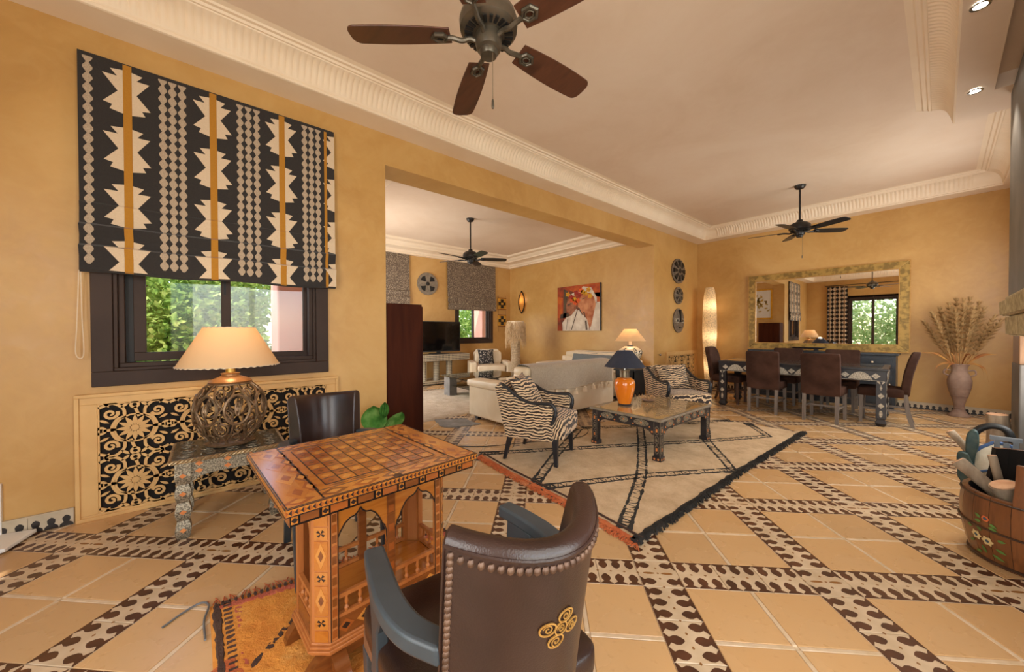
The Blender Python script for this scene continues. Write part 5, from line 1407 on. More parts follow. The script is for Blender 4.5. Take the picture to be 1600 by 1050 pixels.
pleaf(-.03, -.03, .33, math.radians(165), 1.05, .27, .115); pleaf(.02, .08, .33, math.radians(120), .75, .24, .09); pleaf(.0, .04, .46, math.radians(150), 1.2, .15, .045)
pleaf(.0, -.06, .27, math.radians(-110), .5, .20, .09); pleaf(-.05, .05, .28, math.radians(160), .5, .18, .08)

# ---- white sofa back, leather, with throw
def sofa(label, loc, rz, L, hb=.76, parts=2):
    """faces local +y ; length along x"""
    t = thing('leather_sofa', label, 'sofa', loc, rz); h = L/2
    MB().prism([(-h+.03, -.40), (h-.03, -.40), (h-.03, .45), (-h+.03, .45)], .06, .34).build('base', WLEATH, t, smooth=0, bevel=.03, seg=3)
    for s in (-1, 1):
        mb = MB(); mb.box(s*h, s*(h-.20), -.40, .47, .055, .50).build('arm', WLEATH, t, smooth=0, bevel=.025, seg=3)
        mb = MB(); mb.pad(min(s*(h+.02), s*(h-.23)), max(s*(h+.02), s*(h-.23)), -.42, .52, .47, .57, .015, .2, 8, 10); mb.build('arm_pad', WLEATH, t, smooth=60)
    n = parts; w_ = (L-.42)/n
    for k in range(n):
        x0 = -h+.21+k*w_
        mb = MB(); mb.pad(x0+.004, x0+w_-.004, -.20, .48, .32, .47, .02, .12, 8, 10); mb.build('seat_cushion', WLEATH, t, smooth=60)
        mb = MB(); mb.pad(x0+.004, x0+w_-.004, -.46, -.19, .42, hb, .01, .2, 8, 10); mb.rot('X', 8, (0, -.3, .4)); mb.build('back_cushion', WLEATH, t, smooth=60)
        mb = MB(); mb.pad(x0+.0, x0+w_, -.50, -.22, hb-.08, hb+.06, .01, .3, 8, 10); mb.build('headrest', WLEATH, t, smooth=60)
    MB().box(-h+.02, h-.02, -.45, -.33, .06, hb-.06).build('back_panel', WLEATH, t, smooth=0, bevel=.03, seg=3)
    for sx in (-1, 1):
        for y_ in (-.36, .38): MB().box(sx*(h-.10)-.03, sx*(h-.10)+.03, y_-.03, y_+.03, 0, .06).build('foot', BLACK, t, smooth=0)
    return t
s1 = sofa('cream leather sofa seen from behind with a grey fringed throw over its back', (-.30, 4.04, 0), math.radians(92), 2.35, .73, 2)
def throw(name, label, loc, rz, x0, x1, prof, mt, pom=True, th=.012, wav=.006, stripe=None):
    """cloth draped across a back; prof = list of (y,z) section points"""
    t = thing(name, label, 'throw', loc, rz); N = 26; P_ = sp2(prof, 5); K = len(P_); mb = MB(); rr = random.Random(6)
    def V(i, k, o=0):
        u = i/N; x = x0+(x1-x0)*u; y_, z_ = P_[k]; w_ = wav*math.sin(11*u*3+k*.25)+wav*.6*math.sin(23*u+1); e = (k/(K-1))
        y_ += (w_*(1 if k > K*.5 else -.3)); z_ += .035*math.sin(3.2*u*PI)*max(0, e-.5) + .02*math.sin(8*u)*max(0, .3-e)
        return (x+.015*math.sin(k*.35), y_+o*(.6 if e > .5 else -.2), z_+o*.8)
    for o in (0, th):
        vs = [V(i, k, o) for i in range(N+1) for k in range(K)]
        mb.add(vs, [(i*K+k, i*K+k+1, (i+1)*K+k+1, (i+1)*K+k) for i in range(N) for k in range(K-1)])
    c = mb.build('cloth', mt, t, smooth=70)
    if stripe:
        sb = MB()
        for k in stripe: sb.tube([V(i, k, th+.002) for i in range(N+1)], .012, 5)
        sb.build('stripe', CREAM, c)
    if pom:
        for i in range(0, 9):
            p = Vector(V(int(1+i*3), K-1)); pm = MB()
            q = p+Vector((0, .01, -.035)); pm.tube([p, q], .004, 5)
            for a in range(14):
                b = 2*PI*a/14; pm.tube([q, q+Vector((.018*math.cos(b), .018*math.sin(b), -.015)), q+Vector((.034*math.cos(b), .034*math.sin(b), -.065))], .006, 4)
            pm.sphere(q, .024, 8, 6); o = pm.build('tassel', CREAM, t)
    return t
# section in the sofa frame: from the seat side over the head rest and down behind
throw('fringed_throw', 'grey beige woven throw with cream tassels over the back of the near sofa', (-.30, 4.04, 0), math.radians(92), -.90, .98,
      [(-.17, .56), (-.205, .70), (-.27, .79), (-.38, .803), (-.50, .775), (-.525, .66), (-.53, .55), (-.53, .45)], THROW)
s2 = sofa('cream leather sofa against the painting wall with a blue grey throw', (-1.20, 6.16, 0), PI, 2.1, .74, 2)
throw('striped_throw', 'blue grey throw with cream stripe over the far sofa', (-1.15, 6.16, 0), PI, -.62, .62,
      [(.10, .492), (-.12, .50), (-.165, .60), (-.20, .71), (-.27, .795), (-.38, .808), (-.49, .775), (-.515, .64)], THROW2, False, stripe=[17, 19, 21])
ac = thing('club_armchair', 'boxy cream leather armchair in the far corner under the small window', 'armchair', (-3.62, 5.35, 0), math.radians(-38))
def club(t):
    MB().box(-.37, .37, -.38, .36, .06, .30).build('base', WLEATH, t, smooth=0, bevel=.03, seg=3)
    for s in (-1, 1): MB().box(s*.52, s*.36, -.42, .42, .03, .52).build('arm', WLEATH, t, smooth=0, bevel=.03, seg=3)
    # faces +x locally rotated: build facing +y then rotate
    mb = MB(); mb.pad(-.35, .35, -.22, .42, .28, .44, .02, .14, 8, 10); mb.build('seat_cushion', WLEATH, t, smooth=60)
    mb = MB(); mb.pad(-.35, .35, -.42, -.18, .40, .74, .02, .2, 8, 10); mb.rot('X', 9, (0, -.3, .4)); mb.build('back_cushion', WLEATH, t, smooth=60)
    MB().prism([(-.37, .06), (.37, .06), (.36, .70), (.28, .80), (-.28, .80), (-.36, .70)], -.50, -.40, lambda u, v, w: (u, w, v)).build('back_panel', WLEATH, t, smooth=0, bevel=.025, seg=3)
club(ac); ac.rotation_euler = (0, 0, math.radians(-118))
CHK = NT('tmp2')
def check_mat(name, c1, c2, sc):
    t = NT(name); v = t.n('TexVoronoi', Vector=t.coord(), Scale=sc).outputs[0]
    return t.done(t.ramp(v, [(.30, c1), (.38, c2)], 'LINEAR'), .85)
CUSH = check_mat('dotted_cushion_fabric', C(196,184,168), C(46,42,42), 34)
cushion('cushion', 'black and cream dotted cushion on the boxy cream armchair', (-3.70, 5.30, .62), 0, math.radians(66), math.radians(-28), .40, .40, .12, CUSH)
# ---- glass coffee table
gc = thing('glass_coffee_table', 'two tier glass coffee table on grey block legs in the sitting room', 'table', (-2.15, 4.05, 0), math.radians(-2))
MB().box(-.45, .60, -.65, .70, .40, .415).build('glass_top', TGLASS, gc, smooth=0, bevel=.002)
MB().box(-.40, .50, -.55, .60, .22, .23).build('glass_shelf', TGLASS, gc, smooth=0)
for x_, y_ in ((-.30, -.50), (-.30, .50), (.42, .50)): MB().box(x_-.11, x_+.11, y_-.08, y_+.08, 0, .395).build('block_leg', M('grey_stone_leg', C(104,100,96), C(128,123,118), 6, .6), gc, smooth=0, bevel=.004)
# ---- rugs
rug('white_shaggy_rug', 'pale shaggy rug in the sitting room', [(-3.3, 2.3), (-.95, 2.15), (-1.0, 4.9), (-3.2, 5.0)], .02, RUGW, n=(60, 60), noise=.016, seed=7)
hr = thing('hide_rug', 'small grey mottled hide lying in the opening by the sofa end', 'rug', (-.62, 2.55, .001), .5)
pts = [(.32*math.cos(a)*(1+.22*math.sin(3*a)), .20*math.sin(a)*(1+.25*math.cos(4*a))) for a in [2*PI*i/40 for i in range(40)]]
MB().prism(pts, 0, .008).build('hide', HIDE, hr, smooth=0)
# ---- mosaic console and television
MOS = NT('mosaic_tiles')
def mosaic():
    t = NT('black_cream_mosaic'); co = t.coord()
    sx = t.n('SeparateXYZ', Vector=co)
    def cell(v): return t.math('GREATER_THAN', t.math('FRACT', t.math('MULTIPLY', v, 26)), .36)
    f = t.math('MULTIPLY', cell(t.math('ADD', sx.outputs[0], sx.outputs[1])), cell(sx.outputs[2]))
    return t.done(t.mix(f, C(190,174,146), C(38,34,34)), .3)
MO = mosaic()
co_ = thing('mosaic_console', 'console table covered in black and cream mosaic under the television', 'console', (-4.18, 4.1, 0))
MB().box(-.20, .22, -.75, .88, .56, .72).build('top_slab', MO, co_, smooth=0, bevel=.003)
MB().box(-.20, .22, -.75, .62, .02, .09).build('base_slab', MO, co_, smooth=0, bevel=.003)
for y_ in (-.6, -.28, .05, .40): MB().lathe([(.085,.09),(.075,.12),(.075,.53),(.085,.56)], 20, (.03, y_, 0)).build('column', MO, co_)
tv = thing('television', 'black flat television on the mosaic console', 'television', (-4.16, 4.22, .722))
MB().box(-.02, .02, -.62, .60, .05, .78).build('bezel', BLACK, tv, smooth=0, bevel=.004)
MB().box(.0205, .022, -.60, .58, .075, .765).build('screen', M('tv_screen', C(10,9,9), C(12,11,11), 2, .06), tv, smooth=0)
MB().box(-.08, .10, -.22, .22, 0, .012).box(-.015, .015, -.05, .05, .01, .06).build('stand', BLACK, tv, smooth=0)
# ---- blinds of the annex
DOT = NT('tmp3')
def dots():
    t = NT('dotted_grey_blind'); co = t.coord()
    v = t.n('TexVoronoi', Vector=co, Scale=48).outputs[0]; w_ = t.n('TexVoronoi', Vector=t.coord((1, 1, 1)), Scale=8.5, Randomness=.15).outputs[0]
    a = t.ramp(v, [(.30, C(176,158,134)), (.42, C(104,88,74))])
    return t.done(t.mix(t.ramp(w_, [(.22, (1,1,1)), (.34, (0,0,0))]), a, C(190,174,148)), .9)
DB = dots()
def annex_blind(label, y0, y1, z0, z1):
    t = thing('roman_blind', label, 'blind', (0, 0, 0)); mb = MB()
    blind_cloth(mb, y0, y1, z0, z1, AX, ny=12); blind_cloth(mb, y0, y1, z0, z1, AX-.004, ny=12); mb.box(AX+.004, AX+.042, y0, y1, z1-.03, z1)
    mb.build('cloth', DB, t, smooth=20); MB().box(AX+.03, AX+.085, y0+.01, y1-.01, z0-.004, z0+.012).build('bottom_bar', DB, t, smooth=0)
annex_blind('grey dotted roman blind over the small far window right of the wall disc', 4.62, 6.15, 1.83, 3.065)
annex_blind('grey dotted roman blind above the tall dark cabinet, partly hidden by the jamb', 2.05, 3.60, 1.90, 3.07)
# ---- wall pieces
wd_ = thing('wall_disc', 'round carved wall disc with star cutouts beside the small blind', 'wall decoration', (AX+.005, 4.08, 2.43))
DISCM = M('grey_carved_disc', C(120,108,94), C(146,132,114), 20, .6)
MB().lathe([(0,0),(.27,0),(.275,.01),(.27,.025),(0,.03)], 36, cap=False).xf(Matrix.Rotation(PI/2, 4, 'Y')).build('disc', DISCM, wd_, smooth=30)
for k in range(4):
    a = PI/4+k*PI/2; q = MB(); mp = lambda u, v, w: (w, u, v)
    q.prism([(.07*math.cos(a), .07*math.sin(a)), (.20*math.cos(a-.42), .20*math.sin(a-.42)), (.22*math.cos(a), .22*math.sin(a)), (.20*math.cos(a+.42), .20*math.sin(a+.42))], .02, .034, mp)
    q.build('star_recess', BLACK, wd_, smooth=0)
MB().sphere((.03, 0, 0), (.012, .05, .05), 12, 8).build('boss', BLACK, wd_)
YW = M('yellow_ochre_panel', C(190,136,44), C(214,160,62), 9, .6); RD = M('dark_red_panel', C(96,38,20), C(130,60,30), 9, .6)
wh = thing('hanging_panels', 'pair of small yellow and black painted panels hung on cords beside the small window', 'wall decoration', (AX+.01, 6.40, 1.80))
for zc_ in (.25, -.23):
    p_ = MB().box(.0, .02, -.15, .15, zc_-.17, zc_+.17).build('panel', YW, wh, smooth=0)
    MB().box(.02, .024, -.13, .13, zc_-.045, zc_+.045).box(.02, .024, -.05, .05, zc_-.13, zc_+.13).build('cross', BLACK, p_, smooth=0)
    MB().box(.024, .028, -.04, .04, zc_-.03, zc_+.03).build('centre', YW, p_, smooth=0)
    MB().box(.02, .025, -.15, .15, zc_-.17, zc_-.15).box(.02, .025, -.15, .15, zc_+.15, zc_+.17).build('dark_border', RD, p_, smooth=0)
for y_ in (-.13, .13): MB().tube([(.012, y_, -.55), (.012, y_, .48)], .004, 5).build('cord', BLACK, wh)
sc = thing('wall_sconce', 'leaf shaped metal wall sconce glowing beside the room corner', 'wall lamp', (-3.87, OP1-.01, 2.08))
mp = lambda u, v, w: (u, -w, v)
sh = MB()
for s in (-1, 1): sh.ribbon(sp2([(0, .30), (s*.10, .14), (s*.125, -.02), (s*.09, -.18), (0, -.32)], 5), .022, .05, .075, mp)
sh.build('frame', FANB, sc, smooth=20)
MB().grid(lambda u, v: ((u-.5)*.22*math.sin(PI*v)**.7, -.06-.03*math.sin(PI*u), -.28+.54*v), 8, 12).build('glass_leaf', shade('amber_sconce_glass', C(230,170,90), .6), sc, smooth=60)
bulb(sc, .0, .5, .014, y=-.03)
# ---- painting
pg = thing('painting', 'unframed square painting of two turbaned profiles in white robes on red orange ground', 'painting', (-1.892, OP1-.002, 1.81))
MB().box(-.65, .65, -.035, 0, -.54, .54).build('canvas', BLACK, pg, smooth=0)
def paint(name, polys, mt, d):
    mb = MB()
    for p in polys: mb.prism([(-.65+1.3*u, -.54+1.08*v) for u, v in p], .035, .036+d, mp)
    return mb.build(name, mt, pg, smooth=0)
def pm_(name, a, b, c=None, sc=6): return M(name, a, b, sc, .7, detail=6)
paint('ground', [[(0,0),(.985,0),(.985,1),(0,1)]], pm_('paint_ground', C(176,66,18), C(92,44,24), sc=4), .0002)
paint('ground_orange', [[(.35,.88),(.985,.70),(.985,1),(.2,1)], [(.0,.30),(.12,.30),(.14,.75),(.0,.8)], [(.80,.4),(.985,.5),(.985,.8),(.85,.8)]], pm_('paint_orange', C(196,96,22), C(160,56,18)), .0006)
paint('dark_strokes', [[(.14,.28),(.22,.30),(.26,.9),(.16,.95)], [(.06,.28),(.3,.3),(.3,.42),(.08,.38)], [(.3,.35),(.5,.52),(.46,.58),(.28,.42)]], pm_('paint_dark', C(60,44,32), C(96,72,48)), .001)
paint('face_rear', [[(.22,.60),(.28,.72),(.40,.74),(.48,.60),(.44,.42),(.34,.34),(.26,.40),(.22,.48)]], pm_('paint_skin_dark', C(126,70,44), C(176,112,78), sc=14), .0014)
paint('robe', [[(.13,0),(.12,.18),(.22,.30),(.34,.34),(.46,.48),(.58,.42),(.74,.20),(.76,0)], [(.76,0),(.985,0),(.985,.60),(.90,.60)], [(.30,.80),(.44,.86),(.42,.78)], [(.50,.84),(.62,.96),(.80,.92),(.92,.70),(.92,.58),(.84,.60),(.78,.80)]], pm_('paint_white', C(222,206,186), C(196,176,156)), .0018)
paint('face_front', [[(.50,.60),(.56,.76),(.72,.80),(.86,.72),(.90,.56),(.80,.10),(.76,.06),(.70,.28),(.60,.36),(.50,.50)]], pm_('paint_skin', C(160,84,46), C(206,140,96)), .0022)
fl_ = [(.26,.82,1),(.34,.76,0),(.46,.84,0),(.54,.78,0),(.62,.84,1),(.68,.80,1),(.42,.70,1),(.50,.66,2),(.57,.88,2),(.78,.74,1),(.74,.88,1),(.44,.62,2),(.36,.68,2)]
for c_, nm, mt in ((1, 'yellow_flowers', pm_('paint_yellow', C(214,160,20), C(190,120,16), sc=20)), (0, 'red_flowers', pm_('paint_red', C(168,40,20), C(130,26,16), sc=20)), (2, 'orange_flowers', pm_('paint_bright_orange', C(226,100,30), C(196,66,20), sc=20))):
    paint(nm, [[(x_+.05*math.cos(t)*(1+.2*math.cos(5*t)), y_+.05*math.sin(t)*(1+.2*math.cos(5*t))) for t in [2*PI*i/20 for i in range(20)]] for x_, y_, k in fl_ if k == c_], mt, .0026)
paint('line_strokes', [[(.34,.02),(.36,.02),(.50,.46),(.48,.46)], [(.22,.02),(.23,.02),(.26,.26),(.25,.26)], [(.68,.02),(.72,.02),(.70,.22),(.66,.22)], [(.62,.40),(.66,.28),(.68,.29),(.65,.42)], [(.50,.50),(.60,.34),(.61,.36),(.52,.53)], [(.26,.56),(.34,.60),(.33,.62),(.26,.59)], [(.60,.68),(.68,.70),(.68,.715),(.6,.70)]], pm_('paint_line', C(70,50,40), C(96,76,60)), .003)
# ---- raffia floor lamp
rl_ = thing('floor_lamp', 'floor lamp with shaggy raffia shade and rope wrapped column in the sitting room', 'lamp', (-2.78, 5.5, 0))
cw = MB().lathe([(.0,.0),(.17,.0),(.17,.03),(.0,.03)], 24, cap=False); cw.build('base', CREAM, rl_)
hx_ = [(.098*math.cos(2*PI*i/16), .098*math.sin(2*PI*i/16), .03+1.0*i/(16*38)) for i in range(16*38)]
MB().tube(hx_, .014, 5).build('rope_column', M('rope', C(206,180,146), C(178,150,116), 30, .9), rl_, smooth=80)
MB().lathe([(.085,.03),(.085,1.05)], 20).build('core', CREAM, rl_)
lamp_shade(rl_, .20, 1.08, .19, 1.50, CREAM, 30)
rf = MB(); rr = random.Random(8)
for k in range(900):
    a = rr.uniform(0, 2*PI); z_ = rr.uniform(1.10, 1.50); r_ = .20; L = rr.uniform(.12, .30); sw_ = rr.uniform(-.25, .25)
    p0 = Vector((r_*math.cos(a), r_*math.sin(a), z_)); p1 = Vector(((r_+.035)*math.cos(a+sw_*.4), (r_+.035)*math.sin(a+sw_*.4), z_-L*.5)); p2 = Vector(((r_+rr.uniform(.01,.09))*math.cos(a+sw_), (r_+.04)*math.sin(a+sw_), z_-L))
    rf.tube([p0, p1, p2], [.003, .003, .001], 3)
rf.build('raffia', M('raffia', C(186,150,108), C(222,190,146), 20, .9, rnd=.0), rl_, smooth=80)['kind'] = 'stuff'
# ---- picture on the near annex wall (seen in the mirror)
py_ = thing('framed_picture', 'botanical picture in a yellow gilt frame seen in the mirror', 'picture', (-.80, OP0+.002, 2.26))
fr_ = MB(); frame_rect(fr_, lambda a, b, w: (a, w, b), -.44, .44, -.56, .56, .05, 0, .03); fr_.build('frame', M('gilt', C(214,160,40), C(196,140,30), 9, .35, metal=.3), py_, smooth=0, bevel=.004)
MB().box(-.40, .40, .0, .008, -.52, .52).build('paper', M('picture_paper', C(220,214,208), C(210,204,198), 3, .7), py_, smooth=0)
fl2 = MB(); rr = random.Random(2)
for k in range(26):
    x_, z_ = .05+rr.gauss(0, .09), rr.uniform(-.3, .28); fl2.prism(petal(x_, z_, rr.uniform(0, 6.28), 0, .13, .03), .008, .010, lambda u, v, w: (u, w, v))
fl2.build('flower_print', M('print_gold', C(190,150,50), C(150,130,70), 12, .7), py_, smooth=0)['kind'] = 'stuff'
# ================================================================ DINING END
# ---- gilt mirror
mr = thing('wall_mirror', 'large rectangular mirror in a wide mottled gold frame above the sideboard', 'mirror', (2.193, DY-.004, 1.643))
GFR = M('mottled_gold_frame', C(176,140,72), C(132,104,52), 14, .35, metal=.35, bump=.25, bscale=60, lo=.42, hi=.58)
mp = lambda u, v, w: (u, -w, v)
W2, H2 = 1.138, .751
for nm, poly in (('frame_rail', [(-W2,H2),(W2,H2),(W2-.125,H2-.125),(-W2+.125,H2-.125)]), ('frame_rail', [(-W2,-H2),(W2,-H2),(W2-.125,-H2+.125),(-W2+.125,-H2+.125)]), ('frame_stile', [(-W2,-H2),(-W2,H2),(-W2+.125,H2-.125),(-W2+.125,-H2+.125)]), ('frame_stile', [(W2,-H2),(W2,H2),(W2-.125,H2-.125),(W2-.125,-H2+.125)])):
    MB().prism(poly, 0, .045, mp).build(nm, GFR, mr, smooth=0, bevel=.006)
f = MB(); frame_rect(f, mp, -W2+.118, W2-.118, -H2+.118, H2-.118, .012, .03, .052); f.build('gilt_lip', GOLD, mr, smooth=0)
f = MB(); frame_rect(f, mp, -W2-.004, W2+.004, -H2-.004, H2+.004, .012, .03, .05); f.build('gilt_edge', GOLD, mr, smooth=0)
MB().box(-W2+.12, W2-.12, -.030, -.026, -H2+.12, H2-.12).build('mirror_glass', MIRROR, mr, smooth=0)
# ---- sideboard
SB = M('slate_blue_sideboard', C(40,43,48), C(56,60,66), 6, .35)
sb = thing('sideboard', 'long slate blue wooden sideboard with drawers under the mirror', 'sideboard', (2.2, 8.46, 0))
MB().box(-1.0, 1.0, -.20, .21, .06, .855).box(-.98, .98, -.17, .2, 0, .06).build('carcass', SB, sb, smooth=0, bevel=.004)
MB().box(-1.03, 1.03, -.235, .225, .855, .89).build('top', SB, sb, smooth=0, bevel=.006)
for k in range(4):
    x0 = -.985+k*.4925
    d = MB().box(x0+.02, x0+.4725, -.215, -.20, .66, .83).box(x0+.05, x0+.4425, -.222, -.214, .69, .80).build('drawer', SB, sb, smooth=0, bevel=.004)
    MB().lathe([(0,0),(.012,.0),(.006,.012),(.016,.022),(.012,.034),(0,.036)], 10, cap=False).xf(Matrix.Translation((x0+.246, -.215, .745)) @ Matrix.Rotation(PI/2, 4, 'X')).build('knob', CREAM, d)
    d = MB().box(x0+.02, x0+.4725, -.215, -.20, .09, .63).box(x0+.06, x0+.4325, -.221, -.214, .13, .59).build('door', SB, sb, smooth=0, bevel=.004)
    MB().sphere((x0+.44, -.225, .4), .012, 8, 6).build('knob', CREAM, d)
ty = thing('serving_tray', 'dark oval footed tray on the sideboard below the mirror', 'tray', (2.08, 8.36, .892))
MB().lathe([(0,.035),(.20,.035),(.27,.055),(.275,.06),(.27,.062),(.2,.045),(0,.045)], 32, cap=False, sy=.45).build('dish', DKTAB, ty)
for x_ in (-.13, .13): MB().box(x_-.03, x_+.03, -.04, .04, 0, .037).build('foot', DKTAB, ty, smooth=0, bevel=.006)
# ---- dining table
dt = thing('dining_table', 'long black dining table with silver grey lozenge inlay on apron and legs', 'table', (2.205, 7.08, 0), math.radians(2.2))
hx, hy, zt = 1.0, .455, .755
DTW = M('black_dining_wood', C(36,34,38), C(52,50,54), 8, .3)
MB().box(-hx, hx, -hy, hy, zt-.03, zt).build('tabletop', DTW, dt, smooth=0, bevel=.004)
MB().box(-hx+.06, hx-.06, -hy+.06, hy-.06, zt+.0003, zt+.005).build('glass_top', M('dining_glass', C(64,62,58), C(80,78,72), 3, .05, coat=.6), dt, smooth=0)
ap = MB()
for s in (-1, 1):
    ap.box(-hx+.015, hx-.015, s*(hy-.03), s*(hy-.012), zt-.165, zt-.03).box(s*(hx-.03), s*(hx-.012), -hy+.015, hy-.015, zt-.165, zt-.03)
apron = ap.build('apron', DTW, dt, smooth=0, bevel=.003)
il = MB()
def wave_inlay(H, fix, mpf, n_):
    stp = 2*H/n_
    for k in range(n_):
        c = -H+stp*(k+.5); zc_ = zt-.10
        if k % 2 == 0: il.prism([(c-.045, zc_), (c, zc_+.038), (c+.045, zc_), (c, zc_-.038)], fix, fix+.004, mpf)
        else:
            pts = [(c-stp*.8, zc_-.05)] + [(c-stp*.8+stp*1.6*i/12, zc_-.05+.10*math.sin(PI*i/12)**.7) for i in range(1, 12)] + [(c+stp*.8, zc_-.05)]
            il.prism(pts, fix, fix+.003, mpf)
    il.prism([(-H, zt-.163), (H, zt-.163), (H, zt-.158), (-H, zt-.158)], fix, fix+.003, mpf)
for s in (-1, 1):
    wave_inlay(hx-.04, hy-.012, lambda u, v, w, s=s: (u, s*w, v), 13); wave_inlay(hy-.04, hx-.012, lambda u, v, w, s=s: (s*w, u, v), 5)
il.build('bone_inlay', BONE, apron, smooth=0)
for sx in (-1, 1):
    for sy in (-1, 1):
        lx, ly = sx*(hx-.065), sy*(hy-.065); lg = MB()
        lg.box(lx-.048, lx+.048, ly-.048, ly+.048, .10, zt-.03); lg.taper((lx, ly, .0), .035, .035, (lx, ly, .04), .055, .055); lg.taper((lx, ly, .04), .055, .055, (lx, ly, .10), .034, .034)
        leg = lg.build('leg', DTW, dt, smooth=0, bevel=.003); k_ = MB()
        for mpf in (lambda u, v, w, s=sx, l=lx, y=ly: (l+s*w, y+u, v), lambda u, v, w, s=sy, l=ly, x=lx: (x+u, l+s*w, v)):
            for zc_ in (.27, .40): k_.prism([(-.032, zc_), (0, zc_+.036), (.032, zc_), (0, zc_-.036)], .048, .052, mpf)
            k_.prism(circ(0, .165, .016, 12, .045), .048, .052, mpf)
            k_.prism([(0, .47), (.012, .50), (0, .545), (-.012, .50)], .048, .052, mpf)
            for q in (-1, 1): k_.prism([(q*.006, .55), (q*.034, .575), (q*.036, .60), (q*.014, .585)], .048, .052, mpf)
        k_.build('bone_inlay', BONE, leg, smooth=0)
# ---- dining chairs, facing local +y
def dining_chair(label, legm=GREYLEG, curved=False):
    t = thing('dining_chair', label, 'chair')
    mb = MB(); mb.pad(-.215, .215, -.20, .245, .37, .485, .012, .12, 10, 10); mb.build('seat', SUEDE, t, smooth=60)
    mb = MB()
    if curved:
        mb.pad(-.21, .21, -.045, .045, -.29, .29, .0, .22, 12, 16)
        for i, v in enumerate(mb.v):
            z = v[2]; w_ = 1-.25*max(0, (z-.12)/.17)**2 if z > .12 else 1
            mb.v[i] = (v[0]*w_, v[1]-.10*max(0, (z+.29)/.58)**2, z)
        mb.xf(Matrix.Translation((0, -.205, .68)))
    else:
        mb.pad(-.21, .21, -.036, .036, -.29, .29, .0, .07, 12, 12); mb.rot('X', 6); mb.xf(Matrix.Translation((0, -.225, .655)))
    mb.build('backrest', SUEDE, t, smooth=60)
    for s in (-1, 1):
        MB().taper((s*.185, .21, 0), .017, .017, (s*.18, .205, .40), .023, .023).build('leg', legm, t, smooth=0, bevel=.002)
        lg = MB(); P_ = spline([(s*.175, -.275 if curved else -.235, 0), (s*.175, -.23, .16), (s*.175, -.205, .42)], 5); vs = []; N = len(P_)
        for i, p in enumerate(P_):
            h = .017+.004*i/N
            for a, b in ((-h,-h),(h,-h),(h,h),(-h,h)): vs.append((p.x+a, p.y+b, p.z))
        lg.add(vs, [(i*4+k, i*4+(k+1)%4, (i+1)*4+(k+1)%4, (i+1)*4+k) for i in range(N-1) for k in range(4)] + [(3,2,1,0), tuple((N-1)*4+k for k in range(4))])
        lg.build('leg', legm, t, smooth=30)
        MB().box(s*.18-.009, s*.18+.009, -.22, .20, .185, .21).build('side_stretcher', legm, t, smooth=0)
    MB().box(-.17, .17, -.012, .012, .185, .208).build('stretcher', legm, t, smooth=0)
    return t
def put(t, x, y, deg): t.location = (x, y, 0); t.rotation_euler = (0, 0, math.radians(deg)); return t
GRP = None
c0 = put(dining_chair('brown suede dining chair on the near side of the table, left of the two backs'), 1.905, 6.68, 0)
dup(c0, (2.60, 6.63, 0), math.radians(-2), 'brown suede dining chair on the near side of the table, right of the two backs')
dup(c0, (1.90, 7.66, 0), PI, 'brown suede dining chair on the sideboard side of the table, left one')
dup(c0, (2.62, 7.66, 0), PI, 'brown suede dining chair on the sideboard side of the table, right one')
put(dining_chair('brown suede dining chair with rounded back at the right end of the table', GREYLEG, True), 3.15, 7.06, 92)
put(dining_chair('brown suede dining chair at the left end of the table by the paper lantern', DLEG, True), 1.23, 7.04, -90)
# ---- paper column lamp
pl_ = thing('floor_lamp', 'tall tapering speckled paper column lamp glowing in the far corner', 'lamp', (.37, 8.44, 0))
prof = [(.09,.02),(.10,.3),(.125,.75),(.142,1.25),(.138,1.6),(.118,2.0),(.088,2.19),(.07,2.21)]
MB().lathe([(p.x, p.y) for p in spline([(a, b, 0) for a, b in prof], 4)], 24, cap=False, a0=.1).build('paper_shade', PAPER, pl_, smooth=60)
MB().lathe([(0,0),(.10,0),(.10,.02),(0,.02)], 20, cap=False).build('base', BLACK, pl_)
MB().tube([(0,0,.02),(0,0,1.9)], .008, 6).build('stem', STEEL, pl_)
for z_ in (.42, 1.08, 1.75): bulb(pl_, z_, 1.8, .026, x=.03)
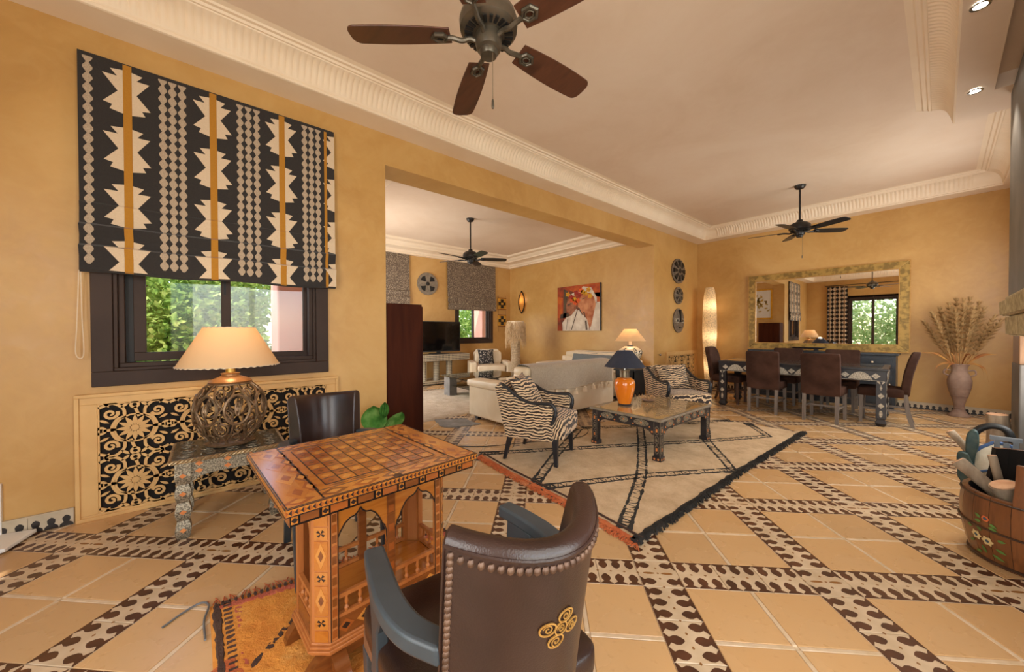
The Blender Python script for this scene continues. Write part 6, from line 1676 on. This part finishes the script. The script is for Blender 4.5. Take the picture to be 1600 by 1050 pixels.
# ---- wall discs and mask
def disc(label, y_, z_, ry_, rz_, kind):
    t = thing('wall_disc' if kind < 2 else 'carved_mask', label, 'wall decoration', (.006, y_, z_)); m_ = MB(); mp = lambda u, v, w: (w, u, v)
    m_.grid(lambda u, v: (.004+.045*(1-v*v), ry_*v*math.cos(2*PI*u), rz_*v*math.sin(2*PI*u)), 32, 8, cu=False); m_.prism([(ry_*math.cos(2*PI*i/32), rz_*math.sin(2*PI*i/32)) for i in range(32)], 0, .02, mp)
    m_.build('body', M('carved_grey_brown', C(92,78,64), C(128,110,92), 20, .6, bump=.3), t, smooth=50)
    q = MB()
    if kind == 0:
        for k in range(8):
            a = k*PI/4; q.prism([(ry_*r_*math.cos(a+d), rz_*r_*math.sin(a+d)) for r_, d in ((.35,-.25),(.85,-.2),(.85,.2),(.35,.25))], .02, .047-.0*k, mp)
        q.prism(circ(0, 0, ry_*.2, 12, rz_*.2), .02, .052, mp)
    elif kind == 1:
        for a, w_ in ((PI/2, .16), (-PI/2, .16), (.5, .1), (-.5, .1), (PI-.5, .1), (PI+.5, .1)):
            q.prism([(0, 0), (ry_*.75*math.cos(a-w_*2), rz_*.75*math.sin(a-w_*2)), (ry_*.75*math.cos(a+w_*2), rz_*.75*math.sin(a+w_*2))], .02, .048, mp)
    else:
        q.prism([(-.012, -.02), (.012, -.02), (.014, rz_*.9), (-.014, rz_*.9)], .02, .07, mp); q.prism([(-.03, -.03), (.03, -.03), (0, .05)], .02, .075, mp)
        for s in (-1, 1): q.prism(circ(s*ry_*.48, 0, .04, 10, .018), .02, .052, mp)
        q.prism(circ(0, -rz_*.55, .05, 10, .016), .02, .052, mp)
    q.build('dark_carving', BLACK, t, smooth=0)
    if kind == 2:
        e = MB()
        for s in (-1, 1): frame_rect(e, mp, s*ry_*.48-.055, s*ry_*.48+.055, -.045, .045, .012, .02, .052)
        e.build('pale_eye_frame', BONE, t, smooth=0)
disc('topmost and largest of three round carved pieces on the ochre wall by the far corner', 7.72, 2.545, .30, .265, 0)
disc('small middle one of three round carved pieces on the ochre wall', 7.725, 2.02, .20, .185, 1)
disc('lowest carved piece, a grey face mask, on the ochre wall above the pierced cover', 7.73, 1.48, .245, .262, 2)
# ---- vase with pampas
vs_ = thing('floor_vase', 'tall pale terracotta amphora vase with two handles by the far wall', 'vase', (3.83, 8.36, 0))
VS = .66
prof = [(0,0),(.165,0),(.17,.02),(.12,.05),(.085,.10),(.078,.16),(.10,.24),(.15,.36),(.178,.46),(.180,.53),(.150,.60),(.118,.64),(.118,.70),(.135,.745),(.15,.76),(.14,.765),(.11,.70),(.10,.62),(0,.60)]
MB().lathe([(a*VS, b) for a, b in prof], 28, cap=False).build('body', TERRA, vs_, smooth=60)
for s in (-1, 1): MB().tube(spline([(s*.08, 0, .67), (s*.135, 0, .675), (s*.145, 0, .62), (s*.10, 0, .59)], 6), .010, 7).build('handle', TERRA, vs_)
rb = MB(); [rb.tube([(VS*r_*math.cos(2*PI*i/28), VS*r_*math.sin(2*PI*i/28), z_) for i in range(28)], .006, 5, closed=True) for r_, z_ in ((.125,.30),(.166,.42),(.082,.12))]; rb.build('throwing_rings', TERRA, vs_)
pm = thing('pampas_grass', 'dried pampas grass bunch standing in the terracotta amphora', 'dried plants', (3.83, 8.36, .62))
PAM = M('pampas_plume', C(160,122,72), C(200,164,112), 9, .95); PST = M('dry_stem', C(172,120,66), C(204,158,96), 9, .8); PLF = M('dry_leaf', C(150,84,40), C(190,140,70), 6, .8)
rr = random.Random(12)
tips = [(-.36,.80,.0),(-.27,.92,-.10),(-.16,.86,-.02),(-.11,1.06,-.05),(-.04,1.12,.02),(.03,1.10,-.12),(.09,1.13,.05),(.17,1.05,-.04),(.22,.98,.08),(.31,.86,-.02),(.36,.80,-.08),(-.20,1.0,.06),(.12,.98,-.16),(-.05,.95,-.15)]
for k, (tx, tz, tyy) in enumerate(tips):
    tyy = min(tyy, .10)
    P_ = spline([(tx*.08, tyy*.1, -.30), (tx*.25, tyy*.3, .15), (tx*.62, tyy*.7, tz*.62), (tx, tyy, tz-.03*abs(tx))], 6); N = len(P_)
    MB().tube(P_, [.004]*N, 5).build('stem', PST, pm)
    m_ = MB()
    for i in range(1000):
        f_ = rr.uniform(.48, 1); q = P_[int(f_*(N-1))]; a = rr.uniform(0, 6.28); w_ = .070*math.sin(PI*min(1, (f_-.42)/.62))**.7+.006
        d = (P_[min(N-1, int(f_*(N-1))+1)]-P_[max(0, int(f_*(N-1))-1)]).normalized()
        e = q+Vector((math.cos(a), math.sin(a)*.8, 0))*w_*rr.uniform(.3, 1)+d*rr.uniform(.03, .075)
        n_ = Vector((math.sin(a), -math.cos(a), .3))*.0026
        m_.add([q+n_, q-n_, e-n_*.3, e+n_*.3], [(0,1,2,3)])
    m_.build('plume', PAM, pm, smooth=0)['kind'] = 'stuff'
for k in range(18):
    a = rr.uniform(0, 2*PI); L = rr.uniform(.28, .50); dn = rr.random() < .25
    ys = math.sin(a)*(.5 if math.sin(a) > 0 else 1)
    P_ = spline([(0, 0, -.1), (.08*math.cos(a), .08*ys, .14), (.22*math.cos(a), .16*ys, .28 if not dn else .10), (L*.75*math.cos(a), .2*ys, .30 if not dn else -.12)], 5)
    m_ = MB(); w_ = [.012*math.sin(PI*(i+.5)/len(P_)) + .002 for i in range(len(P_))]
    v_ = []
    for p, q in zip(P_, w_): v_ += [p+Vector((0, 0, q)), p-Vector((0, 0, q))]
    m_.add(v_, [(2*i, 2*i+1, 2*i+3, 2*i+2) for i in range(len(P_)-1)]); m_.build('dry_leaf', PLF, pm, smooth=0)

# ================================================================ CEILING FANS
def fan(label, c, zb, zceil, angs, mw, mm, iron, chain=.3, detail=True, r1=.67):
    t = thing('ceiling_fan', label, 'ceiling fan', (c[0], c[1], zb))
    MB().lathe([(0,.0),(.075,.0),(.07,-.02),(.05,-.05),(.02,-.06),(.0,-.06)], 24, (0, 0, zceil-zb), cap=False).build('canopy', mm, t)
    MB().tube([(0,0,.16),(0,0,zceil-zb-.03)], .014, 10).build('downrod', mm, t)
    MB().lathe([(0,.185),(.035,.18),(.045,.15),(.09,.135),(.132,.105),(.142,.07),(.138,.035),(.115,.018),(.06,.012),(0,.012)], 36, cap=False).build('motor_housing', mm, t, smooth=40)
    v = MB()
    for k in range(24):
        a = 2*PI*k/24; v.prism([(.078,-.006),(.118,-.008),(.118,.008),(.078,.006)], .010, .0165, lambda x, y, z, a=a: (x*math.cos(a)-y*math.sin(a), x*math.sin(a)+y*math.cos(a), z+.002*(x-.078)))
    if detail: v.build('vents', BLACK, t, smooth=0)['kind'] = 'stuff'
    MB().lathe([(0,.02),(.062,.018),(.064,.0),(.064,-.035),(.058,-.055),(.045,-.062),(.045,-.075),(.038,-.088),(.0,-.092)], 30, cap=False).build('switch_housing', mm, t, smooth=40)
    for a in angs:
        M4 = Matrix.Rotation(math.radians(a), 4, 'Z') @ Matrix.Rotation(math.radians(-11), 4, 'X')
        out = []
        n_ = 18
        def hw(u): return .048+.026*math.sin(PI*min(1, u*.62+.12))**1.0
        L = [(.185+(r1-.185)*i/n_, hw(i/n_)) for i in range(n_+1)]
        L = [(x, y) for x, y in L if x < r1-.045]; hq = L[-1][1]; L += [(r1-.045+.045*math.sin(q), hq*math.cos(q)**.6) for q in [PI/2*j/8 for j in range(1, 8)]]
        poly = [(x, y) for x, y in L] + [(r1, 0)] + [(x, -y) for x, y in L[::-1]]
        b = MB().prism(poly, .006, .013).xf(M4).build('blade', mw, t, smooth=0, bevel=.002)
        k_ = MB(); k_.tube(spline([(.055, 0, -.015), (.09, 0, -.004), (.13, 0, -.012), (.17, 0, -.002), (.20, 0, .0)], 5), [.012]*21, 8)
        k_.tube([(.235+.038*math.cos(q), .030*math.sin(q), .0) for q in [2*PI*i/6 for i in range(6)]], .010, 7, closed=True)
        k_.tube([(.235+.022*math.cos(q), .017*math.sin(q), -.004) for q in [2*PI*i/6 for i in range(6)]], .005, 6, closed=True)
        k_.xf(M4).build('blade_iron', iron, b)
    MB().tube([(.03,.0,-.06),(.032,0,-.07),(.032,0,-.07-chain)], .0016, 5).build('pull_chain', CHAINM, t)
    MB().lathe([(0,0),(.005,.0),(.007,.01),(.006,.035),(.003,.045),(0,.045)], 10, (.032, 0, -.115-chain), cap=False).build('chain_fob', FANM, t)
    return t
fan('large bronze ceiling fan with five brown wooden blades at the top of the picture', (2.225, 1.05), 2.68, ZT, [159, 87, 15, -57, -129], FANW, FANM, FANM, .24)
fan('black ceiling fan hanging on a long rod over the dining end', (2.234, 7.006), 2.79, ZT, [45, 117, 189, 261, 333], FANB, FANB, FANB, .3)
fan('black ceiling fan on a rod in the sitting room beyond the opening', (-1.90, 3.66), 2.58, 3.32, [60, 132, 204, 276, 348], FANB, FANB, FANB, .25)

# ================================================================ RIGHT EDGE
for k, (x_, y_, l_) in enumerate(((3.792, 3.66, 'recessed spotlight in the bulkhead nearest the top edge'), (3.82, 4.93, 'recessed spotlight in the bulkhead near its far end'))):
    t = thing('downlight', l_, 'spotlight', (x_, y_, ZC-.015))
    MB().lathe([(.028,.012),(.030,-.002),(.043,-.004),(.045,.0),(.043,.004)], 24, cap=False).build('ring', STEEL, t)
    MB().lathe([(0,.002),(.028,.002),(.028,.012),(0,.014)], 20, cap=False).build('bulb', SPOTE, t)
    d = bpy.data.lights.new('spot', 'SPOT'); d.energy = 45; d.spot_size = math.radians(90); d.spot_blend = .6; d.color = (1, .93, .8); d.shadow_soft_size = .03
    ob = bpy.data.objects.new('spot_light', d); COL.objects.link(ob); ob.parent = t; ob.location = (0, 0, -.02)
# ---- fireplace: breast, mantel, jamb
fp = thing('fireplace', 'grey plastered chimney breast with carved stone mantel at the right edge', 'fireplace', (4.02, 0, 0))
MB().box(.0, .43, 4.3, 5.25, 1.49, ZC).box(.0, .43, 2.4, 4.3, 2.62, ZC).build('chimney_breast', STONE, fp, smooth=0, bevel=.006)
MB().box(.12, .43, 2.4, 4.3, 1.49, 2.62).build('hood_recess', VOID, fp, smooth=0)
MS = M('carved_mantel_stone', C(190,170,130), C(150,132,96), 26, .6, bump=.6, bscale=30)
for nm, x0, y1, z0, z1 in (('mantel_shelf', -.072, 4.60, 1.355, 1.475), ('mantel_shelf', -.062, 4.56, 1.475, 1.50), ('mantel_frieze', -.058, 4.40, 1.215, 1.355)):
    m_ = MB(); m_.box(x0, .30, 2.4, y1, z0, z1); b_ = m_.build(nm, MS, fp, smooth=0, bevel=.008)
    if z1-z0 > .05:
        r_ = MB(); n_ = int((y1-2.5)/.045)
        for k in range(n_): r_.tube([(x0-.002, y1-.02-k*.045, z0+.012), (x0-.004, y1-.02-k*.045, z1-.012)], .012, 6)
        r_.build('reeding', MS, b_, smooth=60)['kind'] = 'stuff'
        r_ = MB()
        for k in range(8): r_.tube([(x0+.02+k*.042, y1+.002, z0+.012), (x0+.02+k*.042, y1+.004, z1-.012)], .012, 6)
        r_.build('reeding', MS, b_, smooth=60)['kind'] = 'stuff'
MB().box(.0, .2, 4.55, 4.90, 1.0, 1.49).build('wooden_corbel', wood('corbel_wood', C(110,76,46), C(140,100,62), 'Z', 3), fp, smooth=0, bevel=.005)
MB().box(-.002, .40, 4.50, 4.93, 0, 1.0).build('stone_jamb', STONE, fp, smooth=0, bevel=.008)
MB().box(.29, .43, 2.4, 4.5, .0, 1.2).build('firebox', VOID, fp, smooth=0)
# ---- log bucket made of staves
bkt = thing('log_bucket', 'oval wooden stave bucket painted with flowers and holding firewood, by the fireplace', 'bucket', (4.0, 3.36, 0))
BW_ = wood('bucket_wood', C(78,44,22), C(124,74,38), 'Z', 4, .3, rnd=.14, coat=.3)
NS = 22
def brad(z): return .232+.042*math.sin(PI*min(1, z/.50))
for k in range(NS):
    a0, a1 = 2*PI*k/NS, 2*PI*(k+1)/NS-.006; am = math.degrees((a0+a1)/2); tall = min(abs((am-117+180)%360-180), abs((am-262+180)%360-180)) < 17
    zt_ = .365 if not tall else .56; m_ = MB(); zs = [zt_*i/6 for i in range(7)]; vs = []
    for z in zs:
        for aa in (a0, (a0+a1)/2, a1): r_ = brad(z); vs.append((r_*math.cos(aa), r_*math.sin(aa), z))
        for aa in (a1, (a0+a1)/2, a0): r_ = brad(z)-.022; vs.append((r_*math.cos(aa), r_*math.sin(aa), z))
    fs = [(i*6+j, i*6+(j+1)%6, (i+1)*6+(j+1)%6, (i+1)*6+j) for i in range(6) for j in range(6)] + [(5,4,3,2,1,0), tuple(36+j for j in range(6))]
    m_.add(vs, fs, 0)
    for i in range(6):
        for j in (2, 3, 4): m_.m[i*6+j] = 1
    m_.build('handle_stave' if tall else 'stave', [BW_, VOID], bkt, smooth=30)
for z_, r_ in ((.19, .006), (.015, .008), (.35, .005)):
    MB().tube([((brad(z_)+.003)*math.cos(2*PI*i/44), (brad(z_)+.003)*math.sin(2*PI*i/44), z_) for i in range(44)], r_, 6, closed=True).build('hoop', M('dark_hoop', C(52,34,24), C(70,46,30), 9, .4), bkt)
MB().lathe([(0,.02),(.22,.02),(.22,.03),(0,.03)], 30, cap=False).build('floor_board', VOID, bkt)
fw_ = MB(); fg = MB()
def onb(u, v, w): a = math.radians(222)+u/.26; z = .19+v; r_ = brad(z)+.002+w; return (r_*math.cos(a), r_*math.sin(a), z)
for cu, cv, mi in ((-.03,-.055,0), (.02,-.065,0), (.02,.055,1)):
    for k in range(6): fw_.prism(petal(cu, cv, k*PI/3, .004, .026 if mi == 0 else .016, .009), 0, .0015, onb, mi=mi)
    fw_.prism(circ(cu, cv, .008, 8), .001, .003, onb, mi=2)
for cu, cv, a, L in ((.0,.05,2.6,.03),(.035,.035,-.4,.03),(.0,.03,3.2,.03),(.03,.015,-.2,.035),(.05,-.09,-.3,.04),(-.01,-.1,-1.2,.04),(-.05,-.09,3.6,.035),(.0,-.02,2.4,.03),(.03,-.13,-.3,.05),(-.02,-.14,3.4,.04),(.06,-.04,.1,.03),(-.05,-.02,2.8,.025)):
    fg.prism(petal(cu, cv, a, 0, L, .008), 0, .0012, onb)
fw_.build('painted_flowers', [M('petal_cream', C(222,196,140), C(200,170,110), 20, .5), M('petal_orange', C(214,110,60), C(196,90,50), 20, .5), M('flower_eye_blue', C(70,90,96), C(60,80,90), 20, .5)], bkt, smooth=0)['kind'] = 'stuff'
fg.build('painted_leaves', M('leaf_paint_green', C(96,130,60), C(74,108,48), 20, .5), bkt, smooth=0)['kind'] = 'stuff'
BARK = M('log_bark', C(128,108,88), C(168,148,124), 18, .9, bump=.8, bscale=30, stretch=(1,1,.3)); CUT = M('log_cut_face', C(204,150,112), C(222,176,138), 14, .8)
def log(label, p0, p1, r, grp=None):
    t = thing('log', label, 'firewood', p0); d = Vector(p1)-Vector(p0); rr2 = random.Random(int(p0[0]*1000)); N = 6
    pts = [d*i/N+Vector((rr2.uniform(-.1,.1)*r if 0 < i < N else 0, rr2.uniform(-.1,.1)*r if 0 < i < N else 0, 0)) for i in range(N+1)]
    MB().tube(pts, [r*(1+rr2.uniform(-.05,.05)) for _ in pts], 12).build('bark', BARK, t, smooth=50)
    q = d.normalized().to_track_quat('Z', 'Y').to_matrix().to_4x4()
    MB().lathe([(0,.0),(r*.93,.0),(r*.9,-.004),(0,-.006)], 16, cap=False).xf(q).build('cut_face', CUT, t, smooth=0)
log('slim log leaning out over the left rim of the bucket with pale cut end', (3.722, 3.42, .47), (4.02, 3.36, .18), .034)
log('thin upright stick standing in the bucket', (3.845, 3.44, .53), (3.93, 3.36, .06), .018)
log('thick log with broad pale cut face in the front of the bucket', (3.872, 3.26, .42), (3.985, 3.34, .10), .052)
# ---- old wooden saddle with felt pad
TEAL = M('worn_teal_paint', C(34,62,64), C(70,84,76), 16, .5, bump=.3); FELT = M('cream_felt', C(214,204,184), C(196,182,158), 9, .95, bump=.4); BPIP = M('blue_piping', C(58,84,124), C(70,96,136), 9, .7)
sd_ = thing('camel_saddle', 'old teal wooden saddle with cream felt pad, blue piping and grey clamp behind the bucket', 'saddle', (3.90, 4.15, 0))
SY = lambda u, v, w: (u, w, v)
# carved teal end pieces at the left, one upright lobe and one heavy scalloped block
MB().prism(sp2([(-.125,.30),(-.13,.40),(-.125,.50),(-.10,.545),(-.075,.53),(-.07,.45),(-.085,.36),(-.09,.29)], 5), -.02, .03, SY).build('pommel', TEAL, sd_, smooth=30, bevel=.008)
MB().prism(sp2([(-.165,.20),(-.17,.34),(-.155,.38),(-.12,.375),(-.105,.33),(-.07,.26),(-.045,.20),(-.06,.10),(-.05,.0),(-.13,.0),(-.125,.12)], 5), -.045, .005, SY).build('side_board', TEAL, sd_, smooth=30, bevel=.008)
MB().prism(sp2([(.14,.0),(.15,.2),(.13,.36),(.16,.40),(.19,.34),(.20,.2),(.19,0)], 5), .06, .10, SY).build('side_board', TEAL, sd_, smooth=30, bevel=.008)
MB().tube(spline([(-.10, .13, .36), (-.085, .13, .50), (-.02, .13, .565), (.05, .13, .55), (.08, .13, .47)], 7), .022, 10).build('arch', BLACK, sd_, smooth=60)
m_ = MB(); out = [(-.125,.33),(-.06,.42),(0,.47),(.06,.46),(.12,.41),(.185,.33)]
def felt(u, v):
    k = u*(len(out)-1); i = min(int(k), len(out)-2); f_ = k-i; x_ = out[i][0]+(out[i+1][0]-out[i][0])*f_; zt_ = out[i][1]+(out[i+1][1]-out[i][1])*f_
    return (x_, -.05+.09*v-.035*math.sin(PI*v)+.008*math.sin(9*u+4*v), .02+(zt_-.02)*v)
m_.grid(felt, 24, 10); m_.grid(lambda u, v: (felt(u, v)[0], felt(u, v)[1]+.05, felt(u, v)[2]), 24, 10, flip=True); m_.build('felt_pad', FELT, sd_, smooth=80)
MB().tube([felt(i/24, 1) for i in range(25)], .011, 6).build('blue_piping', BPIP, sd_); MB().tube([(felt(i/24, .62)[0], felt(i/24, .62)[1]-.004, felt(i/24, .62)[2]) for i in range(8)], .008, 6).build('blue_piping', BPIP, sd_)
bk_ = MB()
for x_ in (.0, .075): bk_.box(x_-.012, x_+.012, -.085, -.065, .26, .53)
bk_.box(-.03, .10, -.09, -.06, .51, .535).box(-.012, .087, -.086, -.066, .44, .455).box(.025, .05, -.09, -.07, .30, .50).tube([(.0, -.10, .40), (.037, -.10, .37), (.075, -.10, .40)], .008, 6)
bk_.build('grey_clamp', GREYM, sd_, smooth=40)
log('rough split log standing behind the saddle against the jamb', (3.935, 4.66, .60), (3.95, 4.68, .004), .058)
log('short gnarled stick poking out left of the saddle', (3.70, 4.22, .50), (3.82, 4.20, .33), .024)

# ---- curtain by the garden door (seen in the mirror)
ck = NT('ikat_curtain'); co = ck.coord(); sx = ck.n('SeparateXYZ', Vector=co)
tri = lambda v, f: ck.math('PINGPONG', ck.math('MULTIPLY', v, f), .5)
s_ = ck.math('ADD', tri(sx.outputs[0], 7), tri(sx.outputs[2], 6))
CURT = ck.done(ck.ramp(s_, [(.44, C(36,30,30)), (.52, C(204,178,150))], 'LINEAR'), .9)
cu = thing('curtain', 'black and cream patterned pleated curtain seen in the mirror beside the garden door', 'curtain', (.98, BK+.12, 0))
m_ = MB(); m_.grid(lambda u, v: (-.31+.62*u, .035*math.sin(2*PI*u*7)*(1-.3*v), .02+3.0*v), 84, 6); m_.build('cloth', CURT, cu, smooth=80)
cr = thing('curtain_rail', 'dark curtain rail above the garden door seen in the mirror', 'curtain rail', (2.2, BK+.12, 3.06))
MB().tube([(-1.6,0,0),(1.7,0,0)], .014, 8).build('rod', FANB, cr); [MB().box(x_-.01, x_+.01, -.12, .0, -.01, .01).build('bracket', FANB, cr, smooth=0) for x_ in (-1.4, 1.5)]

# ================================================================ mark fused inlays that are too small to pick apart
FINE = ('marquetry', 'rim_marquetry', 'edge_band', 'frieze_marquetry', 'post_marquetry', 'panel_marquetry', 'orange_diamonds', 'orange_diamond', 'embossing', 'print', 'inlay', 'bone_inlay', 'woven_pattern', 'dark_carving', 'railing', 'cross', 'vents', 'track', 'flower_print', 'dark_border', 'line_strokes')
for ob in bpy.data.objects:
    if ob.type == 'MESH' and ob.name.split('.')[0] in FINE: ob['kind'] = 'stuff'

GROUPS = {'leather_armchair': 'leather armchairs at the game table', 'zebra_armchair': 'zebra print armchairs', 'dining_chair': 'dining chairs around the long table', 'ceiling_fan': 'ceiling fans', 'downlight': 'bulkhead spotlights', 'log': 'firewood by the fireplace', 'cushion': 'scatter cushions', 'shrub': 'garden planting', 'garden_pillar': 'garden pillars', 'radiator_cover': 'pierced radiator covers', 'leather_sofa': 'cream leather sofas', 'roman_blind': 'roman blinds', 'table_lamp': 'table lamps', 'wall_disc': 'carved wall pieces', 'carved_mask': 'carved wall pieces', 'floor_lamp': 'floor lamps'}
for ob in bpy.data.objects:
    if ob.parent is None and 'label' in ob.keys():
        g_ = GROUPS.get(ob.name.split('.')[0])
        if g_: ob['group'] = g_
